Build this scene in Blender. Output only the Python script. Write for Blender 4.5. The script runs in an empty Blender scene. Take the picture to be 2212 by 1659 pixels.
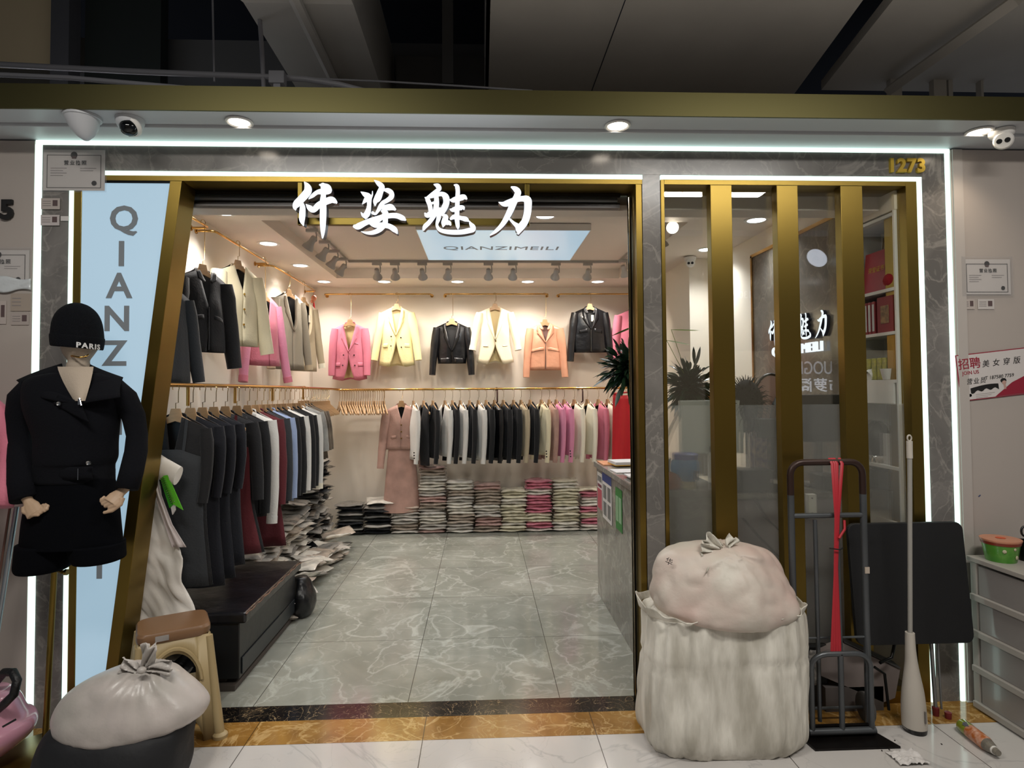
import bpy, bmesh, math, random
from mathutils import Vector, Matrix, noise
random.seed(7)
S = bpy.context.scene
PI = math.pi
# ------------------------------------------------------------------ camera, world, exposure
CAM = Vector((0.3945, -3.2535, 1.637))
R_ = Vector((0.99909196, -0.04199079, -0.00721296)); U_ = Vector((0.00592497, -0.0307173, 0.99951055)); F_ = Vector((0.0421918, 0.99864569, 0.03044061))
FPX = 1310.486; PX, PY = 1094.94, 801.26
cam_d = bpy.data.cameras.new('camera'); cam = bpy.data.objects.new('camera', cam_d); S.collection.objects.link(cam)
cam_d.sensor_fit = 'HORIZONTAL'; cam_d.sensor_width = 36.0; cam_d.lens = FPX / 2212 * 36
cam_d.shift_x = (1106 - PX) / 2212; cam_d.shift_y = (PY - 829.5) / 2212
cam_d.clip_start = 0.05; cam_d.clip_end = 60
m3 = Matrix((R_, U_, -F_)).transposed(); cam.matrix_world = Matrix.Translation(CAM) @ m3.to_4x4()
S.camera = cam
S.view_settings.view_transform = 'Standard'; S.view_settings.look = 'None'
S.view_settings.exposure = 0.08; S.view_settings.gamma = 1.0; S.view_settings.use_curve_mapping = False
W = bpy.data.worlds.new('world'); S.world = W; W.use_nodes = True
W.node_tree.nodes['Background'].inputs[0].default_value = (0.72, 0.76, 0.85, 1); W.node_tree.nodes['Background'].inputs[1].default_value = 0.13

def at(u, v, X=None, Y=None, Z=None):
    """the point of a real plane (X, Y or Z = const) measured at a place of the photograph"""
    d = F_ + R_ * ((u - PX) / FPX) - U_ * ((v - PY) / FPX)
    t = (X - CAM.x) / d.x if X is not None else (Y - CAM.y) / d.y if Y is not None else (Z - CAM.z) / d.z
    return CAM + d * t

def area(name, loc, size, power, col, rot=(0, 0, 0), size_y=None, shape='RECTANGLE', parent=None, spread=None):
    l = bpy.data.lights.new(name, 'AREA'); l.energy = power; l.color = col; l.shape = shape; l.size = size
    if size_y: l.size_y = size_y
    if spread: l.spread = spread
    o = bpy.data.objects.new(name, l); S.collection.objects.link(o); o.location = loc; o.rotation_euler = rot
    if parent: o.parent = parent
    return o
# the corridor's own ceiling panels, behind and above the place the photograph was taken from
WARM = (1.0, 0.86, 0.7); COOL = (0.92, 0.97, 1.0)
area('corridor_light', (-0.9, -2.3, 3.42), 1.4, 62, (1.0, 0.96, 0.9), size_y=0.3, shape='RECTANGLE')
area('corridor_light', (2.3, -2.3, 3.42), 1.4, 62, (1.0, 0.96, 0.9), size_y=0.3, shape='RECTANGLE')

# ------------------------------------------------------------------ helpers
def col3(c):
    if isinstance(c, str):
        r = [int(c[i:i + 2], 16) / 255 for i in (0, 2, 4)]
        return tuple(x / 12.92 if x < 0.04045 else ((x + 0.055) / 1.055) ** 2.4 for x in r)
    return c
MATS = {}
def mat(name, c='808080', rough=0.6, metal=0.0, emit=None, es=1.0, spec=0.5, sheen=0, coat=0, bump=0, bscale=60, var=0, vscale=8, aniso=0, trans=0, alpha=1, sss=0, tex=None, c2=None, stretch=None):
    if name in MATS: return MATS[name]
    m = bpy.data.materials.new(name); m.use_nodes = True; nt = m.node_tree; b = nt.nodes['Principled BSDF']
    c = col3(c)
    b.inputs['Base Color'].default_value = (*c, 1); b.inputs['Roughness'].default_value = rough; b.inputs['Metallic'].default_value = metal
    b.inputs['Specular IOR Level'].default_value = spec
    if sheen: b.inputs['Sheen Weight'].default_value = sheen; b.inputs['Sheen Roughness'].default_value = 0.4
    if coat: b.inputs['Coat Weight'].default_value = coat; b.inputs['Coat Roughness'].default_value = 0.08
    if trans: b.inputs['Transmission Weight'].default_value = trans
    if alpha < 1: b.inputs['Alpha'].default_value = alpha
    if aniso: b.inputs['Anisotropic'].default_value = aniso
    if emit: b.inputs['Emission Color'].default_value = (*col3(emit), 1); b.inputs['Emission Strength'].default_value = es
    L = nt.links
    tc = nt.nodes.new('ShaderNodeTexCoord')
    vec = tc.outputs['Object']
    if stretch:
        mp = nt.nodes.new('ShaderNodeMapping'); mp.inputs['Scale'].default_value = stretch; L.new(vec, mp.inputs[0]); vec = mp.outputs[0]
    if bump:
        n = nt.nodes.new('ShaderNodeTexNoise'); n.inputs['Scale'].default_value = bscale; n.inputs['Detail'].default_value = 5; L.new(vec, n.inputs[0])
        bp = nt.nodes.new('ShaderNodeBump'); bp.inputs['Strength'].default_value = bump; bp.inputs['Distance'].default_value = 0.01
        L.new(n.outputs[0], bp.inputs['Height']); L.new(bp.outputs[0], b.inputs['Normal'])
    if var or c2:
        n = nt.nodes.new('ShaderNodeTexNoise'); n.inputs['Scale'].default_value = vscale; n.inputs['Detail'].default_value = 4; L.new(vec, n.inputs[0])
        r = nt.nodes.new('ShaderNodeValToRGB'); r.color_ramp.elements[0].position = 0.35; r.color_ramp.elements[1].position = 0.65
        k = col3(c2) if c2 else tuple(min(1, x * (1 + var)) for x in c)
        lo = c if c2 else tuple(x * (1 - var) for x in c)
        r.color_ramp.elements[0].color = (*lo, 1); r.color_ramp.elements[1].color = (*k, 1)
        L.new(n.outputs[0], r.inputs[0]); L.new(r.outputs[0], b.inputs['Base Color'])
    MATS[name] = m
    return m

def marble(name, base, dark, vein, rough=0.15, scale=1.6, tile=None, grout='3a3834', vw=0.035, vs=0.75, coat=0, off=(0, 0, 0), warp=1.2):
    m = bpy.data.materials.new(name); m.use_nodes = True; nt = m.node_tree; L = nt.links; N = nt.nodes; b = N['Principled BSDF']
    g = N.new('ShaderNodeNewGeometry')
    mp = N.new('ShaderNodeMapping'); mp.inputs['Location'].default_value = off; L.new(g.outputs['Position'], mp.inputs[0])
    n0 = N.new('ShaderNodeTexNoise'); n0.inputs['Scale'].default_value = scale; n0.inputs['Detail'].default_value = 8; n0.inputs['Roughness'].default_value = 0.6; n0.inputs['Distortion'].default_value = 0.8; L.new(mp.outputs[0], n0.inputs[0])
    r0 = N.new('ShaderNodeValToRGB'); r0.color_ramp.elements[0].position = 0.36; r0.color_ramp.elements[1].position = 0.66
    r0.color_ramp.elements[0].color = (*col3(dark), 1); r0.color_ramp.elements[1].color = (*col3(base), 1); L.new(n0.outputs[0], r0.inputs[0])
    out = r0.outputs[0]
    for k, (sc, w, s) in enumerate(((scale * 1.1, vw, vs), (scale * 3.1, vw * 1.3, vs * 0.5))):
        n1 = N.new('ShaderNodeTexNoise'); n1.inputs['Scale'].default_value = sc; n1.inputs['Detail'].default_value = 6; n1.inputs['Roughness'].default_value = 0.5; n1.inputs['Distortion'].default_value = warp
        mp1 = N.new('ShaderNodeMapping'); mp1.inputs['Location'].default_value = (3.1 * k + off[0], 5.7 + off[1], 1.3 + off[2]); L.new(g.outputs['Position'], mp1.inputs[0]); L.new(mp1.outputs[0], n1.inputs[0])
        r1 = N.new('ShaderNodeValToRGB'); e = r1.color_ramp.elements; e[0].position = 0.5 - w; e[0].color = (0, 0, 0, 1); e[1].position = 0.5 + w; e[1].color = (0, 0, 0, 1)
        p = e.new(0.5); p.color = (s, s, s, 1)
        L.new(n1.outputs[0], r1.inputs[0])
        mx = N.new('ShaderNodeMix'); mx.data_type = 'RGBA'; L.new(r1.outputs[0], mx.inputs[0]); L.new(out, mx.inputs[6]); mx.inputs[7].default_value = (*col3(vein), 1); out = mx.outputs[2]
    if tile:
        br = N.new('ShaderNodeTexBrick'); br.offset = 0; br.inputs['Scale'].default_value = 1; br.inputs['Mortar Size'].default_value = 0.002; br.inputs['Brick Width'].default_value = tile[0]; br.inputs['Row Height'].default_value = tile[1]
        br.inputs['Mortar Smooth'].default_value = 0.0
        mp2 = N.new('ShaderNodeMapping'); mp2.inputs['Location'].default_value = (tile[2], tile[3], 0); L.new(g.outputs['Position'], mp2.inputs[0]); L.new(mp2.outputs[0], br.inputs[0])
        mx = N.new('ShaderNodeMix'); mx.data_type = 'RGBA'; L.new(br.outputs['Fac'], mx.inputs[0]); L.new(out, mx.inputs[6]); mx.inputs[7].default_value = (*col3(grout), 1); out = mx.outputs[2]
    L.new(out, b.inputs['Base Color']); b.inputs['Roughness'].default_value = rough
    if coat: b.inputs['Coat Weight'].default_value = coat
    MATS[name] = m
    return m

def emis(name, c, s, cam_var=None):
    m = bpy.data.materials.new(name); m.use_nodes = True; nt = m.node_tree; nt.nodes.clear()
    e = nt.nodes.new('ShaderNodeEmission'); e.inputs[0].default_value = (*col3(c), 1); e.inputs[1].default_value = s
    o = nt.nodes.new('ShaderNodeOutputMaterial'); nt.links.new(e.outputs[0], o.inputs[0]); MATS[name] = m
    return m

def thin_glass(name, tint=(0.95, 0.97, 0.96), refl=0.07, milk=0.0):
    m = bpy.data.materials.new(name); m.use_nodes = True; nt = m.node_tree; nt.nodes.clear(); N = nt.nodes; L = nt.links
    t = N.new('ShaderNodeBsdfTransparent'); t.inputs[0].default_value = (*tint, 1)
    g = N.new('ShaderNodeBsdfGlossy'); g.inputs['Roughness'].default_value = 0.0; g.inputs[0].default_value = (1, 1, 1, 1)
    f = N.new('ShaderNodeLayerWeight'); f.inputs[0].default_value = 0.5
    pw = N.new('ShaderNodeMath'); pw.operation = 'POWER'; pw.inputs[1].default_value = 5.0; L.new(f.outputs['Facing'], pw.inputs[0])
    ml = N.new('ShaderNodeMath'); ml.operation = 'MULTIPLY_ADD'; ml.inputs[1].default_value = 0.9; ml.inputs[2].default_value = refl; L.new(pw.outputs[0], ml.inputs[0])
    mx = N.new('ShaderNodeMixShader'); L.new(ml.outputs[0], mx.inputs[0]); L.new(t.outputs[0], mx.inputs[1]); L.new(g.outputs[0], mx.inputs[2])
    out = mx.outputs[0]
    if milk:
        d = N.new('ShaderNodeBsdfDiffuse'); d.inputs[0].default_value = (0.8, 0.8, 0.8, 1)
        m2 = N.new('ShaderNodeMixShader'); m2.inputs[0].default_value = milk; L.new(out, m2.inputs[1]); L.new(d.outputs[0], m2.inputs[2]); out = m2.outputs[0]
    o = N.new('ShaderNodeOutputMaterial'); L.new(out, o.inputs[0]); MATS[name] = m
    return m

def frost(name):
    m = bpy.data.materials.new(name); m.use_nodes = True; nt = m.node_tree; nt.nodes.clear(); N = nt.nodes; L = nt.links
    r = N.new('ShaderNodeBsdfRefraction'); r.inputs['IOR'].default_value = 1.10; r.inputs['Roughness'].default_value = 0.12; r.inputs[0].default_value = (0.93, 0.94, 0.90, 1)
    g = N.new('ShaderNodeBsdfDiffuse'); g.inputs[0].default_value = (0.75, 0.75, 0.70, 1)
    t = N.new('ShaderNodeBsdfTransparent'); t.inputs[0].default_value = (0.8, 0.8, 0.78, 1)
    a = N.new('ShaderNodeMixShader'); a.inputs[0].default_value = 0.32; L.new(r.outputs[0], a.inputs[1]); L.new(t.outputs[0], a.inputs[2])
    mx = N.new('ShaderNodeMixShader'); mx.inputs[0].default_value = 0.11; L.new(a.outputs[0], mx.inputs[1]); L.new(g.outputs[0], mx.inputs[2])
    o = N.new('ShaderNodeOutputMaterial'); L.new(mx.outputs[0], o.inputs[0]); MATS[name] = m
    return m

def plastic_film(name, c=(0.9, 0.9, 0.9), opac=0.8, rough=0.3):
    """thin translucent polythene"""
    m = bpy.data.materials.new(name); m.use_nodes = True; nt = m.node_tree; nt.nodes.clear(); N = nt.nodes; L = nt.links
    tc = N.new('ShaderNodeTexCoord'); n = N.new('ShaderNodeTexNoise'); n.inputs['Scale'].default_value = 14; n.inputs['Detail'].default_value = 6; L.new(tc.outputs['Object'], n.inputs[0])
    bp = N.new('ShaderNodeBump'); bp.inputs['Strength'].default_value = 0.5; bp.inputs['Distance'].default_value = 0.02; L.new(n.outputs[0], bp.inputs['Height'])
    p = N.new('ShaderNodeBsdfPrincipled'); p.inputs['Base Color'].default_value = (*c, 1); p.inputs['Roughness'].default_value = rough; L.new(bp.outputs[0], p.inputs['Normal'])
    tl = N.new('ShaderNodeBsdfTranslucent'); tl.inputs[0].default_value = (*c, 1)
    a = N.new('ShaderNodeMixShader'); a.inputs[0].default_value = 0.3; L.new(p.outputs[0], a.inputs[1]); L.new(tl.outputs[0], a.inputs[2])
    t = N.new('ShaderNodeBsdfTransparent')
    b = N.new('ShaderNodeMixShader'); b.inputs[0].default_value = opac; L.new(t.outputs[0], b.inputs[1]); L.new(a.outputs[0], b.inputs[2])
    o = N.new('ShaderNodeOutputMaterial'); L.new(b.outputs[0], o.inputs[0]); MATS[name] = m
    return m

class MB:
    """mesh builder: collects shapes and links them as ONE object"""
    def __init__(s): s.v = []; s.f = []; s.m = []; s.mi = 0
    def add(s, vs, fs):
        b = len(s.v); s.v += [tuple(p) for p in vs]; s.f += [tuple(b + i for i in f) for f in fs]; s.m += [s.mi] * len(fs); return s
    def box(s, x0, x1, y0, y1, z0, z1, M=None):
        vs = [Vector((x, y, z)) for z in (z0, z1) for y in (y0, y1) for x in (x0, x1)]
        if M: vs = [M @ p for p in vs]
        return s.add(vs, [(0, 2, 3, 1), (4, 5, 7, 6), (0, 1, 5, 4), (2, 6, 7, 3), (0, 4, 6, 2), (1, 3, 7, 5)])
    def cbox(s, c, d, M=None):
        if M is None: return s.box(c[0] - d[0] / 2, c[0] + d[0] / 2, c[1] - d[1] / 2, c[1] + d[1] / 2, c[2] - d[2] / 2, c[2] + d[2] / 2)
        return s.box(-d[0] / 2, d[0] / 2, -d[1] / 2, d[1] / 2, -d[2] / 2, d[2] / 2, Matrix.Translation(c) @ M)
    def tube(s, pts, r, n=8, caps=True, flat=1.0, ref=None):
        pts = [Vector(p) for p in pts]; k = len(pts)
        rs = r if isinstance(r, (list, tuple)) else [r] * k
        tang = [(pts[min(i + 1, k - 1)] - pts[max(i - 1, 0)]).normalized() for i in range(k)]
        a = Vector(ref) if ref else (Vector((0, 0, 1)) if abs(tang[0].z) < 0.9 else Vector((1, 0, 0)))
        x = (a - tang[0] * a.dot(tang[0])).normalized(); vs = []
        for i in range(k):
            x = (x - tang[i] * x.dot(tang[i])).normalized(); y = tang[i].cross(x)
            ri = rs[i]; ra, rb = ri if isinstance(ri, (tuple, list)) else (ri, ri * flat)
            for j in range(n):
                t = 2 * PI * j / n; vs.append(pts[i] + x * (ra * math.cos(t)) + y * (rb * math.sin(t)))
        fs = [(i * n + j, i * n + (j + 1) % n, (i + 1) * n + (j + 1) % n, (i + 1) * n + j) for i in range(k - 1) for j in range(n)]
        if caps: fs += [tuple(range(n))[::-1], tuple((k - 1) * n + j for j in range(n))]
        return s.add(vs, fs)
    def lathe(s, prof, n=20, c=(0, 0, 0), M=None, sx=1, sy=1):
        vs = []
        for r, z in prof:
            for j in range(n):
                t = 2 * PI * j / n; p = Vector((r * math.cos(t) * sx, r * math.sin(t) * sy, z))
                if M: p = M @ p
                vs.append(p + Vector(c))
        k = len(prof)
        fs = [(i * n + j, i * n + (j + 1) % n, (i + 1) * n + (j + 1) % n, (i + 1) * n + j) for i in range(k - 1) for j in range(n)]
        if prof[0][0] > 1e-6: fs.append(tuple(range(n))[::-1])
        if prof[-1][0] > 1e-6: fs.append(tuple((k - 1) * n + j for j in range(n)))
        return s.add(vs, fs)
    def grid(s, fn, nu, nv, cu=False):
        vs = [fn(i / nu, j / nv) for j in range(nv + 1) for i in range(nu + 1)]
        w = nu + 1
        return s.add(vs, [(j * w + i, j * w + i + 1, (j + 1) * w + i + 1, (j + 1) * w + i) for j in range(nv) for i in range(nu)])
    def prism(s, poly, d):
        """poly: 3-D points of a plane outline; d: extrusion vector"""
        n = len(poly); poly = [Vector(p) for p in poly]; d = Vector(d)
        vs = poly + [p + d for p in poly]
        return s.add(vs, [tuple(range(n)), tuple(range(2 * n - 1, n - 1, -1))] + [(i, i + n, (i + 1) % n + n, (i + 1) % n) for i in range(n)])
    def sphere(s, c, r, n=12, m=8, M=None):
        rr = r if isinstance(r, (tuple, list)) else (r, r, r); vs = []
        for i in range(m + 1):
            a = PI * i / m
            for j in range(n):
                b = 2 * PI * j / n; p = Vector((rr[0] * math.sin(a) * math.cos(b), rr[1] * math.sin(a) * math.sin(b), rr[2] * math.cos(a)))
                vs.append((M @ p if M else p) + Vector(c))
        return s.add(vs, [(i * n + j, (i + 1) * n + j, (i + 1) * n + (j + 1) % n, i * n + (j + 1) % n) for i in range(m) for j in range(n)])
    def build(s, name, ms, parent=None, smooth=None, bevel=0, solid=0, sub=0, loc=None, rot=None, merge=True):
        me = bpy.data.meshes.new(name); me.from_pydata(s.v, [], s.f); me.update()
        if not isinstance(ms, (list, tuple)): ms = [ms]
        for m in ms: me.materials.append(m)
        if len(ms) > 1: me.polygons.foreach_set('material_index', s.m)
        bm = bmesh.new(); bm.from_mesh(me)
        if merge: bmesh.ops.remove_doubles(bm, verts=bm.verts, dist=1e-5)
        bmesh.ops.recalc_face_normals(bm, faces=bm.faces); bm.to_mesh(me); bm.free()
        if smooth is not None:
            me.shade_smooth()
            if smooth < 180: me.set_sharp_from_angle(angle=math.radians(smooth))
        o = bpy.data.objects.new(name, me); S.collection.objects.link(o)
        if parent: o.parent = parent
        if loc: o.location = loc
        if rot: o.rotation_euler = rot
        if bevel: md = o.modifiers.new('bevel', 'BEVEL'); md.width = bevel; md.segments = 2; md.limit_method = 'ANGLE'
        if solid: md = o.modifiers.new('solid', 'SOLIDIFY'); md.thickness = solid; md.offset = 0
        if sub: md = o.modifiers.new('sub', 'SUBSURF'); md.levels = sub; md.render_levels = sub
        return o

def tag(o, label=None, cat=None, group=None, kind=None):
    if label: o['label'] = label
    if cat: o['category'] = cat
    if group: o['group'] = group
    if kind: o['kind'] = kind
    return o
def thing(name, label, cat, loc=(0, 0, 0), rot=0, group=None):
    o = bpy.data.objects.new(name, None); S.collection.objects.link(o); o.location = loc
    o.rotation_euler = rot if isinstance(rot, (tuple, list)) else (0, 0, rot); o.empty_display_size = 0.05
    return tag(o, label, cat, group)
def struct(name, mb, m, **k): return tag(mb.build(name, m, **k), kind='structure')
def dup(root, loc=None, rot=None, label=None, group=None):
    r = root.copy(); S.collection.objects.link(r)
    if loc is not None: r.location = loc
    if rot is not None: r.rotation_euler = rot if isinstance(rot, (tuple, list)) else (0, 0, rot)
    if label: r['label'] = label
    if group: r['group'] = group
    for ch in list(root.children):
        c = ch.copy(); S.collection.objects.link(c); c.parent = r
        for g in list(ch.children):
            d = g.copy(); S.collection.objects.link(d); d.parent = c
    return r
def text(name, body, m, size, ext=0.001, parent=None, M=None, bold=0.0, spacing=1.0, align='CENTER', sx=1.0, fn=None, shear=0.0):
    """lettering as a mesh; local frame: x right, z up, facing -y"""
    cu = bpy.data.curves.new(name, 'FONT'); cu.body = body; cu.size = size; cu.extrude = ext; cu.offset = bold; cu.space_character = spacing; cu.align_x = align; cu.align_y = 'CENTER'; cu.shear = shear
    cu.resolution_u = 3
    t = bpy.data.objects.new(name, cu); S.collection.objects.link(t)
    me = bpy.data.meshes.new_from_object(t.evaluated_get(bpy.context.evaluated_depsgraph_get()))
    bpy.data.objects.remove(t); bpy.data.curves.remove(cu)
    X = Matrix.Rotation(PI / 2, 4, 'X') @ Matrix.Diagonal((sx, 1, 1, 1))
    me.transform((M or Matrix()) @ X)
    if fn:
        for v in me.vertices: v.co = fn(v.co)
    me.materials.clear(); me.materials.append(m); me.name = name
    o = bpy.data.objects.new(name, me); S.collection.objects.link(o)
    if parent: o.parent = parent
    return o
def T(x, y, z): return Matrix.Translation((x, y, z))
def Rz(a): return Matrix.Rotation(a, 4, 'Z')
def Rx(a): return Matrix.Rotation(a, 4, 'X')
def Ry(a): return Matrix.Rotation(a, 4, 'Y')
ORD = 'bottom second third fourth fifth sixth seventh eighth ninth tenth eleventh twelfth thirteenth fourteenth fifteenth sixteenth seventeenth eighteenth nineteenth twentieth'.split() + ['twenty-' + x for x in 'first second third fourth fifth sixth seventh eighth ninth'.split()] + ['thirtieth']
def lerp(a, b, t): return a + (b - a) * t
def pl(tab, t):
    """piecewise linear table of (t, value)"""
    for (a, x), (b, y) in zip(tab, tab[1:]):
        if t <= b: return x + (y - x) * max(0, (t - a)) / (b - a)
    return tab[-1][1]
def nz(p, s=1.0): return noise.noise(Vector(p) * s)

# ------------------------------------------------------------------ materials
M_WALL = mat('cream_wall_paint', 'e6dccd', 0.75, bump=0.05, bscale=40)
M_CEIL = mat('white_ceiling_paint', 'ded3c8', 0.8)
M_CORRW = mat('corridor_wall_panel', 'aba29b', 0.55, bump=0.03, bscale=30)
M_SOFF = mat('white_soffit_panel', 'c0c2c6', 0.45)
M_BRASS = mat('brushed_brass', '8a7439', 0.37, 1.0, aniso=0.6, bump=0.06, bscale=200, stretch=(40, 40, 1))
M_BRASSD = mat('satin_brass_fascia', '5f5a3b', 0.5, 1.0)
M_GOLD = mat('polished_gold_tube', 'c79c58', 0.16, 1.0)
M_BLACKM = mat('black_frame_metal', '151515', 0.35, 0.6)
M_CHROME = mat('chrome', 'c8c8c8', 0.12, 1.0)
M_LED = emis('white_led_strip', 'ddfcf0', 1.7)
M_LIGHTBOX = mat('lightbox_face', '808890', 0.3, emit='9bb9cb', es=0.86)
M_MFLOOR = marble('grey_marble_tiles', '9b9c92', '83847a', 'c0c2b9', rough=0.09, scale=1.7, tile=(0.8, 0.8, 0.0, 0.0), grout='4b4943', vw=0.018, vs=0.5, warp=0.7)
M_MFACADE = marble('grey_marble_cladding', '7f7b77', '65625f', 'a39e97', rough=0.22, scale=2.4, vw=0.02, vs=0.45, off=(4, 2, 1))
M_MCOUNT = marble('counter_marble', '8f8c84', '716d66', 'b7b5ac', rough=0.12, scale=2.2, vw=0.025, vs=0.5, off=(1, 7, 3))
M_MBLACK = marble('black_marble_threshold', '1a1614', '0c0a0a', 'a58f6c', rough=0.15, scale=4.0, vw=0.006, vs=0.9, off=(9, 1, 1), warp=2.5)
M_MGOLD = marble('ochre_marble_border', 'a47c3f', '7f5926', 'd2b37c', rough=0.12, scale=3.0, vw=0.02, vs=0.6, off=(2, 3, 1), tile=(0.82, 5, 0.71, 3.0), grout='4c3a22')
M_MWHITE = marble('white_marble_tiles', 'c6c2be', 'bcb8b4', '9a9796', rough=0.13, scale=0.9, vw=0.006, vs=0.5, off=(3, 1, 1), tile=(0.82, 0.82, 0.71, 0.35), grout='55504c')
M_WHITE = mat('white_plastic', 'dedbd6', 0.35)
M_GREYP = mat('grey_white_lamp_body', 'a8a39d', 0.4)
M_BLACK = mat('black_plastic', '0c0c0d', 0.35)
M_WOOD = mat('beech_hanger_wood', 'b08d66', 0.45, var=0.12, vscale=20, stretch=(1, 1, 8))
M_STEEL = mat('brass_wire', 'bda06c', 0.25, 1.0)
M_PAPER = mat('white_paper', 'cfcbc8', 0.7)
M_INK = mat('black_ink', '161413', 0.6)
M_GLASS = thin_glass('clear_pane')
M_FROST = frost('frosted_film')
# ------------------------------------------------------------------ the setting
YF = -0.147; HC = 2.88; HT = 2.99
struct('floor_shop', MB().box(-1.75, 2.95, 0.0, 4.3, -0.05, 0.0), M_MFLOOR)
struct('floor_threshold', MB().box(-1.66, 2.76, YF, 0.0, -0.05, 0.0), M_MBLACK)
struct('floor_border', MB().box(-4.5, 5.0, -0.35, YF, -0.05, 0.0), M_MGOLD)
struct('floor_corridor', MB().box(-4.5, 5.0, -9.0, -0.35, -0.05, 0.0), M_MWHITE)
struct('wall_back', MB().box(-1.75, 2.95, 4.1, 4.2, 0, 3.1), M_WALL)
struct('wall_left', MB().box(-1.75, -1.62, 0.02, 4.1, 0, 3.1), M_WALL)
# right wall with a recess for the shelf unit, then the pillar at the back
rw = MB().box(2.64, 2.95, 0.36, 2.45, 0, 3.1).box(2.64, 2.95, -0.08, 0.36, 2.60, 3.1).box(2.86, 2.95, -0.08, 0.36, 0, 2.6).box(2.64, 2.86, -0.08, 0.36, 0, 0.9)
struct('wall_right', rw, M_WALL)
struct('wall_pillar', MB().box(2.39, 2.95, 2.45, 4.1, 0, 3.1), M_WALL)
# ceiling: a lower margin around a raised tray
tx0, tx1, ty0, ty1 = -1.20, 1.95, 1.2, 3.5
c = MB().box(-1.75, tx0, 0.05, 4.1, HC, HC + 0.04).box(tx1, 2.95, 0.05, 4.1, HC, HC + 0.04).box(tx0, tx1, 0.05, ty0, HC, HC + 0.04).box(tx0, tx1, ty1, 4.1, HC, HC + 0.04)
c.box(tx0 - 0.02, tx0, ty0, ty1, HC + 0.0401, HT).box(tx1, tx1 + 0.02, ty0, ty1, HC + 0.0401, HT).box(tx0, tx1, ty0 - 0.02, ty0, HC + 0.0401, HT).box(tx0, tx1, ty1, ty1 + 0.02, HC + 0.0401, HT)
c.box(tx0 - 0.02, tx1 + 0.02, ty0 - 0.02, ty1 + 0.02, HT, HT + 0.04)
struct('ceiling', c, M_CEIL)
# inner lintel over the whole shop front
struct('wall_lintel', MB().box(1.33, 2.95, 0.05, 0.2, 2.63, 3.1).box(-1.75, 1.33, 0.12, 0.2, 2.63, 3.1), M_CEIL)
struct('trim_1', MB().box(-1.60, 1.24, 0.06, 0.12, 2.625, 2.655), M_CEIL)
# facade cladding
fa = MB()
fa.box(-1.80, 2.875, YF, 0.02, 2.755, 2.885).box(-1.80, -1.665, YF, 0.02, 0, 2.755).box(2.745, 2.875, YF, 0.02, 0, 2.755).box(1.24, 1.335, YF, 0.02, 0, 2.755)
struct('wall_front', fa, M_MFACADE, bevel=0.001)
struct('wall_outer_left', MB().box(-4.5, -1.835, YF - 0.004, 0.1, 0, 2.90), M_CORRW)
struct('wall_outer_right', MB().box(2.905, 5.0, YF - 0.004, 0.1, 0, 2.90), M_CORRW)
struct('trim_2', MB().box(2.912, 2.965, YF - 0.012, YF, 0, 2.90).box(2.90, 4.5, YF - 0.02, YF, 0, 0.004), mat('light_reveal_trim', 'b3aca6', 0.5))
# soffit above the shop front, brass fascia, slab over it
so = MB().box(-4.5, 5.0, -0.452, -0.30, 2.925, 3.00).box(-4.5, 5.0, -0.30, 0.1, 2.91, 3.00)
struct('ceiling_soffit', so, M_SOFF, bevel=0.004)
struct('trim_fascia', MB().box(-4.5, 5.0, -0.462, -0.452, 2.922, 3.036), M_BRASSD)
# brass linings of the opening and the window
b = MB()
b.box(-1.64, -1.604, YF - 0.004, 0.04, 0, 2.728)
b.box(-1.64, 1.24, YF - 0.004, 0.04, 2.702, 2.728)
b.box(1.205, 1.236, YF - 0.004, 0.04, 0, 2.702)
struct('trim_opening_brass', b, M_BRASS, bevel=0.0015)
b = MB().box(1.337, 1.356, YF - 0.004, 0.03, 0, 2.728).box(2.655, 2.715, YF - 0.004, 0.03, 0, 2.728).box(1.356, 2.655, YF - 0.004, 0.03, 2.702, 2.728)
b.box(1.356, 2.655, YF - 0.004, 0.03, 0, 0.06)
struct('trim_window_brass', b, M_BRASS, bevel=0.0015)
# led strips: lit channels around the cladding and around the openings
def led(name, label, boxes, group='white LED lines of the shop front'):
    m = MB()
    for q in boxes: m.box(*q)
    tag(m.build(name, M_LED), label, 'light strip', group)
ZO = 2.893
led('led_strip', 'long white LED line along the top edge of the marble shop front', [(-1.83, 2.90, YF - 0.006, YF + 0.012, 2.882, 2.904)])
led('led_strip', 'white LED line down the outer left edge of the shop front', [(-1.832, -1.802, YF - 0.006, YF + 0.012, 0, 2.882)])
led('led_strip', 'white LED line down the outer right edge of the shop front', [(2.878, 2.898, YF - 0.006, YF + 0.012, 0, 2.882)])
led('led_strip', 'white LED line over the shop entrance below the marble band', [(-1.662, 1.24, YF - 0.006, YF + 0.012, 2.729, 2.751)])
led('led_strip', 'white LED line between left marble strip and the lit letter panel', [(-1.663, -1.641, YF - 0.006, YF + 0.012, 0, 2.729)])
led('led_strip', 'white LED line above the glass window with brass fins', [(1.337, 2.742, YF - 0.006, YF + 0.012, 2.729, 2.751)])
led('led_strip', 'white LED line right of the glass window beside the marble', [(2.717, 2.742, YF - 0.006, YF + 0.012, 0, 2.729)])
# window panes: clear above, frosted film below
struct('window_1', MB().box(1.356, 2.655, -0.092, -0.084, 1.545, 2.702), M_GLASS)
struct('window_2', MB().box(1.356, 2.655, -0.092, -0.084, 0.06, 1.545), M_FROST)
for i, (x0, x1, w) in enumerate(((1.600, 1.714, 'left'), (1.955, 2.068, 'middle'), (2.300, 2.418, 'right'))):
    m = MB().box(x0, x1, YF - 0.004, -0.093, 0.06, 2.702)
    tag(m.build('brass_fin', M_BRASS, bevel=0.002), 'wide vertical brass fin in front of the glass, %s one of three' % w, 'brass panel', 'brass fins of the window')
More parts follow.
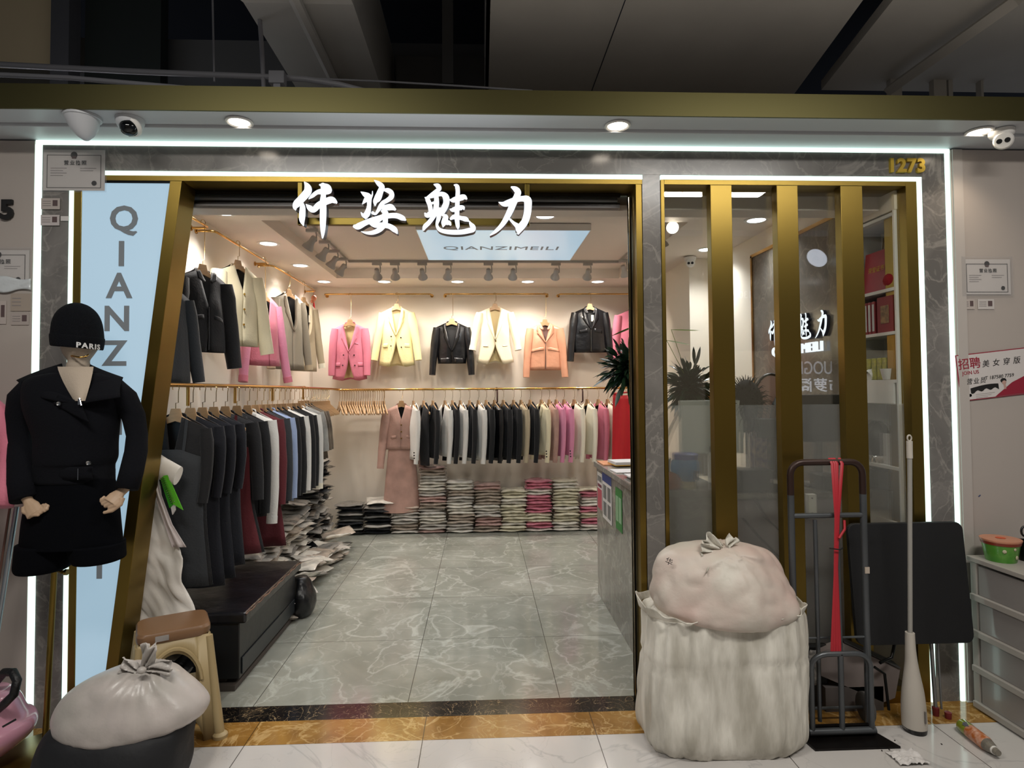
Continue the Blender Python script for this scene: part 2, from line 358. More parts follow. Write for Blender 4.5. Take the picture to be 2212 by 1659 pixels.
# entrance door frame: slim dark stile and glass leaf folded back at the right jamb
d = thing('sliding_door', 'narrow open glass door edge with black stile at right of entrance', 'door', (1.197, -0.05, 0))
MB().box(-0.012, 0.004, -0.02, 0.0, 0.0, 2.66).build('stile', M_BLACKM, d)
MB().box(-0.012, -0.007, -0.021, 0.0, 0.0, 2.66).build('edge_strip', M_CHROME, d)
MB().box(0.0, 0.006, 0.0, 0.05, 0.03, 2.6).build('pane', M_GLASS, d)
# roller shutter box above the entrance
t = thing('roller_shutter', 'grey rolled-up metal shutter above the entrance behind the lit characters', 'shutter', (-0.2, 0.0, 2.70))
MB().box(-1.36, 1.36, -0.0, 0.02, -0.015, 0.0).box(-1.36, 1.36, 0.02, 0.058, -0.06, -0.045).build('housing', mat('dark_shutter_steel', '2c2a29', 0.3, 0.8), t)
m = MB()
for k in range(7): m.box(-1.35, 1.35, 0.028 + 0.001 * (k % 2), 0.04, -0.045 + 0.0 - k * 0.0, -0.02)
m = MB().tube([(-1.35, 0.045, -0.028), (1.35, 0.045, -0.028)], 0.018, 14)
m.build('shutter_roll', mat('grey_shutter_slats', '8f9296', 0.3, 0.6, bump=0.3, bscale=6, stretch=(0.3, 20, 40)), t, smooth=40)
MB().box(-1.36, 1.36, 0.02, 0.05, -0.072, -0.062).build('bottom_rail', mat('dull_steel', '6a6867', 0.5, 0.7), t)

# ------------------------------------------------------------------ space above the shops
M_SLAB = mat('grey_plaster_slab', 'c4bfb6', 0.85, var=0.06, vscale=1.5)
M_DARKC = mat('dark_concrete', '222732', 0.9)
M_DUCT = mat('galvanised_duct', 'd8d5cf', 0.7, var=0.06, vscale=2)
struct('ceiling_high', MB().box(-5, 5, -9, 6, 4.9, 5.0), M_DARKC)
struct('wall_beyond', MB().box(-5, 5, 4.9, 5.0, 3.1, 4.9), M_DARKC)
zs = 3.52
p = [at(1085, 0, Z=zs), at(1022, 205, Z=zs)]
def upx(u, v): return at(u, v, Z=zs)
xA = (p[0].x + p[1].x) / 2
x1 = at(2000, 0, Z=zs).x; x2 = at(1815, 190, Z=zs).x
m = MB().prism([(xA, -4.0, zs), (2.10, -4.0, zs), (2.14, -1.2, zs), (2.46, 0.8, zs), (2.7, 2.6, zs), (xA, 2.6, zs)], (0, 0, 0.06))
m.box(xA, xA + 0.02, -4, 2.6, zs, 4.2)
struct('ceiling_slab', m, M_SLAB)
struct('trim_seam', MB().box(1.10, 1.105, -4, 1.1, zs - 0.002, zs), M_DARKC)
m = MB().prism([(2.24, -4.0, zs), (5, -4.0, zs), (5, 0.45, zs), (2.56, 0.45, zs), (2.28, -1.2, zs)], (0, 0, 0.06))
struct('ceiling_slab', m, M_SLAB)
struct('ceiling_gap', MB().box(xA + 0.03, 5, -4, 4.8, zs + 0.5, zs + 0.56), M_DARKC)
tag(MB().tube([at(2200, -4, Z=3.45), at(1920, 195, Z=3.45)], 0.035, 4).build('ceiling_channel', M_SLAB), 'long grey metal channel under the slab at upper right', 'channel')
# big duct with side faces, running away from the camera
zd = 3.6
a, b_, c_, d_ = at(558, 50, Z=zd), at(617, 160, Z=zd), at(769, 10, Z=zd), at(813, 172, Z=zd)
xl = (a.x + b_.x) / 2; xr = (c_.x + d_.x) / 2; yn = at(660, 8, Z=zd).y
t = thing('air_duct', 'large grey ventilation duct running above the shop front at upper left', 'duct', (xl, yn, zd))
MB().box(0, xr - xl, 0, 3.6, 0, 0.55).build('duct_body', M_DUCT, t)
MB().prism([(0, 0, 0), (xr - xl, 0, 0), (xr - xl - 0.08, -0.25, 0.12), (-0.25, -0.25, 0.12)], (0, 0, 0.4)).build('duct_collar', M_DUCT, t)
MB().tube([(0.28, -0.2, -0.03), (0.28, 3.3, -0.03)], 0.03, 6).build('duct_rail', M_DUCT, t)
tag(MB().box(-2.7, 1.0, 1.25, 1.5, 3.98, 4.24).build('ceiling_beam', mat('grey_beam', '6a6a6a', 0.8)), 'grey crossbeam high above, partly hidden by the duct', 'beam')
tag(MB().box(xr + 0.05, xA, 1.0, 1.2, 3.75, 4.0).build('ceiling_beam', MATS['grey_beam']), 'short grey crossbeam between the duct and the large slab', 'beam')
tag(MB().box(-0.035, 0.035, -0.035, 0.035, 0, 1.9).build('suspension_post', MATS['grey_beam'], loc=at(968, 185, Y=0.6)), 'grey vertical post hanging between duct and slab', 'post')
def pipe(name, label, pts, r, m, cat='pipe', grp=None): tag(MB().tube(pts, r, 10).build(name, m, smooth=50), label, cat, grp)
M_PIPE = mat('grey_conduit', '9a9aa0', 0.4)
Yp = -0.05
pipe('conduit', 'upper pale conduit pipe running along above the brass fascia at left', [at(-30, 138, Y=Yp), at(300, 155, Y=Yp), at(600, 167, Y=Yp), at(660, 171, Y=Yp), at(735, 183, Y=Yp), at(800, 200, Y=Yp)], 0.015, M_PIPE, 'pipe', 'conduits over the fascia')
pipe('conduit', 'lower pale conduit pipe sloping down to the brass fascia at left', [at(-30, 160, Y=-0.15), at(150, 168, Y=-0.15), at(400, 190, Y=-0.15)], 0.012, M_PIPE, 'pipe', 'conduits over the fascia')
pipe('cable', 'thin pale cable sagging from junction box towards the slab', [at(630, 168, Y=0), at(830, 176, Y=0), at(1000, 186, Y=0), at(1150, 196, Y=0)], 0.005, M_PIPE, 'cable')
pipe('hanger_rod', 'thin threaded rod dropping to the conduit at upper left', [at(459, -10, Y=Yp), at(463, 176, Y=Yp)], 0.005, M_PIPE, 'rod')
pipe('flexible_conduit', 'ribbed flexible conduit hanging down beside the large duct', [at(561, 40, Y=Yp), at(566, 110, Y=Yp), at(570, 190, Y=Yp)], 0.012, M_PIPE, 'pipe')
jb = at(600, 170, Y=-0.1)
t = thing('junction_box', 'small grey junction box on the conduit above the brass fascia', 'box', jb)
MB().cbox((0, 0, 0), (0.08, 0.05, 0.065)).build('box_body', M_PIPE, t, bevel=0.004)
MB().cbox((0, 0, -0.06), (0.035, 0.03, 0.07)).build('box_neck', M_PIPE, t)
# far left: tan panels and a steel column, dark partition
tag(MB().box(-4.4, -2.52, 1.0, 1.05, 3.1, 4.8).build('upper_panel', mat('tan_wall_panel', 'd6c29c', 0.8)), 'tan wall panels seen above the fascia in the upper left corner', 'wall panel')
tag(MB().box(-4.4, -2.5, 0.96, 0.998, 3.62, 3.85).build('panel_band', mat('dark_band', '4a463e', 0.7)), 'dark grey band across the tan panels at upper left', 'beam')
tag(MB().box(-2.5, -2.38, 0.9, 1.02, 3.0, 4.8).build('steel_column', mat('grey_column_paint', '58585c', 0.6)), 'grey steel column beside the tan panels at upper left', 'column')
tag(MB().box(-2.37, -1.85, 1.05, 1.15, 3.0, 4.8).build('dark_partition', mat('dark_green_grey', '2a302e', 0.8)), 'dark partition right of the grey column at upper left', 'partition')
# brackets in the gap above the fascia at right
for i, (u, w) in enumerate(((1925, 26), (2018, 30), (2050, 10), (2120, 6))):
    q = at(u, 212, Y=0.3)
    tag(MB().box(0, w * 0.0027, 0, 0.04, 0, 0.16).build('ceiling_bracket', M_SLAB, loc=(q.x, 0.3, q.z - 0.03)), ['stub of grey channel resting behind fascia at upper right', 'widest short bracket in the dark gap above the fascia at right', 'narrow bracket right beside the widest one above the fascia', 'thinnest bracket near upper right corner above the fascia'][i], 'bracket', 'brackets above the fascia')
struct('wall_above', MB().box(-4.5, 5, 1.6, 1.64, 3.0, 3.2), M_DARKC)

# ------------------------------------------------------------------ opposite side of the corridor (seen in reflections only)
M_OPP = mat('opposite_wall_dark', '3c3a38', 0.6)
for x, w in ((-1.9, 'left'),):
    t = thing('batten_lamp', 'slim lamp lying on top of the shop ceiling behind the fascia', 'lamp', (x, 0.35, 3.05))  # unseen uplight with housing, added to brighten the duct and slab above
    MB().box(-0.6, 0.6, -0.03, 0.03, 0, 0.04).build('housing', M_WHITE, t)
    area('lamp', (0, 0, 0.05), 1.1, 1.8, (0.95, 0.97, 1), (PI, 0, 0), size_y=0.04, parent=t)
tag(MB().box(-3.0, 9.0, -8.49, -8.47, 0.7, 2.35).build('lit_shop_window', emis('dim_shop_window', 'ffe9c8', 0.24)), 'dimly lit window of the opposite shop, mirrored in brass and glass', 'shop window')  # glowing panel added so the brass fins have something bright to reflect
struct('wall_opposite', MB().box(-4.5, 9.0, -8.6, -8.5, 0, 4.6), M_OPP)
# ------------------------------------------------------------------ lamps
M_LAMPW = emis('warm_lamp_lens', 'fff0dc', 14.0); M_LAMPC = emis('white_lamp_lens', 'f4f8ff', 12.0); M_LAMPD = emis('soft_lamp_lens', 'ffffff', 6.0)
def spot(name, loc, tgt, power, col, size=1.6, blend=0.8, parent=None, r=0.04):
    l = bpy.data.lights.new(name, 'SPOT'); l.energy = power; l.color = col; l.spot_size = size; l.spot_blend = blend; l.shadow_soft_size = r
    o = bpy.data.objects.new(name, l); S.collection.objects.link(o)
    d = Vector(tgt) - Vector(loc); o.rotation_euler = d.to_track_quat('-Z', 'Y').to_euler(); o.location = loc
    if parent: o.parent = parent; o.location = Vector(loc) - parent.location
    return o
def downlight(x, y, z, r, lens, power, col, label, grp, cone=2.3):
    t = thing('downlight', label, 'ceiling light', (x, y, z), 0, grp)
    MB().lathe([(r * 0.86, 0.0), (r * 0.86, -0.004), (r * 1.0, -0.008), (r * 1.14, -0.006), (r * 1.16, 0.0)], 28).build('trim_ring', M_WHITE, t, smooth=40)
    MB().lathe([(0.0001, -0.003), (r * 0.86, -0.003)], 28).build('lens', lens, t)
    spot('lamp', (x, y, z - 0.02), (x, y, 0), power, col, cone, 1.0, t, r * 0.8)
    return t
G1 = 'recessed ceiling lights of the shop'
for i, (y, w) in enumerate(((1.0, 'nearest the entrance'), (1.9, 'second from the entrance'), (2.8, 'third from the entrance'), (3.7, 'at the far corner'))):
    downlight(-1.39, y, HC, 0.078, M_LAMPD, 55, (1, 0.94, 0.88), 'round recessed ceiling light over left wall rail, %s' % w, G1)
for u, w in ((830, 'farthest left of the back row'), (988, 'second of the back row'), (1140, 'third of the back row'), (1291, 'right end of the back row')):
    q = at(u, 610, Z=HC - 0.01); downlight(q.x, q.y, HC, 0.078, M_LAMPD, 60, (1, 0.92, 0.84), 'round recessed ceiling light before the back wall, %s' % w, G1)
for u, v, w in ((1178, 469, 'right of the lit character sign'), (795, 459, 'behind the second lit character'), (1634, 478, 'seen through the second window pane'), (1526, 541, 'small and far, seen through the first window pane')):
    q = at(u, v, Z=HC - 0.01); downlight(q.x, q.y, HC, 0.075, M_LAMPC, 52, (0.97, 0.98, 1), 'round recessed ceiling light %s' % w, G1)
G2 = 'downlights in the outer soffit'
for u, v, w, x in ((517, 264, 'left one, above the lit letter panel side', 0), (1334, 272, 'middle one, above the entrance right side', 1), (2115, 285, 'right one, beside the turret camera', 2)):
    q = at(u, v, Z=2.92); downlight(q.x, q.y, 2.922, 0.055, M_LAMPW, 9, (1, 0.82, 0.62), 'bright warm downlight in outer white soffit, %s' % w, G2, 1.9)

def track_lamp(x, y, z, tgt, label, power, col=(1, 0.87, 0.73), lit=False, size=1.3):
    t = thing('track_spotlight', label, 'spotlight', (x, y, z), 0, 'track spotlights')
    MB().box(-0.05, 0.05, -0.016, 0.016, -0.028, 0).build('adapter', M_GREYP, t, bevel=0.003)
    MB().tube([(0.03, 0, -0.02), (0.035, 0, -0.05), (0.035, 0, -0.1), (0.01, 0, -0.11)], 0.006, 6).build('arm', M_GREYP, t)
    d = (Vector(tgt) - Vector((x, y, z - 0.11))).normalized(); q = d.to_track_quat('Z', 'Y').to_matrix().to_4x4()
    Mx = T(0, 0, -0.10) @ q
    MB().lathe([(0.0001, -0.045), (0.02, -0.042), (0.026, -0.03), (0.026, 0.01), (0.032, 0.03), (0.046, 0.055), (0.05, 0.075), (0.046, 0.075), (0.04, 0.06), (0.02, 0.05)], 18, M=Mx).build('lamp_head', M_GREYP, t, smooth=40)
    MB().lathe([(0.0001, 0.066), (0.044, 0.066)], 18, M=Mx).build('lens', M_LAMPW, t)
    spot('lamp', Vector((x, y, z - 0.10)) + d * 0.085, tgt, power, col, size, 0.9, t, 0.035)
ZT = HT - 0.025
tk = MB().box(tx0 + 0.2, 1.88, 3.06, 3.09, ZT, HT).box(tx0 + 0.2, tx0 + 0.23, 1.3, 3.06, ZT, HT).box(1.85, 1.88, 1.21, 3.06, ZT, HT)
tag(tk.build('lamp_track', M_GREYP), 'U-shaped white spotlight track under the raised ceiling', 'lamp track')
for i, (u, w) in enumerate(((814, 'first from the left'), (853, 'second from the left'), (912, 'third from the left'), (967, 'fourth from the left'), (1055, 'fifth from the left'), (1108, 'sixth from the left'), (1201, 'seventh from the left'), (1270, 'last at the right end'))):
    x = at(u, 578, Y=3.07).x
    track_lamp(x, 3.075, ZT, (x + random.uniform(-.1, .1), 4.1, 2.05), 'grey-white spotlight on the back track aimed at back wall, %s' % w, 12.5)
for i, (y, w) in enumerate(((1.75, 'nearest the entrance'), (2.15, 'second from the entrance'), (2.5, 'third from the entrance'), (2.85, 'farthest, near the corner'))):
    track_lamp(tx0 + 0.215, y, ZT, (-1.7, y + 0.25, 1.9), 'grey-white spotlight on left track aimed at left wall, %s' % w, 10, (1, 0.9, 0.8))
track_lamp(1.865, 2.9, ZT, (2.4, 3.6, 1.6), 'spotlight on right track near back corner by the entrance edge', 12)
track_lamp(1.865, 2.45, ZT, (2.0, 3.9, 1.6), 'spotlight on right track, partly behind the glass door edge', 12)
track_lamp(1.865, 1.3, ZT, at(1452, 466, Y=-1.2), 'lit spotlight glaring towards the viewer through the first window pane', 4)
track_lamp(1.865, 1.62, ZT, (2.6, 2.2, 1.2), 'spotlight behind the glaring one, seen through first window pane', 10)
q = at(760, 600, Z=2.8)
# ------------------------------------------------------------------ lit ceiling panel and slanted letter panel
M_LET = mat('grey_sign_letters', '45484a', 0.6, emit='5c6062', es=0.75)
q = [at(u, v, Z=2.93) for u, v in ((897, 495), (1276, 499), (1236, 563), (924, 561))]
x0, x1 = q[0].x, q[1].x; y0, y1 = (q[0].y + q[1].y) / 2, (q[2].y + q[3].y) / 2
t = thing('ceiling_lightbox', 'pale blue lit ceiling panel lettered QIANZIMEILI', 'lightbox', ((x0 + x1) / 2, (y0 + y1) / 2, 2.93)); w, h = (x1 - x0) / 2, (y1 - y0) / 2
MB().box(-w, w, -h, h, 0, 0.055).build('box_body', M_WHITE, t, bevel=0.002)
MB().box(-w + 0.008, w - 0.008, -h + 0.008, h - 0.008, -0.002, 0).build('lit_face', M_LIGHTBOX, t)
text('lettering', 'QIANZIMEILI', M_LET, 0.185, 0.0008, t, T(0, 0.05, -0.004) @ Rx(PI / 2), bold=0.0, spacing=1.02, sx=1.0)
area('lamp', (0, 0, -0.03), w * 2, 8, (0.8, 0.92, 1), size_y=h * 2, parent=t)

lt = thing('letter_panel', 'tall slanted pale blue lightbox lettered QIANZIMEILI downwards', 'lightbox', (-1.5, YF, 0))
def P(x, z, y=0.0): return (x + 1.5, y, z)
zt, zb = 2.700, 0.0
def xr_(z): return lerp(-1.485, -1.167, z / 2.7)
MB().prism([P(-1.604, zb), P(xr_(0), zb), P(-1.167, zt), P(-1.604, zt)], (0, 0.12, 0)).build('lit_face', M_LIGHTBOX, lt)
m = MB()
def bar(xa, xb, ya, yb):
    m.add([P(xa(0), 0, ya), P(xb(0), 0, ya), P(xb(zt), zt, ya), P(xa(zt), zt, ya), P(xa(0), 0, yb), P(xb(0), 0, yb), P(xb(zt), zt, yb), P(xa(zt), zt, yb)], [(0, 1, 2, 3), (4, 7, 6, 5), (0, 4, 5, 1), (1, 5, 6, 2), (2, 6, 7, 3), (3, 7, 4, 0)])
bar(lambda z: xr_(z), lambda z: xr_(z) + 0.058, -0.012, 0.14)
m.build('slanted_post', M_BRASS, lt, bevel=0.002)
for i, ch in enumerate('QIANZIMEILI'):
    v = [475, 551, 620, 691, 766, 840, 915, 998, 1072, 1146, 1225][i]; u = lerp(268, 215, (v - 475) / 750)
    p = at(u, v, Y=YF - 0.003)
    text('letter', ch, M_LET, 0.175, 0.002, lt, T(p.x + 1.5, -0.004, p.z), bold=0.004)
MB().box(-0.104, 0.333, -0.006, 0.0, 2.690, 2.702).build('top_frame', M_BLACKM, lt)

# ------------------------------------------------------------------ hanging sign with four brush characters
sg = thing('hanging_sign', 'lit white brush-lettered characters on a brass frame over entrance', 'sign', (0.06, -0.19, 2.50))
SY = -0.19
def SP(u, v, y=SY): p = at(u, v, Y=SY); return (p.x - 0.06, y - SY, p.z - 2.50)
a = SP(642, 472); b_ = SP(1140, 478)
m = MB(); yy = 0.045
for (p0, p1, ww) in (((642, 385), (642, 480), 5), ((1140, 392), (1140, 482), 5)):
    A, B = SP(*p0), SP(*p1); m.box(A[0] - 0.012, A[0] + 0.012, yy, yy + 0.03, B[2], 0.21)
A, B = SP(642, 472), SP(1140, 474); m.box(A[0] - 0.012, B[0] + 0.012, yy, yy + 0.03, A[2] - 0.018, A[2] + 0.018)
m.build('sign_frame', mat('brass_sign_frame', '7d6c34', 0.4, 0.9), sg, bevel=0.002)
M_SIGN = emis('lit_character_face', 'f2f8ff', 1.25); M_SIGNS = mat('character_side', '30303c', 0.4)
# each character: strokes as spines of (x, y, half width) in the 7.9x traced close-ups
CH = [(620, 7.9, [
 [(315,125,8),(365,200,58),(370,290,75),(260,420,72),(185,500,70),(160,560,45),(170,605,8)],
 [(270,480,30),(285,560,52),(280,680,60),(278,780,50),(300,862,12)],
 [(580,175,18),(650,190,45),(710,225,62),(740,285,45),(650,290,62),(540,300,42),(450,365,35),(390,415,8)],
 [(345,505,8),(400,560,48),(470,600,52),(560,520,60),(680,460,62),(780,430,62),(850,470,30),(860,490,10)],
 [(630,180,45),(640,320,45),(632,450,58),(635,600,62),(632,760,60),(630,900,50),(628,1010,32),(625,1075,14)]]),
 (620, 7.9, [
 [(1275,295,8),(1330,330,40),(1400,380,62),(1350,440,40),(1300,500,8)],
 [(1470,285,8),(1465,350,16),(1420,420,42),(1412,540,40),(1390,640,55),(1360,700,55),(1350,750,10)],
 [(1275,640,6),(1310,690,30),(1360,720,38)],
 [(1505,100,10),(1570,150,42),(1630,210,52),(1600,300,58),(1560,400,66),(1520,460,45),(1515,530,10)],
 [(1660,260,20),(1730,270,45),(1790,310,45),(1790,380,48),(1720,440,42),(1650,480,40),(1610,540,45),(1560,620,30),(1520,670,22),(1475,650,30)],
 [(1600,540,30),(1680,560,50),(1780,555,60),(1850,590,25)],
 [(1640,620,30),(1690,650,48),(1640,720,40),(1540,790,45),(1450,800,25)],
 [(1170,880,35),(1230,880,60),(1350,820,52),(1480,770,50),(1620,730,50),(1760,700,48),(1880,700,50),(1980,740,48),(2025,770,20)],
 [(1700,650,45),(1690,740,48),(1680,830,50),(1600,930,48),(1480,985,40),(1370,990,26),(1280,968,6)],
 [(1440,830,30),(1520,860,48),(1650,860,50),(1760,880,48),(1850,940,50),(1890,1000,12)]]),
 (900, 7.9, [
 [(305,170,14),(360,190,45),(390,240,42),(320,300,38),(250,350,34),(185,380,12)],
 [(150,390,10),(190,420,42),(230,520,42),(245,620,40)],
 [(200,390,25),(300,360,38),(430,330,42),(500,380,60),(510,480,58),(470,580,58),(430,660,45)],
 [(340,370,40),(345,480,48),(330,600,50),(300,700,42),(220,810,42),(150,880,42),(125,935,22)],
 [(150,660,16),(190,690,50),(300,640,50),(400,600,48)],
 [(260,490,22),(330,470,26)],
 [(380,640,40),(380,740,42),(350,850,26),(390,930,34),(480,965,40),(620,980,45),(780,975,46),(900,950,50),(965,940,40),(960,890,50),(920,830,28),(905,790,6)],
 [(450,690,20),(500,720,48),(470,820,52),(455,890,10)],[(470,810,40),(550,820,45),(580,850,20)],
 [(650,180,16),(690,200,40),(705,280,40),(700,400,42),(695,550,42),(690,700,45),(695,800,42),(705,880,34),(708,925,10)],
 [(570,430,12),(630,435,48),(740,400,55),(810,385,50),(850,410,20)],
 [(575,590,12),(620,600,42),(720,570,48),(790,565,42),(808,590,15)],
 [(590,750,26),(650,720,46),(760,740,38),(840,760,46),(885,790,18)]]),
 (900, 7.9, [
 [(1620,215,20),(1680,245,50),(1725,300,60),(1700,380,58),(1650,480,62),(1600,600,60),(1530,740,52),(1450,860,42),(1350,960,32),(1255,1030,10)],
 [(1400,470,8),(1480,500,45),(1570,480,62),(1680,430,52),(1800,410,52),(1885,430,72),(1895,540,70),(1880,680,68),(1840,800,66),(1770,900,66),(1730,1000,22)],
 [(1590,760,20),(1650,820,30),(1720,880,50),(1740,940,55)]])]
def stroke_outline(sp):
    pts = []
    # catmull-rom refine
    n = len(sp)
    for i in range(n - 1):
        p0, p1, p2, p3 = sp[max(i - 1, 0)], sp[i], sp[i + 1], sp[min(i + 2, n - 1)]
        for k in range(5):
            t = k / 5
            pts.append(tuple(0.5 * ((2 * p1[c]) + (-p0[c] + p2[c]) * t + (2 * p0[c] - 5 * p1[c] + 4 * p2[c] - p3[c]) * t * t + (-p0[c] + 3 * p1[c] - 3 * p2[c] + p3[c]) * t ** 3) for c in range(3)))
    pts.append(sp[-1])
    return pts
for ci, (u0, sc, strokes) in enumerate(CH):
    m = MB(); side = MB()
    for si, sp in enumerate(strokes):
        pts = stroke_outline(sp)
        L_, R2 = [], []
        for i, (x, y, r) in enumerate(pts):
            xa, ya, _ = pts[max(i - 1, 0)]; xb, yb, _ = pts[min(i + 1, len(pts) - 1)]
            dx, dy = xb - xa, yb - ya; l = math.hypot(dx, dy) or 1; r = max(4, r * 0.91)
            L_.append((x - dy / l * r, y + dx / l * r)); R2.append((x + dy / l * r, y - dx / l * r))
        def w3(p, y): q = SP(u0 + p[0] / sc, 380 + p[1] / sc); return (q[0], y, q[2])
        n = len(L_); e = 0.00015 * si
        vs = [w3(p, -0.02 - e) for p in L_] + [w3(p, -0.02 - e) for p in R2] + [w3(p, 0.025) for p in L_] + [w3(p, 0.025) for p in R2]
        m.add(vs[:2 * n], [(i, i + 1, n + i + 1, n + i) for i in range(n - 1)])
        side.add(vs, [(i, 2 * n + i, 2 * n + i + 1, i + 1) for i in range(n - 1)] + [(n + i, n + i + 1, 3 * n + i + 1, 3 * n + i) for i in range(n - 1)] + [(2 * n + i, 3 * n + i, 3 * n + i + 1, 2 * n + i + 1) for i in range(n - 1)] + [(0, n, 3 * n, 2 * n), (n - 1, 3 * n - 1, 4 * n - 1, 2 * n - 1)])
        # rounded ends
        for (x, y, r), s in ((pts[0], 1), (pts[-1], 1)):
            r = max(4, r * 0.91); c = [w3((x + r * math.cos(k * PI / 6), y + r * math.sin(k * PI / 6)), -0.02 - e) for k in range(12)]
            m.add(c, [tuple(range(12))])
    f = m.build('character', M_SIGN, sg, merge=False); side.build('character_side', M_SIGNS, f, merge=False)
area('lamp', (0, -0.03, 0.05), 1.1, 2, (0.92, 0.96, 1), (-PI / 2, 0, 0), size_y=0.2, parent=sg)

# reflections of the opposite shop's lit signs come from real signs across the corridor
def opp(u, v, s, body, name, label, size, font_sx=1.0, sp=1.0, bold=0.0, st=2.0):
    p = at(u, v, Y=8.33); m = emis('lit_' + name, 'f2f6ff', st)
    o = text(name, body, m, size, 0.01, None, Rz(PI), bold=bold, spacing=sp, sx=font_sx); o.location = (p.x, -8.47, p.z)
    tag(o, label, 'sign')
opp(1782, 796, 1, 'BULUOGE', 'opposite_shop_lettering', 'lit BULUOGE lettering of the opposite shop, mirrored in the window', 0.36, 0.72, 0.98, st=1.2)
opp(1770, 834, 1, '布萝阁', 'opposite_shop_characters', 'lit characters below the opposite shop lettering, mirrored in the window', 0.28, 1.0, 1.15, 0.004, st=2.0)
opp(1604, 638, 1, '1307', 'opposite_shop_number', 'shop number 1307 across the corridor, mirrored in second window pane', 0.2, 0.9, 1.0, st=0.8)
for u, v in ((1743, 556),):
    p = at(1765, 557, Y=6.0); tag(MB().lathe([(0.0001, 0), (0.16, 0)], 24).build('corridor_lamp', emis('corridor_lamp_face', 'e8efff', 3.0), loc=(p.x, 2 * -0.09 - 6.0, p.z), rot=(-PI / 2 * 0.8, 0, 0)), 'round lamp across the corridor, mirrored in the third window pane', 'lamp')

# ------------------------------------------------------------------ cameras under the soffit
def dome(u, v, label, col, dark=True):
    q = at(u, v, Z=2.922)
    t = thing('dome_camera', label, 'security camera', (q.x, q.y, 2.924))
    MB().lathe([(0.062, 0), (0.060, -0.02), (0.052, -0.04), (0.03, -0.052), (0.0001, -0.054)], 24).build('camera_base', M_SOFF, t, smooth=50)
    Mx = T(0.012, -0.012, -0.04) @ Ry(0.35) @ Rx(-0.75 if dark else -0.2)
    MB().lathe([(0.0001, -0.055), (0.02, -0.05), (0.035, -0.034), (0.041, -0.012), (0.043, 0.0), (0.04, 0.012)], 24, M=Mx).build('camera_dome', mat('smoked_dome', '0a0b0e', 0.08) if dark else M_SOFF, t, smooth=60)
    if dark: MB().lathe([(0.040, -0.014), (0.048, -0.006), (0.050, 0.006), (0.046, 0.012)], 24, M=Mx).build('dome_ring', M_WHITE, t, smooth=60)
    return t
dome(281, 258, 'white dome camera with smoked black lens under soffit', 'w', True)
q = at(178, 252, Z=2.922); t = thing('ceiling_sensor', 'plain white cone-shaped housing left of the dome camera', 'sensor', (q.x, q.y, 2.924))
MB().lathe([(0.075, 0), (0.070, -0.02), (0.055, -0.06), (0.035, -0.09), (0.012, -0.11), (0.0001, -0.112)], 24, M=Ry(-0.12) @ Rx(0.1)).build('sensor_housing', M_SOFF, t, smooth=50)
MB().lathe([(0.079, 0.0), (0.079, -0.012), (0.07, -0.014)], 24).build('mounting_ring', M_SOFF, t, smooth=50)
def turret(q, s, label):
    t = thing('turret_camera', label, 'security camera', q)
    MB().lathe([(0.055, 0), (0.055, -0.02), (0.045, -0.035), (0.02, -0.045)], 22).build('camera_base', M_WHITE, t, smooth=40)
    d = (CAM - Vector(q)).normalized(); Q = d.to_track_quat('Z', 'Y').to_matrix().to_4x4(); Mx = T(0, -0.01, -0.055) @ Q
    MB().lathe([(0.0001, -0.04), (0.03, -0.03), (0.043, 0), (0.043, 0.025), (0.036, 0.034), (0.0001, 0.034)], 22, M=Mx).build('camera_ball', M_WHITE, t, smooth=40)
    for sx in (-0.016, 0.016): MB().lathe([(0.0001, 0.037), (0.0115, 0.037), (0.0125, 0.033)], 16, M=Mx @ T(sx, 0, 0)).build('lens', M_BLACK, t, smooth=40)
q = at(2163, 282, Z=2.922); turret((q.x, q.y, 2.922), 1, 'white turret camera with two black lenses at upper right of shop front')
turret((2.37, 2.36, 2.87), 1, 'small white turret camera inside the shop on the pillar')
# shop number
p = at(1957, 359, Y=YF - 0.01)
t = thing('shop_number', 'gold raised number 1273 on the marble above window', 'sign', (p.x, YF, p.z))
M_GN = mat('gold_number_metal', 'd8b648', 0.35, 0.6)
for k, ch in enumerate('1273'): text('digit', ch, M_GN, 0.098, 0.008, t, T(-0.078 + 0.053 * k, -0.008, 0), bold=0.004)
p = at(20, 457, Y=YF)
tag(text('shop_number', '5', MATS['black_ink'], 0.13, 0.006, None, T(0, -0.01, 0), bold=0.006), 'black raised digit 5 on the wall panel at far left', 'sign').location = (p.x, YF - 0.004, p.z)
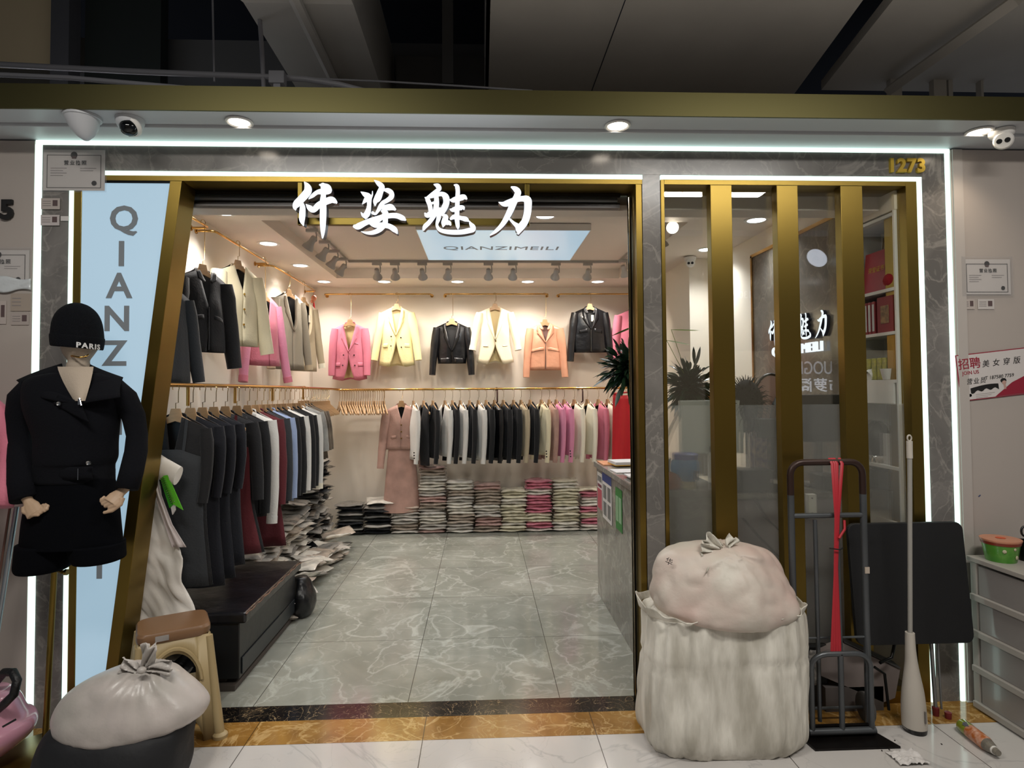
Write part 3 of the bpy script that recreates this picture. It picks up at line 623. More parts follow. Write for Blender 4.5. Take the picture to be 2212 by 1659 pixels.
# ------------------------------------------------------------------ clothes
def fabric(name, c, rough=0.85, leather=False, var=0):
    if leather: return mat(name, c, 0.33, spec=0.5, coat=0.25, bump=0.55, bscale=14)
    return mat(name, c, rough, sheen=0.15, bump=0.25, bscale=90, var=var, vscale=6)
F = dict(black=fabric('black_cloth', '0e0e12'), leather=fabric('black_leather', '0d0d10', leather=True), pink=fabric('pink_wool', 'cb7488'), pinkb=fabric('bright_pink_wool', 'd68aa8'),
         cream=fabric('cream_cloth', 'e2d7b6'), ivory=fabric('ivory_cloth', 'e6dfcb'), white=fabric('white_cotton', 'd9d7d2'), peach=fabric('peach_leather', 'd49a7c', leather=True),
         dusty=fabric('dusty_pink_tweed', 'b18d80', var=0.15), beige=fabric('beige_cloth', 'b3a489'), greige=fabric('grey_beige_cloth', '948c7c'), navy=fabric('navy_cloth', '0a0d19'),
         wine=fabric('burgundy_cloth', '5a1a22'), char=fabric('charcoal_cloth', '2c2f33'), blue=fabric('light_blue_cotton', '93a3c4'), grey=fabric('dark_grey_cloth', '3c3d40'),
         brown=fabric('brown_print', '5e5346', var=0.5), lace=fabric('grey_lace', '8f8f8b', var=0.3), lin=mat('cream_lining', 'd8c48f', 0.5), lindark=mat('dark_lining', '0d0d0f', 0.5), coffee=fabric('coffee_cloth', '6b5a48'))
M_BTN = mat('dark_button', '1c1613', 0.25); M_BTNG = mat('gold_button', 'b08a3e', 0.25, 1.0); M_SILV = mat('silver_snap', 'b8b8b8', 0.25, 1.0)
M_TAGM = mat('paper_swing_tag', 'c9c2b0', 0.6)

def garment(name, label, cat, loc, rot, fm, W=0.185, L=0.62, hem=0.20, waist=0.185, dep=0.055, tc=0.5, gap=0.30, lapel='notch', lining=None, sl=0.52, sdx=0.07, sr=0.055, below=0.0,
            buttons=(), bm=None, pockets=(), cuff=None, group=None, slm=None, collar=True, hemc=0.0, seedv=0, skirt=None, zipm=False, hang_tag=False, sback=0.0, straps=None, nosleeve=False):
    t = thing(name, label, cat, loc, rot, group); sd = seedv or random.random() * 50
    def hw(k): return pl([(0, W), (0.12, W * 1.0), (0.28, W * 0.93), (0.62, waist), (1.0, hem)], k)
    def zt(s): return -0.012 - 0.06 * max(0, abs(s) - 0.28) / 0.72
    def zz(s, k): return lerp(zt(s), -L - hemc * (1 - abs(abs(s) * 2 - 1)), k)
    def fold(s, k): return 0.012 * nz((s * 2.6 + sd, k * 2.2, sd)) * min(1, k * 3)
    def Fp(s, k, o=0.0):
        return Vector((s * hw(k), -dep * (0.35 + 0.65 * min(1, k * 2.5)) * (1 - abs(s) ** 2.6) - o + fold(s, k), zz(s, k)))
    def Bp(s, k, o=0.0): return Vector((s * hw(k), dep * 0.7 * (1 - abs(s) ** 2.6) + o + fold(s, k) * 0.7, zz(s, k) + (0.012 if k == 0 and abs(s) < 0.3 else 0)))
    def g(k): return gap * max(0, 1 - k / tc) ** 0.8 - 0.03 if k < tc else -0.03 + below * ((k - tc) / (1 - tc)) ** 1.5
    nu, nv = 8, 12
    m = MB(); m.grid(lambda a, b: Fp(lerp(-1, -g(b), a), b), nu, nv); m.grid(lambda a, b: Fp(lerp(1, g(b), a), b, 0.006), nu, nv); m.grid(lambda a, b: Bp(lerp(-1, 1, a), b), nu + 4, nv)
    m.build('body', fm, t, smooth=70, solid=0.004)
    MB().grid(lambda a, b: Bp(lerp(-0.93, 0.93, a), b * 0.97, -0.010), 8, 8).build('lining', lining or F['lindark'], t, smooth=70)
    if not nosleeve:
        for s in (-1, 1):
            a0 = Vector((s * W * 0.86, 0, -0.085)); n = 7; pts = []; rs = []
            for i in range(n):
                k = i / (n - 1); pts.append((s * (W * 0.86 + 0.012 + sdx * k ** 1.3 + 0.012 * math.sin(k * PI)), sback - 0.03 * k * k, -0.075 - sl * k)); q = 1 + 0.10 * nz((k * 7, s, sd))
                rs.append((sr * (1.0 - 0.30 * k) * q * (0.8 if i == 0 else 1), sr * (0.85 - 0.25 * k) * q * (0.8 if i == 0 else 1)))
            so = MB().tube(pts, rs, 12, ref=(1, 0, 0)).build('sleeve', slm or fm, t, smooth=60)
            if cuff: 
                e, e0 = Vector(pts[-1]), Vector(pts[-2]); dr = (e - e0).normalized()
                MB().tube([e - dr * 0.045, e + dr * 0.006], [(rs[-1][0] * 1.1, rs[-1][1] * 1.1)] * 2, 12, ref=(1, 0, 0)).build('cuff', cuff, so, smooth=50)
    lo = 0.007
    if lapel == 'notch' or lapel == 'moto':
        wl = 0.30 if lapel == 'notch' else 0.36
        for s in (-1, 1):
            def lp(a, b):
                k = 0.02 + b * (tc - 0.02); o = wl * pl([(0, 0.55), (0.30, 0.85), (0.34, 0.62), (0.40, 1.0), (0.7, 0.65), (1, 0.06)], b)
                ss = g(k) + 0.02 + o * a
                return Fp(s * ss, k, lo + 0.012 * math.sin(a * PI) + (0.006 if s > 0 else 0.0))
            MB().grid(lp, 4, 14).build('lapel', fm, t, smooth=50, solid=0.003)
    if lapel == 'shirt' or lapel == 'moto':
        for s in (-1, 1):
            def cp(a, b): return Fp(s * lerp(0.10 + 0.2 * (1 - b), 0.42 - 0.02 * b, a), lerp(0.0, 0.16, b) * (0.4 + 0.6 * (1 - abs(a - 0.3))), lo + 0.012)
            MB().grid(cp, 4, 5).build('collar_wing', fm, t, smooth=50, solid=0.004)
    if collar:
        MB().grid(lambda a, b: Vector((0.30 * W * math.sin((a - 0.5) * PI) * (1.05 + 0.1 * b), 0.03 * math.cos((a - 0.5) * PI) + 0.004 * b, 0.012 - 0.032 * b - 0.018 * (1 - math.cos((a - 0.5) * PI)))), 10, 2).build('collar', fm, t, smooth=60, solid=0.004)
    for (s, k) in buttons:
        q = Fp(s, k, 0.012); MB().lathe([(0.0001, -0.003), (0.008, -0.003), (0.008, 0.002)], 10, c=q, M=Rx(-PI / 2)).build('button', bm or M_BTN, t)
    for (s, k, w, h) in pockets:
        def pp(a, b): return Fp(s + (a - 0.5) * w, k + b * h, 0.008 + 0.002 * b)
        MB().grid(pp, 4, 3).build('pocket_flap', fm, t, smooth=40, solid=0.003)
    if zipm: MB().grid(lambda a, b: Fp(-0.02 + 0.03 * a, lerp(tc, 0.98, b), 0.011), 1, 8).build('zip', M_SILV if zipm is True else zipm, t)
    if hang_tag: q = Fp(0.1, 0.25, 0.02); MB().cbox((0, 0, 0), (0.03, 0.002, 0.075)).build('swing_tag', M_TAGM, t, loc=q)
    if skirt:
        sw, szz, sm = skirt
        def sk(a, b):
            an = a * 2 * PI; r = lerp(waist * 0.8, sw, b ** 0.9); return Vector((math.cos(an) * r, math.sin(an) * dep * (0.7 + 0.7 * b) + 0.004 * math.sin(an * 7 + sd), lerp(-L * 0.85, -szz, b)))
        MB().grid(sk, 28, 8).build('skirt', sm, t, smooth=70)
    if straps:
        z0, sm = straps
        for s in (-1, 1): MB().grid(lambda a, b: Fp(s * (0.42 - 0.04 * b) + (a - 0.5) * 0.09, lerp(0.0, z0, b), 0.012), 1, 5).build('strap', sm, t, solid=0.002)
        MB().grid(lambda a, b: Fp(lerp(-0.95, 0.95, a), lerp(z0, 1, b), 0.014), 12, 10).build('pinafore_front', sm, t, smooth=70, solid=0.003)
        for k in (z0 + 0.06, z0 + 0.16, 0.9): q = Fp(0.02, k, 0.022); MB().lathe([(0.005, 0), (0.0085, 0.002), (0.0085, -0.002)], 12, c=q, M=Rx(PI / 2)).build('snap', M_SILV, t)
    return t

HG = {}
def hanger(loc, rot, hook, label, group='wooden clothes hangers', wide=0.19, hookrot=0.0):
    """loc: neck point of the wooden body; the wire hook rises `hook` metres"""
    key = round(hook, 2)
    if key not in HG:
        t = thing('clothes_hanger', label, 'clothes hanger', loc, rot, group)
        up = [(-wide, -0.100), (-wide * 0.75, -0.072), (-wide * 0.42, -0.032), (-0.035, -0.006), (-0.024, 0.035), (0.024, 0.035), (0.035, -0.006), (wide * 0.42, -0.032), (wide * 0.75, -0.072), (wide, -0.100)]
        dn = [(wide, -0.120), (wide * 0.7, -0.096), (wide * 0.4, -0.057), (0.0, -0.034), (-wide * 0.4, -0.057), (-wide * 0.7, -0.096), (-wide, -0.120)]
        MB().prism([(x, -0.006, z) for x, z in up + dn], (0, 0.012, 0)).build('wooden_body', M_WOOD, t, bevel=0.002)
        zt = 0.035; z1 = zt + key; r = 0.018
        pts = [(0, 0, zt), (0, 0, zt + 0.03), (0.014, 0, zt + 0.032), (0.014, 0, z1 - 2.2 * r)] + [(r * 0.0 + r * math.cos(a), 0, z1 - r + r * math.sin(a)) for a in [x * PI / 6 for x in range(-1, 8)]]
        MB().tube(pts, 0.0024, 5).build('wire_hook', M_STEEL, t, smooth=60)
        HG[key] = t; return t
    return dup(HG[key], loc, rot, label, group)

# rails ---------------------------------------------------------------
RZ = 2.775; RY = 3.95
def rail(name, label, pts, r, ends, grp, flange=True):
    t = thing(name, label, 'clothes rail', pts[0], 0, grp); o = Vector(pts[0])
    MB().tube([Vector(p) - o for p in pts], r, 10).build('rail_tube', M_GOLD, t, smooth=50)
    for p, n in ends:
        MB().tube([Vector(p) - o, Vector(p) - o + Vector(n) * 0.008], r * 2.2, 14).build('wall_flange', M_GOLD, t, smooth=40)
def brail(x0, x1, label):
    pts = [(x0, 4.09, RZ), (x0, RY + 0.03, RZ), (x0 + 0.01, RY + 0.01, RZ), (x0 + 0.04, RY, RZ), (x1 - 0.04, RY, RZ), (x1 - 0.01, RY + 0.01, RZ), (x1, RY + 0.03, RZ), (x1, 4.09, RZ)]
    rail('wall_rail', label, pts, 0.009, [((x0, 4.092, RZ), (0, 1, 0)), ((x1, 4.092, RZ), (0, 1, 0))], 'short gold wall rails under the ceiling')
def xb(u, y=RY, v=640): return at(u, v, Y=y).x
brail(xb(700), xb(931), 'short gold rail on back wall holding pink and cream blazers')
brail(xb(960), xb(1184), 'short gold rail in middle of back wall with three jackets')
brail(xb(1209), xb(1425), 'short gold rail at right of back wall with black jacket')
def lrail(y0, y1, label):
    X = -1.49; pts = [(-1.61, y0, RZ), (X - 0.03, y0, RZ), (X - 0.01, y0 + 0.01, RZ), (X, y0 + 0.04, RZ), (X, y1 - 0.04, RZ), (X - 0.01, y1 - 0.01, RZ), (X - 0.03, y1, RZ), (-1.61, y1, RZ)]
    rail('wall_rail', label, pts, 0.009, [((-1.612, y0, RZ), (-1, 0, 0)), ((-1.612, y1, RZ), (-1, 0, 0))], 'short gold wall rails under the ceiling')
lrail(0.25, 1.02, 'nearest short gold rail high on left wall with black jacket')
lrail(1.10, 2.22, 'middle short gold rail high on left wall with cream jacket')
lrail(2.30, 3.75, 'farthest short gold rail high on left wall near the corner')
LZ = 1.675; LX = -1.28; BY = 3.80; BZ = 1.645
t = thing('long_rail', 'long low gold clothes rail along the left wall and round the back corner', 'clothes rail', (LX, 0.05, LZ))
MB().tube([(0, 0, 0), (0, 2.0, -0.005), (0, BY - 0.2, -0.02), (0.02, BY - 0.1, -0.025), (0.08, BY - 0.05, -0.03), (0.6, BY - 0.05, -0.03)], 0.0125, 10).build('rail_tube', M_GOLD, t, smooth=50)
for y in (0.28, 0.95, 1.7, 2.55): MB().tube([(-0.335, y, 0.0), (-0.06, y, 0.0), (0, y, -0.0)], 0.008, 8).tube([(-0.02, y, 0), (-0.02, y, -0.12)], 0.01, 8).build('wall_bracket', M_GOLD, t, smooth=50)
t = thing('long_rail', 'long low gold clothes rail across the back wall full of jackets', 'clothes rail', (-0.68, BY, BZ))
x1 = at(1430, 838, Y=BY).x + 0.68
MB().tube([(0, 0, 0), (x1, 0, 0.0)], 0.0125, 10).build('rail_tube', M_GOLD, t, smooth=50)
M_DKBR = mat('dark_bracket', '3a1f18', 0.4, 0.4)
for u in (1074, 1258): 
    x = at(u, 838, Y=BY).x + 0.68; MB().lathe([(0.02, 0), (0.02, 0.01), (0.0001, 0.01)], 14, c=(x, 0.29, 0.0), M=Rx(-PI / 2)).tube([(x, 0.29, 0.0), (x, 0.02, 0.0), (x, -0.02, -0.04), (x, -0.02, -0.15), (x - 0.02, -0.02, -0.165)], 0.009, 8).build('wall_bracket', M_DKBR, t, smooth=50)

# display jackets on the back wall ------------------------------------
def disp(u, v, label, fm, hlabel, Yd=3.93, **k):
    p = at(u, v, Y=Yd); z = p.z - 0.035; hk = RZ + 0.011 - p.z
    hanger((p.x - 0.0, Yd, z), 0, hk, hlabel)
    return garment(k.pop('name', 'blazer'), label, k.pop('cat', 'jacket'), (p.x, Yd, z), 0, fm, **k)
disp(756, 690, 'pink double-breasted blazer with cream lining on back wall', F['pink'], 'wooden hanger holding pink blazer on back wall', W=0.185, L=0.665, hem=0.20, waist=0.175, tc=0.52, gap=0.42, below=0.35, lining=F['lin'], sl=0.55, sdx=0.035, buttons=((-0.35, .56), (0.35, .56), (-.38, .74), (.38, .74)), pockets=((-0.72, .68, .3, .07), (.72, .68, .3, .07), (.5, .33, .22, .02)), hemc=0.02)
disp(857, 656, 'cream-yellow double-breasted blazer on back wall', fabric('cream_yellow_wool', 'e6d9a2'), 'wooden hanger holding cream-yellow blazer on back wall', W=0.18, L=0.69, hem=0.21, waist=0.18, tc=0.5, gap=0.36, below=0.4, lining=F['lin'], sl=0.56, sdx=0.09, buttons=((-.32, .5), (.32, .52), (-.32, .66), (.34, .68)), pockets=((-.7, .6, .3, .07), (.7, .6, .3, .07)), hemc=0.02)
disp(976, 688, 'short black leather jacket with wide lapels on back wall', F['leather'], 'wooden hanger with long hook holding left black leather jacket', W=0.19, L=0.50, hem=0.165, waist=0.175, tc=0.72, gap=0.40, below=0.1, sl=0.56, sdx=0.055, name='leather_jacket', pockets=((-.55, .86, .7, .13), (.55, .86, .7, .13)))
disp(1069, 656, 'ivory satin blazer with three-quarter sleeves on back wall', fabric('ivory_satin', 'ece0c2', 0.45), 'wooden hanger holding ivory satin blazer on back wall', W=0.195, L=0.66, hem=0.22, waist=0.17, tc=0.60, gap=0.36, below=0.45, lining=F['lin'], sl=0.44, sdx=0.09, cuff=F['ivory'], buttons=((0.03, .62),), bm=M_BTNG, pockets=((-.65, .66, .35, .02), (.65, .66, .35, .02)), hemc=0.03)
disp(1177, 690, 'peach leather biker jacket with patch pockets on back wall', F['peach'], 'wooden hanger with long hook holding peach leather jacket', W=0.19, L=0.57, hem=0.20, waist=0.195, tc=0.42, gap=0.34, lapel='moto', below=0.05, sl=0.58, sdx=0.055, name='leather_jacket', zipm=True, pockets=((-.5, .52, .75, .06), (.5, .52, .75, .06)), lining=fabric('mauve_lining', '8a6a62'))
disp(1274, 656, 'black leather jacket with tag and flap pockets on back wall', F['leather'], 'wooden hanger holding right black leather jacket', W=0.195, L=0.55, hem=0.20, waist=0.20, tc=0.5, gap=0.30, lapel='moto', below=0.05, sl=0.58, sdx=0.065, name='leather_jacket', zipm=True, hang_tag=True, pockets=((-.45, .48, .5, .07), (.45, .48, .5, .07)))
disp(1368, 662, 'pink coat at right end of back wall behind the entrance edge', F['pink'], 'wooden hanger holding pink coat behind the entrance edge', W=0.20, L=0.60, hem=0.21, waist=0.2, tc=0.2, gap=0.3, lapel='none', sl=0.55, sdx=0.06, name='coat', cat='coat')
# display jackets high on the left wall, turned towards the entrance ---
def ldisp(u, v, label, fm, hlabel, X=-1.46, rot=0.75, **k):
    rot = 1.12 + 0.35 * (rot - 0.7)
    p = at(u, v, X=X); z = p.z - 0.035
    hanger((p.x, p.y, z), rot, RZ + 0.011 - p.z, hlabel)
    garment(k.pop('name', 'jacket'), label, k.pop('cat', 'jacket'), (p.x, p.y, z), rot, fm, **k)
ldisp(352, 600, 'dark coat high on left wall, mostly behind the slanted brass post', F['char'], 'wooden hanger holding dark coat behind the slanted post', rot=1.0, W=0.19, L=0.58, sl=0.5, lapel='none')
ldisp(438, 571, 'boxy black cotton jacket with flap pockets high on left wall', F['black'], 'wooden hanger holding black jacket high on left wall', W=0.185, L=0.55, hem=0.19, waist=0.19, tc=0.45, gap=0.28, lapel='shirt', sl=0.58, sdx=0.07, sr=0.075, below=0.08, zipm=F['grey'], pockets=((-.45, .55, .5, .05), (.45, .55, .5, .05)), rot=0.7)
ldisp(514, 562, 'cream collarless button jacket high on left wall', fabric('cream_linen', 'cfc6a8'), 'wooden hanger holding cream jacket high on left wall', W=0.185, L=0.62, hem=0.20, waist=0.19, tc=0.32, gap=0.30, lapel='none', sl=0.6, sdx=0.10, sr=0.075, buttons=((0, .36), (0, .55), (0, .74)), bm=M_BTNG, rot=0.7)
ldisp(571, 630, 'pink long-sleeved jacket high on left wall beside cream one', F['pink'], 'wooden hanger holding pink jacket high on left wall', W=0.175, L=0.60, hem=0.2, waist=0.18, tc=0.3, gap=0.3, lapel='none', sl=0.66, sdx=0.12, slm=F['pinkb'], cuff=F['pink'], rot=1.0)
ldisp(624, 625, 'grey-beige blazer with striped cuffs high on left wall', F['greige'], 'wooden hanger holding grey-beige blazer on left wall', W=0.19, L=0.74, hem=0.21, waist=0.19, tc=0.5, gap=0.34, sl=0.66, sdx=0.08, cuff=F['beige'], rot=0.75)
ldisp(656, 642, 'pale beige blazer with rolled cuffs high on left wall by corner', F['beige'], 'wooden hanger holding pale beige blazer by the corner', W=0.18, L=0.74, hem=0.21, waist=0.19, tc=0.5, gap=0.34, sl=0.62, sdx=0.10, cuff=F['ivory'], rot=0.85, hang_tag=True)
# red tassel charm
p = at(678, 650, X=-1.46); t = thing('tassel_charm', 'pink knotted charm with red tassel hanging in the far left corner', 'ornament', p)
MB().sphere((0, 0, 0.03), (0.03, 0.03, 0.035), 10, 6).sphere((-0.015, 0, -0.005), (0.022, 0.022, 0.022), 10, 6).build('knot', mat('coral_cord', 'd98a6c', 0.6), t, smooth=60)
MB().tube([(0, 0, -0.02), (0, 0, -0.07), (0.002, 0, -0.14)], [0.008, 0.013, 0.015], 8).build('tassel', mat('red_tassel', 'c4212a', 0.7), t, smooth=50)
MB().tube([(0, 0, 0.06), (0, 0, 0.115)], 0.002, 5).build('cord', mat('red_tassel', 'c4212a', 0.7), t)

# the low left rail -----------------------------------------------------
def yl(u, v=834): return at(u, v, X=LX).y
hk = 0.13
LL = [ # hook px, label, kind
 (380, 'charcoal pinafore over black top, nearest on the left rail', 'charp'), (412, 'long navy dress just behind the charcoal pinafore', 'navy'), (438, 'second navy dress on the left rail', 'navy'), (462, 'dark navy coat before the burgundy pinafore', 'navys'),
 (487, 'burgundy pinafore over black top on the left rail', 'winep'), (512, 'black knitted top behind the burgundy pinafore', 'black'), (535, 'long white shirt with hanging cuff on the left rail', 'whitel'), (552, 'burgundy long shirt behind the white shirt', 'wine'),
 (566, 'charcoal jacket behind the burgundy shirt on left rail', 'char'), (578, 'pale blue shirt among dark jackets on left rail', 'blue'), (589, 'black blazer right behind the pale blue shirt', 'black'), (600, 'second black blazer behind the pale blue shirt', 'black'),
 (612, 'white shirt between black jackets on the left rail', 'white'), (623, 'black jacket with white hem in middle of left rail', 'black'), (633, 'last black jacket before the white blouse on left rail', 'black'), (644, 'white blouse with buttoned cuff on left rail', 'whitel2')]
ys = [yl(u) for u, _, _ in LL]
for i, (u, lab, kd) in enumerate(LL):
    y = max(ys[i], (ys[0] + 0.0) if i == 0 else py + 0.085); py = y
    z = LZ - 0.165 - 0.004 * i * 0.3; r = random.uniform(-0.08, 0.12) + 0.05
    loc = (LX + 0.0, y, z)
    hanger(loc, r, hk, 'wooden hanger under the %s' % lab.split(' on the')[0].split(',')[0].replace('second ', 'other '), 'wooden hangers along the left rail')
    P_ = dict(W=0.18, hem=0.2, waist=0.18, tc=0.3, gap=0.28, lapel='none', sl=0.5, sdx=0.03, sr=0.05, dep=0.045, group=None)
    if kd == 'charp': garment('pinafore_dress', lab, 'dress', loc, r, F['black'], **{**P_, 'L': 0.92, 'W': 0.175, 'waist': 0.17, 'hem': 0.21, 'straps': (0.19, F['char']), 'sl': 0.40, 'sdx': 0.0, 'sr': 0.038})
    elif kd == 'navy': garment('long_dress', lab, 'dress', loc, r, F['navy'], **{**P_, 'L': 0.98, 'W': 0.17, 'waist': 0.165, 'hem': 0.20, 'sl': 0.40, 'sdx': 0.0, 'sr': 0.036})
    elif kd == 'navys': garment('coat', lab, 'coat', loc, r, F['navy'], **{**P_, 'L': 0.95, 'W': 0.165, 'waist': 0.16, 'hem': 0.19, 'sl': 0.40, 'sdx': 0.0, 'sr': 0.036, 'buttons': ((0.0, .75), (0.0, .9)), 'bm': M_SILV})
    elif kd == 'winep': garment('pinafore_dress', lab, 'dress', loc, r, F['black'], **{**P_, 'L': 0.92, 'hem': 0.25, 'straps': (0.2, F['wine']), 'sl': 0.5, 'sdx': 0.05})
    elif kd == 'whitel': garment('shirt', lab, 'shirt', loc, r, F['white'], **{**P_, 'L': 0.62, 'sl': 0.72, 'sdx': 0.02, 'lapel': 'shirt', 'cuff': F['white']})
    elif kd == 'wine': garment('shirt_dress', lab, 'dress', loc, r, F['wine'], **{**P_, 'L': 1.0, 'hem': 0.23, 'sl': 0.62, 'lapel': 'shirt'})
    elif kd == 'whitel2': garment('blouse', lab, 'blouse', loc, r, F['white'], **{**P_, 'L': 0.6, 'sl': 0.66, 'cuff': F['ivory'], 'buttons': ((0.0, .4), (0.0, .6))})
    else: garment({'char': 'jacket', 'blue': 'shirt', 'white': 'shirt', 'black': 'blazer'}[kd], lab, {'blue': 'shirt', 'white': 'shirt'}.get(kd, 'jacket'), loc, r, F[kd], **{**P_, 'L': 0.72, 'sl': 0.62, 'lapel': 'notch' if kd in ('black', 'char') else 'shirt', 'tc': 0.45})
ylast = py
for k in range(3):
    y = ylast + 0.10 + 0.09 * k
    lab = ['grey lace top in clear bag on the left rail', 'brown printed blouse behind the bagged lace top', 'brown ruffled blouse last on left rail before empty hangers'][k]
    hanger((LX, y, LZ - 0.165), 0.1, hk, 'wooden hanger under the ' + lab.split(' in ')[0].split(' behind')[0].split(' last')[0], 'wooden hangers along the left rail')
    garment('blouse', lab, 'blouse', (LX, y, LZ - 0.165), 0.1, F['lace' if k == 0 else 'brown'], W=0.17, L=0.52, hem=0.2, waist=0.18, tc=0.3, lapel='none', sl=0.36, sdx=0.06, dep=0.04)
y0e = ylast + 0.40
n1 = 12
for k in range(n1):
    y = lerp(y0e, 3.46, k / (n1 - 1))
    hanger((LX, y, LZ - 0.168 - 0.014 * y / 3.8), random.uniform(-0.1, 0.1) + 0.45 + 0.65 * (k / n1), hk, 'empty wooden hanger on the left rail, %s after the brown blouses' % ORD[k].replace('bottom', 'first'), 'empty wooden hangers in the far corner')
for k in range(20):
    x = LX + 0.06 + 0.0265 * k
    hanger((x, BY - (0.06 if k < 1 else 0.05), BZ - 0.165), -1.12 + random.uniform(-0.07, 0.07) - 0.008 * k, hk, 'empty wooden hanger at corner end of back rail, %s from the corner' % ORD[k].replace('bottom', 'first'), 'empty wooden hangers turned the corner')
for u, lab in ((807, 'empty wooden hanger left of the lone one on back rail'), (829, 'lone empty wooden hanger beside the dusty pink suit')):
    hanger((at(u, 838, Y=BY).x, BY, BZ - 0.165), -1.2, hk, lab, 'empty wooden hangers on the back rail')

# the low rail of the back wall -------------------------------------------
BL = [(867, 'dusty', 'suit'), (893, 'white', 'white blazer with dark cuff buttons right of the dusty pink suit'), (915, 'black', 'black slip top with white straps beside the first white blazer'), (935, 'black', 'black short jacket fourth along the back rail'),
 (961, 'white', 'white and pink top between black jackets left of centre'), (977, 'black', 'slim black blazer left of the tagged white blouse'), (994, 'white', 'white blouse with paper tag at its hem on back rail'), (1014, 'black', 'black blazer right of the tagged white blouse'),
 (1033, 'white', 'white blouse with gathered cuff left of the black group'), (1050, 'black', 'first black jacket of the group in the rail middle'), (1068, 'leather', 'black leather jacket within the black group'), (1087, 'black', 'black wool jacket right of the leather one in black group'),
 (1109, 'black', 'last black jacket of the middle group before the beige one'), (1125, 'beige', 'beige jacket between black ones on back rail'), (1145, 'black', 'lone black blazer between beige and cream jackets'), (1169, 'cream', 'cream blazer with three dark cuff buttons on back rail'),
 (1186, 'dusty', 'dusty rose jacket right of the cream blazer'), (1201, 'pinkb', 'left one of the two bright pink blazers on back rail'), (1218, 'pinkb', 'right one of the two bright pink blazers with cuff buttons'), (1240, 'ivory', 'ivory jacket right of the bright pink blazers'),
 (1268, 'ivory', 'ivory long-sleeved top left of the single pink top'), (1292, 'pink', 'single pink top with satin edge near right end of back rail'), (1312, 'ivory', 'ivory cardigan at right end of back rail beside red cloth')]
for i, (u, c, lab) in enumerate(BL):
    x = at(u, 838, Y=BY).x; z = BZ - 0.165
    if lab == 'suit':
        hanger((x, BY - 0.0, z), 0.1, hk, 'wooden hanger holding the dusty pink suit on back rail', 'wooden hangers along the back rail')
        garment('skirt_suit', 'dusty pink collarless jacket with long matching skirt on back rail', 'suit', (x, BY - 0.0, z), 0.1, F['dusty'], W=0.18, L=0.52, hem=0.19, waist=0.175, tc=0.35, gap=0.28, lapel='none', sl=0.66, sdx=0.07, buttons=((0, .45), (0, .6), (0, .75)), bm=M_BTNG, pockets=((-.5, .68, .35, .06), (.5, .68, .35, .06)), skirt=(0.215, 1.24, F['dusty']))
        continue
    r = -1.13 + random.uniform(-0.04, 0.04)
    hanger((x, BY - 0.0, z), r, hk, 'wooden hanger under the ' + ' '.join(lab.split()[:9]), 'wooden hangers along the back rail')
    G = dict(W=0.17, L=0.62 + random.uniform(-.03, .05), hem=0.18, waist=0.165, dep=0.042, tc=0.45, gap=0.3, lapel='notch' if c in ('black', 'leather', 'beige', 'pinkb', 'cream') else 'none', sl=0.60, sdx=0.02, sr=0.040, sback=-0.005)
    if 'slip' in lab: G.update(nosleeve=True, L=0.7, lapel='none')
    if 'gathered' in lab or 'cardigan' in lab: G.update(cuff=F[c])
    if 'tag' in lab and 'right of' not in lab and 'slim' not in lab: G.update(hang_tag=True)
    nm = 'blazer' if 'blazer' in lab else 'jacket' if 'jacket' in lab else 'cardigan' if 'cardigan' in lab else 'blouse'
    o = garment(nm, lab, 'jacket' if nm in ('blazer', 'jacket') else nm, (x, BY, z), r, F[c], **G)
    if 'cuff buttons' in lab:
        for k in range(3): MB().sphere((0.245 - 0.003 * k, -0.075, -0.60 + 0.03 * k), 0.009, 8, 5).build('cuff_button', M_BTN, o)
# red cloth hung at the right end
p = at(1347, 850, Y=3.47)
def rc(a, b): 
    w = lerp(0.13, 0.17, b); return Vector((lerp(-w, w, a) - 0.02 * (1 - b), 0.018 * math.sin(a * 13 + 2 * b) * (0.3 + b), -b * 0.92 - 0.02 * math.sin(a * PI) * (1 - b)))
t = thing('red_dress', 'bright red cloth dress hanging at right end of back rail', 'dress', (p.x + 0.03, 3.47, p.z))
MB().grid(rc, 26, 16).build('dress_front', mat('red_satin', 'b8141f', 0.5, sheen=0.2), t, smooth=80, solid=0.006)
MB().tube([(-0.14, 0, 0.0), (0, 0.01, 0.012), (0.13, 0, 0.0)], 0.009, 8).build('top_seam', mat('red_satin', 'b8141f'), t, smooth=50)
rx = p.x + 0.03
tag(MB().tube([(rx, 3.46, BZ - 0.05), (rx, 3.60, BZ + 0.02), (rx, BY, BZ + 0.014)], 0.003, 6).build('wire_hook', M_STEEL), 'wire hook holding the red dress on back rail', 'hook')

# ------------------------------------------------------------------ folded clothes in clear bags
def packet_mesh(seed, w=0.31, d=0.26, h=0.036):
    rnd = random.Random(seed); a1, a2, a3 = rnd.random() * 9, rnd.random() * 9, rnd.random() * 9; m = MB()
    def sf(sg):
        def f(a, b):
            x, y = a * 2 - 1, b * 2 - 1; e = max(0, (1 - x ** 6)) ** 0.6 * max(0, (1 - y ** 6)) ** 0.6
            wv = 0.007 * math.sin(x * 3.3 + a1) * math.cos(y * 2.5 + a2) + 0.004 * nz((x * 3 + a3, y * 3, seed))
            rg = 1 + 0.03 * nz((x * 2 + a2, y * 2 + a1, 3))
            return Vector((x * w / 2 * rg, y * d / 2 * rg, sg * h / 2 * e + wv + (0.004 * nz((x * 6, y * 6 + a1, sg)) if sg > 0 else 0)))
        return f
    m.grid(sf(1), 12, 10); m.grid(sf(-1), 12, 10)
    o = m.build('folded_garment', mat('bagged_grey', '8d8880'), smooth=60); me = o.data; bpy.data.objects.remove(o); return me
PM = [packet_mesh(i) for i in range(6)]
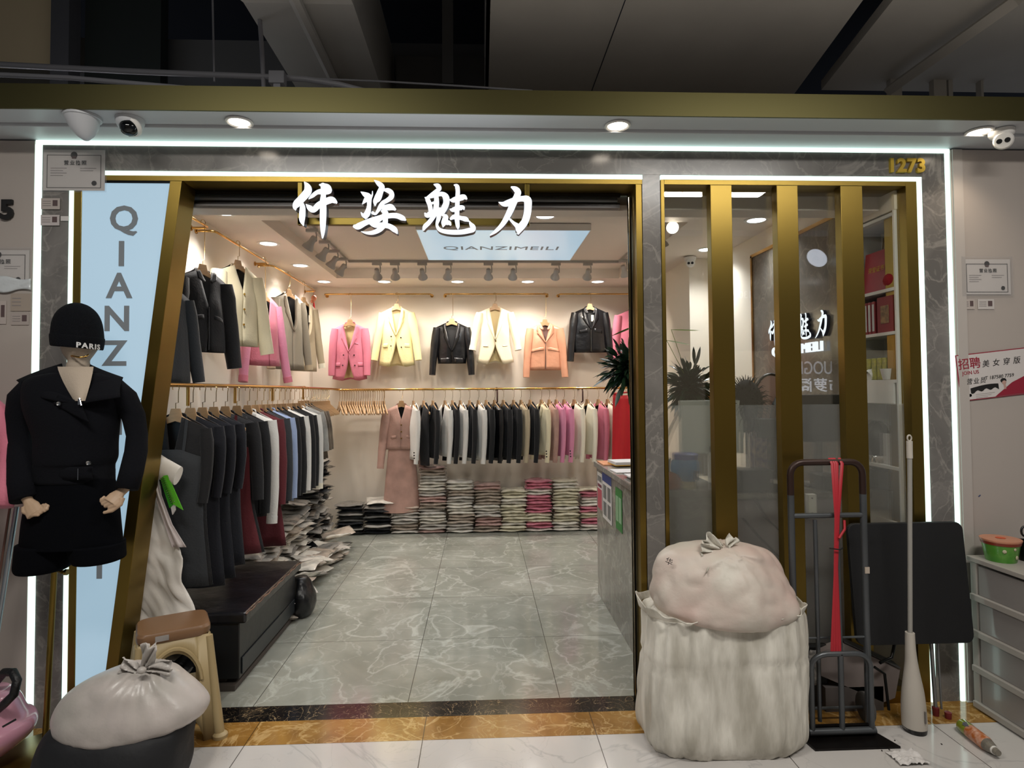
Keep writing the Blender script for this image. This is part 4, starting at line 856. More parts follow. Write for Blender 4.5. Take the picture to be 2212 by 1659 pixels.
def bagged(name, c, c2=None): return mat(name, c, 0.22, spec=0.6, coat=0.6, bump=0.5, bscale=22, var=0 if c2 else 0.18, c2=c2, vscale=9)
BG = dict(dark=bagged('bagged_black', '1e1f22'), grey=bagged('bagged_grey_clothes', '8b8883'), lgrey=bagged('bagged_light_grey', 'c4bfb7'), white=bagged('bagged_white', 'dbd6cb'), taupe=bagged('bagged_taupe', 'b0a395'),
          rose=bagged('bagged_dusty_rose', 'bf9f97'), cream=bagged('bagged_cream', 'd8d2bb'), pink=bagged('bagged_pink', 'cf8291'), char=bagged('bagged_charcoal', '3a3a3d'))
NP = [0]; CN = dict(dark='black', grey='grey', lgrey='pale grey', white='white', taupe='taupe', rose='dusty rose', cream='cream', pink='pink', char='charcoal')
def packet(loc, rz, c, label, group, tilt=(0, 0)):
    o = bpy.data.objects.new('folded_garment', PM[NP[0] % 6]); NP[0] += 1; S.collection.objects.link(o); o.location = loc; o.rotation_euler = (tilt[0], tilt[1], rz)
    o.material_slots[0].link = 'OBJECT'; o.material_slots[0].material = BG[c]; tag(o, label, 'folded clothes', group)
hh = 0.0345
COLS = [(757, 1090, ['dark', 'lgrey', 'dark', 'char', 'grey'], 'black', 'leftmost back stack'), (816, 1088, ['dark', 'char', 'lgrey', 'dark', 'dark', 'grey'], 'black', 'second back stack from the left'), (876, 1092, ['lgrey', 'taupe', 'lgrey'], 'grey', 'back stack below the dusty pink suit'),
 (935, 1005, ['lgrey', 'taupe', 'rose', 'lgrey', 'white'], 'mixed pale', 'tallest back stack'), (996, 1037, ['white', 'lgrey', 'taupe', 'white'], 'white-grey', 'back stack right of the tallest'), (1054, 1044, ['taupe', 'rose', 'lgrey', 'white', 'taupe'], 'taupe and rose', 'back stack two right of the tallest'),
 (1110, 1056, ['cream', 'white', 'cream'], 'off-white', 'low cream back stack left of pink one'), (1163, 1037, ['pink', 'pink', 'white', 'pink', 'cream', 'pink'], 'pink and white', 'mostly pink back stack'), (1222, 1036, ['cream', 'white', 'cream'], 'cream', 'cream back stack between pink ones'),
 (1281, 1054, ['pink', 'white', 'pink', 'cream'], 'pink and cream', 'back stack beside the counter')]
for u, vt, cs, w, where in COLS:
    x = at(u, 1100, Y=3.8).x; H = at(u, vt, Y=3.78).z; n = max(3, int(round(H / hh))); sh = random.uniform(0, 3)
    g_ = 'bagged clothes in the %s' % where
    for k in range(n):
        c = cs[int(k * 0.45 + sh) % len(cs)] if w != 'black' else cs[k % len(cs)]
        if w in ('off-white', 'cream') and k % 5 == 3: c = 'cream'
        jx = 0.012 * math.sin(k * 0.9 + u) + random.uniform(-.008, .008)
        packet((x + jx, 3.86 + random.uniform(-.012, .012), 0.020 + hh * k), random.uniform(-.05, .05) + (PI if random.random() < .5 else 0), c, '%s bagged garment %s up in the %s' % (CN[c], ORD[k], where), g_)
    if where.startswith('second'): packet((x + 0.03, 3.82, 0.03 + hh * n), 0.2, 'white', 'single white packet lying on top of the second back stack', None, (0.12, 0))
LS = [(3.42, 0.90, 'far corner', ['dark', 'char', 'grey', 'lgrey']), (3.05, 0.78, 'second from the corner', ['grey', 'lgrey', 'taupe', 'dark']), (2.68, 0.62, 'third from the corner', ['lgrey', 'white', 'grey']), (2.30, 0.50, 'fourth from the corner', ['taupe', 'white', 'grey', 'lgrey']),
      (1.93, 0.44, 'behind the black bench', ['lgrey', 'taupe', 'white', 'grey']), (1.56, 0.40, 'by the far end of the black bench', ['white', 'dark', 'lgrey'])]
for y, H, w, cs in LS:
    n = int(H / hh)
    for k in range(n):
        packet((-1.40 + 0.03 * math.sin(k * 0.7 + y * 3) + random.uniform(-.03, .03), y + random.uniform(-.035, .035), 0.022 + hh * k), PI / 2 + random.uniform(-.25, .25), random.choice(cs), 'bagged garment %s up, left wall stack %s' % (ORD[k], w), 'bagged clothes in the left wall stack %s' % w, (random.uniform(-.10, .10), random.uniform(-.10, .12)))
for k in range(30):
    y = random.uniform(1.2, 3.3); x = -1.13 + 0.05 * random.random(); 
    packet((x, y, 0.02 + (k % 6) * 0.03), random.uniform(0, 3), random.choice(['lgrey', 'white', 'taupe', 'grey']), 'bagged garment slid off the stacks at the left floor edge', 'loose bagged clothes at the left floor edge', (random.uniform(-.2, .2), random.uniform(-.2, .35)))
# ------------------------------------------------------------------ silhouettes measured on a real plane, given real depth
def crings(rings, sub=4):
    out = []; n = len(rings)
    for i in range(n - 1):
        p0, p1, p2, p3 = rings[max(i - 1, 0)], rings[i], rings[i + 1], rings[min(i + 2, n - 1)]
        for k in range(sub):
            t = k / sub; out.append([0.5 * ((2 * p1[c]) + (-p0[c] + p2[c]) * t + (2 * p0[c] - 5 * p1[c] + 4 * p2[c] - p3[c]) * t * t + (-p0[c] + 3 * p1[c] - 3 * p2[c] + p3[c]) * t ** 3) for c in range(len(p1))])
    out.append(list(rings[-1])); return out
def silh(mb, rings, Y, org, dr=0.8, n=40, ex=2.0, disp=None, sub=4, zmin=None, yoff=None, caps=True):
    """rings: (v, uL, uR[, half depth, y shift]) measured on plane Y; returns rings of an oval body around it"""
    o = Vector(org); vs = []; R4 = crings([tuple(r) + ((None,) if 0 else ()) for r in rings], sub)
    for r in R4:
        v, a, b = r[:3]; pa, pb = at(a, v, Y=Y), at(b, v, Y=Y); hw = max(1e-4, (pb.x - pa.x) / 2); cx = (pa.x + pb.x) / 2; z = (pa.z + pb.z) / 2
        if zmin is not None: z = max(z, zmin)
        d = r[3] if len(r) > 3 else hw * dr; ys = r[4] if len(r) > 4 else 0
        for j in range(n):
            t = 2 * PI * j / n; ct, st = math.cos(t), math.sin(t)
            e = 2 / ex; x = hw * (abs(ct) ** e) * (1 if ct > 0 else -1); y = d * (abs(st) ** e) * (1 if st > 0 else -1)
            p = Vector((cx + x, Y + ys + y, z))
            if disp: p += disp(p, Vector((ct, st, 0)), t, v)
            if zmin is not None: p.z = max(p.z, zmin)
            vs.append(p - o)
    k = len(R4); fs = [(i * n + j, i * n + (j + 1) % n, (i + 1) * n + (j + 1) % n, (i + 1) * n + j) for i in range(k - 1) for j in range(n)]
    if caps: fs += [tuple(range(n)), tuple((k - 1) * n + j for j in range(n))]
    return mb.add(vs, fs)

# ------------------------------------------------------------------ mannequins
M_SKIN = mat('beige_mannequin_skin', 'b3977c', 0.5); M_SKINP = mat('pale_mannequin_cloth', 'a99b8b', 0.8, bump=0.2, bscale=150)
M_BLK = mat('black_wool', '07080e', 0.95, spec=0.2, bump=0.3, bscale=120); M_BLK2 = mat('black_soft_leather', '0a0b0f', 0.6, bump=0.3, bscale=40); M_KNIT = mat('black_knit', '05070d', 0.95, bump=0.8, bscale=220, spec=0.2)
def hand(org, wrist, knuck, side, fdir, curl, parent, name='hand'):
    """palm from wrist to knuckles with four bent fingers and a thumb; remeshed to one skin"""
    w, k = Vector(wrist), Vector(knuck); ax = (k - w).normalized(); sd = Vector(side).normalized(); nn = Vector(fdir).normalized(); m = MB()
    L_ = (k - w).length
    m.tube([w - ax * 0.05, w, w + ax * L_ * 0.45, k], [0.022, (0.021, 0.018), (0.034, 0.014), (0.036, 0.013)], 12, ref=sd)
    for i, (off, l) in enumerate(((-0.027, 0.062), (-0.009, 0.070), (0.009, 0.066), (0.026, 0.052))):
        b = k + sd * off - ax * 0.006; p = [b]; a = 0.25
        for s_, f in ((0.45, curl), (0.30, curl * 1.1), (0.25, curl * 0.8)):
            a += f; p.append(p[-1] + (ax * math.cos(a) + nn * math.sin(a)) * l * s_)
        m.tube(p, [0.0092, 0.0086, 0.0078, 0.0066], 8); m.sphere(p[-1], 0.0066, 8, 6)
        for q in p[1:-1]: m.sphere(q, 0.0084, 8, 6)
    b = w + ax * L_ * 0.25 - sd * 0.024; p = [b, b - sd * 0.022 + ax * 0.018 + nn * 0.012, b - sd * 0.022 + ax * 0.046 + nn * 0.030, b - sd * 0.008 + ax * 0.062 + nn * 0.042]
    m.tube(p, [0.014, 0.0105, 0.009, 0.007], 8); m.sphere(p[-1], 0.007, 8, 6)
    o = m.build(name, M_SKIN, parent, smooth=180); md = o.modifiers.new('skin', 'REMESH'); md.mode = 'VOXEL'; md.voxel_size = 0.0028; md.use_smooth_shade = True
    return o
MY = -0.36
def mq(u, v, dy=0.0): p = at(u, v, Y=MY + dy); return Vector((p.x, MY + dy, p.z))
base = at(93, 1625, Z=0); MO = Vector((base.x, MY, 0))
mn = thing('mannequin', 'mannequin in black jacket, shorts and knitted cap at left of entrance', 'mannequin', MO)
def L3(u, v, dy=0.0): return mq(u, v, dy) - MO
m = MB(); silh(m, [(735, 135, 207, .075), (750, 138, 206, .08), (765, 143, 197, .07), (778, 150, 190, .05), (790, 147, 192, .048), (815, 143, 194, .05), (835, 120, 210, .06), (860, 118, 215, .07), (900, 120, 214, .07)], MY, MO, n=28)
o = m.build('body', M_SKINP, mn, smooth=180)
MB().tube([L3(147, 764, -.03) + Vector((0, 0, 0)), L3(155, 769, -.062), L3(172, 772, -.072), L3(186, 770, -.06), L3(191, 766, -.03)], 0.004, 6).build('chin_band', M_GOLD, mn, smooth=60)
MB().tube([L3(131, 795, -.03), L3(133, 815, -.06), L3(144, 838, -.08), L3(160, 862, -.095), L3(176, 862, -.095), L3(190, 835, -.08), L3(198, 800, -.03)], 0.0022, 5).build('necklace', M_GOLD, mn)
# cap: knitted dome with turned band
m = MB(); silh(m, [(655, 160, 176, .02), (661, 145, 190, .05), (676, 129, 205, .08), (700, 120, 214, .10), (735, 118, 217, .108), (746, 121, 214, .106)], MY, MO, n=36, caps=True, disp=lambda p, n_, t, v: n_ * (0.0015 * math.sin(t * 36)))
cap = m.build('knitted_cap', M_KNIT, mn, smooth=180)
m = MB(); silh(m, [(726, 118, 217, .108), (730, 117, 218, .111), (748, 119, 215, .111), (752, 121, 213, .107)], MY, MO, n=36, disp=lambda p, n_, t, v: n_ * (0.0012 * math.sin(t * 36)) + Vector((0, 0, -0.03 * (n_.x * 0.5) * 0.6)))
m.build('cap_band', M_KNIT, cap, smooth=180)
cc = L3(167, 742); hw = (mq(218, 742) - mq(167, 742)).x
def wrap(co):
    x = co.x; a = x / hw; z = co.z
    return Vector((cc.x + hw * 1.03 * math.sin(a), -0.1135 * math.cos(a) + co.y, cc.z + z - 0.0145 * math.sin(a)))
text('cap_lettering', 'PARIS', mat('white_stitching', 'c9c9c9', 0.8), 0.033, 0.0012, cap, T(0.108, 0, -0.006), bold=0.0010, spacing=1.25, fn=wrap)
def jacket_man(mn, fm, uo, vo, arms, MO, rough=0.0):
    def q(u, v, dy=0.0): return mq(u + uo, v + vo, dy) - MO
    m = MB()
    fo = lambda p, n_, t, v: n_ * (0.012 * nz((p.x * 7, p.y * 7, p.z * 5)))
    silh(m, [(r[0] + vo, r[1] + uo, r[2] + uo, r[3]) for r in [(806, 112, 222, .075), (815, 70, 246, .085), (832, 52, 258, .10), (870, 55, 258, .12), (910, 66, 254, .125), (950, 78, 249, .12), (985, 80, 247, .12), (998, 82, 243, .118), (1008, 79, 240, .11), (1040, 78, 240, .112)]], MY, MO, n=40, disp=fo)
    jk = m.build('jacket', fm, mn, smooth=180)
    if 'L' in arms:
        m = MB().tube([q(66, 838), q(46, 862, .01), q(38, 905, .02), q(43, 955, .01), q(44, 990, -.03), q(46, 1040, -.07), q(52, 1078, -.10)], [.05, .058, .052, .047, .052, .055, .055], 18, flat=0.85, ref=(1, 0, 0)); m.build('sleeve', fm, jk, smooth=180)
    if 'R' in arms:
        m = MB().tube([q(244, 836), q(270, 862, .01), q(289, 900, .02), q(296, 940, .01), q(294, 975, -.03), q(284, 1020, -.07), q(274, 1056, -.10)], [.05, .057, .052, .047, .05, .052, .05], 18, flat=0.85, ref=(1, 0, 0)); m.build('sleeve', fm, jk, smooth=180)
    return jk, q
jk, q = jacket_man(mn, M_BLK, 0, 0, 'LR', MO)
def bil(c, a, b):  # bilinear patch through 4 px corners with bulge
    (p00, p10, p11, p01) = c; t = p00.lerp(p10, a).lerp(p01.lerp(p11, a), b); return t
def patch(name, corners, dep, parent, fm, bulge=0.02, nu=8, nv=8, solid=0.006):
    cs = [q(u, v, d) for (u, v, d) in corners]
    MB().grid(lambda a, b: bil(cs, a, b) + Vector((0, -bulge * math.sin(a * PI) * 0.6 - bulge * math.sin(b * PI) * 0.4, 0)), nu, nv).build(name, fm, parent, smooth=60, solid=solid)
patch('collar_wing', [(134, 786, .02), (36, 822, .02), (92, 860, -.11), (166, 872, -.128)], 0, jk, M_BLK, 0.03)
patch('collar_wing', [(192, 786, .02), (266, 816, .02), (260, 858, -.10), (176, 872, -.128)], 0, jk, M_BLK, 0.03)
patch('storm_flap', [(128, 852, -.125), (174, 868, -.13), (194, 914, -.128), (116, 872, -.125)], 0, jk, M_BLK, 0.006)
patch('waist_band', [(128, 1008, -.105), (200, 1008, -.105), (200, 1036, -.107), (128, 1036, -.107)], 0, jk, M_BLK, 0.010, 10, 3)
MB().grid(lambda a, b: q(lerp(lerp(124, 160, b ** 1.3), lerp(202, 184, b ** 1.3), a), lerp(792, 866, b), -0.045 - 0.085 * b ** 0.6 - 0.018 * math.sin(a * PI)), 10, 10).build('chest', M_SKINP, mn, smooth=80)
for (u, v) in ((127, 872), (191, 1000)): MB().lathe([(0.003, 0), (0.009, 0.003), (0.010, -0.003)], 14, c=q(u, v, -.142), M=Rx(PI / 2)).build('snap', M_SILV, jk)
MB().cbox(q(172, 868, -.146), (0.012, 0.006, 0.026)).tube([q(172, 860, -.145), q(176, 876, -.155)], 0.003, 6).build('zip_pull', M_SILV, jk)
MB().box(-0.0015, 0.0015, -0.002, 0.002, -0.05, 0.0).build('zip', M_SILV, jk, loc=q(169, 1012, -.122))
# hands
hand(MO, q(62, 1084, -.10), q(76, 1110, -.13), (1, .2, .5), (0.75, 0.1, 0.25), 1.1, mn)
hand(MO, q(260, 1064, -.10), q(238, 1086, -.13), (-1, .2, .6), (-0.7, .2, -0.2), 1.0, mn)
# shorts
m = MB()
silh(m, [(1030, 78, 242, .11), (1060, 68, 250, .115), (1110, 55, 257, .12), (1160, 46, 262, .12), (1178, 44, 264, .12)], MY, MO, n=40, disp=lambda p, n_, t, v: n_ * 0.01 * nz((p.x * 9, p.y * 9, p.z * 3)))
silh(m, [(1172, 44, 158, .118), (1200, 41, 154, .118), (1222, 39, 148, .115), (1230, 44, 140, .11)], MY, MO, n=30)
silh(m, [(1172, 152, 264, .118), (1195, 158, 265, .115), (1206, 162, 265, .112), (1210, 166, 258, .11)], MY, MO, n=30)
m.build('shorts', mat('black_shorts_cloth', '040509', 0.95, bump=0.2, bscale=100, spec=0.1), mn, smooth=180)
# stand
top = L3(120, 1180, .05)
MB().tube([top, Vector((0.0, 0.02, 0.02))], 0.013, 14).tube([Vector((0, .02, .0)), Vector((0, .02, .03))], 0.022, 14).build('stand_pole', M_BRASS, mn, smooth=50)
MB().tube([L3(126, 1232, .04), L3(135, 1236, .02)], 0.008, 8).lathe([(0.0001, 0), (0.014, 0), (0.014, 0.012), (0.0001, 0.012)], 12, c=L3(140, 1236, .02), M=Ry(PI / 2)).build('pole_screw', M_BRASS, mn, smooth=50)
MB().lathe([(0.0001, 0.0), (0.19, 0.0), (0.192, 0.004), (0.185, 0.009), (0.0001, 0.010)], 40, c=(0.0, 0.0, 0)).build('stand_base', M_BRASS, mn, smooth=40)
# neighbour in pink
MP = Vector((MO.x - 0.62, MY, 0)); mp = thing('mannequin', 'mannequin in pink coat cut off by the left picture edge', 'mannequin', MP)
jp, q2 = jacket_man(mp, F['pink'], -272, 38, 'LR', MP)
silh_m = MB(); silh(silh_m, [(1060, -198, -28, .11), (1110, -205, -18, .13), (1150, -208, -14, .14)], MY, MP, n=30); silh_m.build('coat_skirt', F['pink'], mp, smooth=180)
MB().tube([(0, .02, 1.1), (0, .02, 0.0)], 0.013, 12).build('stand_pole', M_BRASS, mp, smooth=50)
MB().lathe([(0.0001, 0.0), (0.16, 0.0), (0.16, 0.008), (0.0001, 0.010)], 36).build('stand_base', M_BRASS, mp, smooth=40)
silh_m = MB(); silh(silh_m, [(690, -130, -80, .06), (720, -150, -60, .1), (770, -150, -62, .1), (800, -140, -72, .07), (820, -128, -82, .05), (850, -128, -82, .05)], MY, MP, n=24); silh_m.build('body', M_SKINP, mp, smooth=180)
# steamer at the left edge: pink water tank, black hose loop, telescopic poles
STY = -0.42
M_PKP = mat('pink_translucent_plastic', 'c08a9c', 0.25, coat=0.4)
st = thing('garment_steamer', 'pink garment steamer with black hose at left edge', 'garment steamer', (-1.95, STY, 0))
SO = Vector((-1.95, STY, 0))
m = MB(); silh(m, [(1492, -60, 8, .08), (1500, -70, 18, .10), (1520, -80, 30, .13), (1550, -90, 42, .15), (1562, -95, 58, .17), (1580, -95, 62, .175), (1600, -90, 50, .17), (1625, -80, 20, .15)], STY, SO, n=36, zmin=0.0); m.build('water_tank', M_PKP, st, smooth=60)
def sp(u, v, dy=0): p = at(u, v, Y=STY + dy); return Vector((p.x, STY + dy, p.z)) - SO
MB().tube([sp(-20, 1545, -.05), sp(8, 1522, -.08), sp(30, 1500, -.08), sp(37, 1470, -.07), sp(28, 1452, -.05), sp(10, 1452, -.03), sp(-15, 1480, 0), sp(-30, 1520, 0)], [0.018] * 8, 12).build('hose', mat('black_ribbed_hose', '0a0a0b', 0.5, bump=0.8, bscale=30), st, smooth=60)
MB().tube([sp(-25, 1490, .1), sp(36, 1095, .12)], 0.010, 10).build('pole', mat('silver_grey_pole', '9aa0a6', 0.3, 0.8), st, smooth=50)
MB().tube([sp(-38, 1490, .1), sp(22, 1095, .12)], 0.006, 10).build('pole', mat('brown_pole', '5c3d32', 0.4), st, smooth=50)
MB().box(-0.03, 0.03, -0.002, 0.002, -0.004, 0.004).build('vent_slot', M_BLACK, st, loc=sp(20, 1562, -.17), rot=(0, -0.5, 0))

# ------------------------------------------------------------------ papers on the walls
M_FILM = thin_glass('clear_sleeve', (0.93, 0.93, 0.93), 0.05, 0.08); M_DOC = mat('licence_paper', 'cbc5c1', 0.7); M_DOCB = mat('licence_border', '55504e', 0.7)
def licence(name, corners, label, Y=YF - 0.009, missing=False):
    (x0, z1), (x1, z0) = [(p.x, p.z) for p in (at(*corners[0], Y=Y), at(*corners[1], Y=Y))]; w, h = x1 - x0, z1 - z0
    t = thing(name, label, 'certificate', ((x0 + x1) / 2, Y, (z0 + z1) / 2))
    MB().box(-w / 2, w / 2, 0.0, 0.0012, -h / 2, h / 2).build('paper', M_DOC, t)
    m = MB(); b = 0.88 / 2; tk_ = 0.003
    m.box(-w * b, w * b, -0.0015, 0, h * b * 0.85 - tk_, h * b * 0.85).box(-w * b, w * b, -0.0015, 0, -h * b, -h * b + tk_).box(-w * b, -w * b + tk_, -0.0015, 0, -h * b, h * b * 0.85).box(w * b - tk_, w * b, -0.0015, 0, -h * b, h * b * 0.85)
    m.build('border', M_DOCB, t)
    MB().lathe([(0.0001, 0), (w * 0.055, 0)], 20, c=(0.0, -0.002, h * 0.37), M=Rx(PI / 2)).cbox((0, -0.0022, h * 0.31), (w * 0.07, 0.0008, h * 0.06)).build('emblem', mat('dark_red_emblem', '4b3230', 0.6), t)
    text('title', '营业执照', M_INK, w * 0.085, 0.0004, t, T(0.02 * w, -0.002, h * 0.17), bold=0.0002, spacing=1.25)
    m = MB()
    for k in range(4): m.box(-w * 0.38, -w * (0.12 + 0.06 * (k % 2)), -0.0014, 0, h * (0.04 - 0.06 * k), h * (0.052 - 0.06 * k))
    for k in range(2): m.box(w * 0.10, w * (0.36 - 0.05 * k), -0.0014, 0, h * (0.04 - 0.06 * k), h * (0.052 - 0.06 * k))
    m.build('small_print', mat('grey_print', '8a8482', 0.7), t)
    MB().lathe([(w * 0.035, 0), (w * 0.042, 0)], 20, c=(w * 0.33, -0.002, -h * 0.32), M=Rx(PI / 2)).build('stamp', mat('grey_print', '8a8482', 0.7), t)
    MB().grid(lambda a, b: Vector((lerp(-w / 2 - 0.012, w / 2 + 0.012, a), -0.004, lerp(-h / 2 - 0.01, h / 2 + 0.014, b))), 1, 1).build('clear_sleeve', M_FILM, t)
    return t
licence('business_licence', ((94, 323), (226, 412)), 'licence in clear sleeve on upper left corner of shop front')
licence('business_licence', ((-70, 540), (62, 618)), 'licence cut off by left picture edge, below the number 5')
licence('business_licence', ((2080, 560), (2184, 636)), 'licence in clear sleeve on the right wall panel')
def idcard(u0, v0, u1, v1, label, tint='b4aaa4', photo=True):
    Y = YF - 0.008; a, b = at(u0, v0, Y=Y), at(u1, v1, Y=Y); w, h = b.x - a.x, a.z - b.z
    t = thing('name_card', label, 'card', ((a.x + b.x) / 2, Y, (a.z + b.z) / 2))
    MB().box(-w / 2, w / 2, 0, 0.0012, -h / 2, h / 2).build('card', mat('card_' + tint, tint, 0.5), t)
    if photo: MB().box(w * 0.12, w * 0.38, -0.001, 0, -h * 0.2, h * 0.32).build('portrait_photo', mat('small_portrait', '5a4a4a', 0.5), t)
    m = MB()
    for k in range(3): m.box(-w * 0.42, w * 0.02, -0.001, 0, h * (0.2 - 0.2 * k), h * (0.25 - 0.2 * k))
    m.build('print_lines', mat('grey_print', '8a8482', 0.7), t)
idcard(89, 428, 129, 452, 'upper small card with portrait on marble below the left licence')
idcard(88, 464, 128, 487, 'lower creased small card on marble below the left licence', 'beb6b4')
tag(MB().box(-0.022, 0.022, 0, 0.001, -0.012, 0.012).build('paper_label', M_PAPER, loc=at(141, 472, Y=YF - 0.006)), 'blank white paper label beside the lower small card on marble', 'label')
idcard(-16, 650, 13, 700, 'small card cut by the left picture edge above the pink mannequin')
idcard(24, 676, 62, 702, 'small card with portrait beside the left outer LED line', 'a89e98')
idcard(23, 634, 66, 672, 'blank upper card beside the left outer LED line', 'a09488', False)
idcard(2078, 646, 2106, 668, 'left small card in sleeve below the right licence')
idcard(2112, 646, 2148, 668, 'right small card in sleeve below the right licence', 'c0bab6')
m = MB(); m.grid(lambda a, b: at(lerp(-60, 66, a), lerp(600, 628, b) + 4 * math.sin(a * 9 + b * 3), Y=YF - 0.012 - 0.006 * abs(math.sin(a * 7 + b * 4))), 24, 6)
tag(m.build('torn_film', mat('white_glossy_film', 'c9ced0', 0.2, bump=0.4, bscale=20), smooth=60, solid=0.001), 'torn shiny white film below the licence at the left edge', 'plastic film')
# JOIN US poster, tilted
pc = at(2136, 813, Y=YF - 0.01); pt = thing('recruitment_poster', 'tilted white poster with red border reading JOIN US on right panel', 'poster', pc, (0, -0.105, 0))
MB().box(-0.168, 0.25, 0, 0.002, -0.115, 0.13).build('board', mat('poster_red_edge', '8c1f34', 0.6), pt); MB().box(-0.163, 0.245, -0.0012, 0, -0.11, 0.125).build('sheet', mat('poster_white', 'cac4c1', 0.6), pt)
M_RED = mat('poster_red', '8e1f33', 0.6)
text('heading', '招聘', M_RED, 0.062, 0.0005, pt, T(-0.098, -0.0018, 0.075), bold=0.0006); text('heading', 'JOIN US', M_RED, 0.026, 0.0005, pt, T(-0.098, -0.0018, 0.030), bold=0.0004)
text('handwriting', '美 女 穿 版', M_INK, 0.040, 0.0005, pt, T(0.075, -0.0018, 0.066), spacing=1.15, shear=0.2)
text('handwriting', '营业员', M_INK, 0.034, 0.0005, pt, T(-0.075, -0.0018, -0.018), spacing=1.2, shear=0.2); text('handwriting', 'T 187580 7759', M_INK, 0.026, 0.0005, pt, T(0.055, -0.0018, -0.008), shear=0.2)
m = MB(); m.grid(lambda a, b: Vector((lerp(-0.11, 0.045, a), -0.0018, -0.052 + 0.012 * math.sin(a * 2.2) - b * 0.026 - 0.006 * math.sin(a * 20) * b)), 16, 2); m.build('ink_scribble', M_INK, pt)
MB().prism([(0.02, -0.0017, -0.109), (0.244, -0.0017, -0.109), (0.244, -0.0017, 0.0), (0.12, -0.0017, -0.045)], (0, -0.0003, 0)).build('red_corner', M_RED, pt)
m = MB().sphere((0.075, -0.002, -0.030), (0.017, 0.0012, 0.013), 12, 6); m.build('figure_hair', M_INK, pt); MB().sphere((0.077, -0.0026, -0.040), (0.012, 0.0012, 0.011), 12, 6).tube([(0.078, -0.0022, -0.05), (0.08, -0.0022, -0.075)], 0.006, 6, flat=0.2).build('figure_face', mat('printed_skin', 'b79488', 0.6), pt)
m = MB()
for k in range(3): m.box(-0.085, 0.02 - 0.02 * k, -0.0016, -0.0012, -0.088 - 0.009 * k, -0.086 - 0.009 * k)
m.build('small_print', mat('grey_print', '8a8482', 0.7), pt)
MB().lathe([(0.0001, 0), (0.008, 0)], 14, c=(-0.115, -0.0016, -0.088), M=Rx(PI / 2)).build('red_dot', M_RED, pt)

# ------------------------------------------------------------------ bags, stool, bench at the left
def wr(p, n_, t, v, a=0.02, f=5): return n_ * (a * nz((p.x * f, p.y * f, p.z * f)) + a * 0.5 * abs(nz((p.x * f * 2.6, p.y * f * 2.6, p.z * f * 1.4))))
M_BAGW = mat('white_thin_bag', 'bdb4af', 0.35, bump=0.6, bscale=9, c2='a8a39c', vscale=5, sheen=0.1, spec=0.5)
M_BAGB = mat('black_bin_bag', '111215', 0.3, bump=0.7, bscale=12, spec=0.6)
BY2 = -0.62; o = Vector((at(270, 1500, Y=BY2).x, BY2, 0))
t = thing('black_bag', 'large black cloth bundle under the tied white bag at bottom left', 'bag', o)
m = MB(); silh(m, [(1548, 180, 380, .12), (1556, 135, 410, .17), (1580, 112, 412, .2), (1620, 102, 402, .22), (1660, 104, 396, .22), (1700, 118, 385, .2), (1720, 130, 370, .18)], BY2, o, n=60, ex=2.6, zmin=0.0, disp=lambda p, n_, t_, v: wr(p, n_, t_, v, 0.025, 4))
m.build('bundle', mat('black_bundle_cloth', '0f1014', 0.7, bump=0.6, bscale=10), t, smooth=180)
zk = 0.0
t = thing('white_bag', 'white thin plastic bag tied with a knot resting on the black bundle', 'bag', o + Vector((0, 0, 0.0)))
m = MB(); kn = at(306, 1447, Y=BY2 - 0.06)
def cr(p, n_, t_, v):
    a = math.atan2(p.x - kn.x, kn.z - p.z + 0.02); fall = max(0, 1 - (p - kn).length / 0.3)
    return wr(p, n_, t_, v, 0.016, 6) + Vector((0, -1, 0)) * (0.010 * math.sin(a * 17) * fall)
silh(m, [(1438, 262, 340, .04), (1446, 232, 372, .09), (1465, 190, 395, .14), (1490, 150, 420, .17), (1520, 128, 440, .19), (1545, 124, 436, .19), (1562, 132, 415, .18), (1574, 170, 400, .15), (1582, 230, 380, .10)], BY2, o, n=90, sub=7, disp=cr)
m.build('bag_body', M_BAGW, t, smooth=180)
m = MB()
def ear(u0, v0, u1, v1, w0, w1, dy):
    A, B = at(u0, v0, Y=BY2 - 0.05) - o, at(u1, v1, Y=BY2 - 0.05) - o; ax = (B - A); sd = Vector((-ax.z, 0, ax.x)).normalized()
    m.grid(lambda a, b: A + ax * b + sd * ((a - 0.5) * lerp(w0, w1, b ** 0.6)) + Vector((0, dy * b + 0.012 * math.sin(a * 12 + b * 5), 0.006 * math.sin(a * 9) * b)), 12, 8)
ear(312, 1446, 330, 1392, 0.02, 0.07, -0.02); ear(322, 1444, 318, 1400, 0.02, 0.05, 0.03); ear(300, 1446, 262, 1436, 0.02, 0.07, 0.0); ear(318, 1446, 372, 1440, 0.02, 0.06, -0.01)
m.build('tied_ears', M_BAGW, t, smooth=80, solid=0.002)
MB().sphere(at(306, 1448, Y=BY2 - 0.1) - o, (0.018, 0.016, 0.014), 12, 8).build('knot', M_BAGW, t, smooth=180)
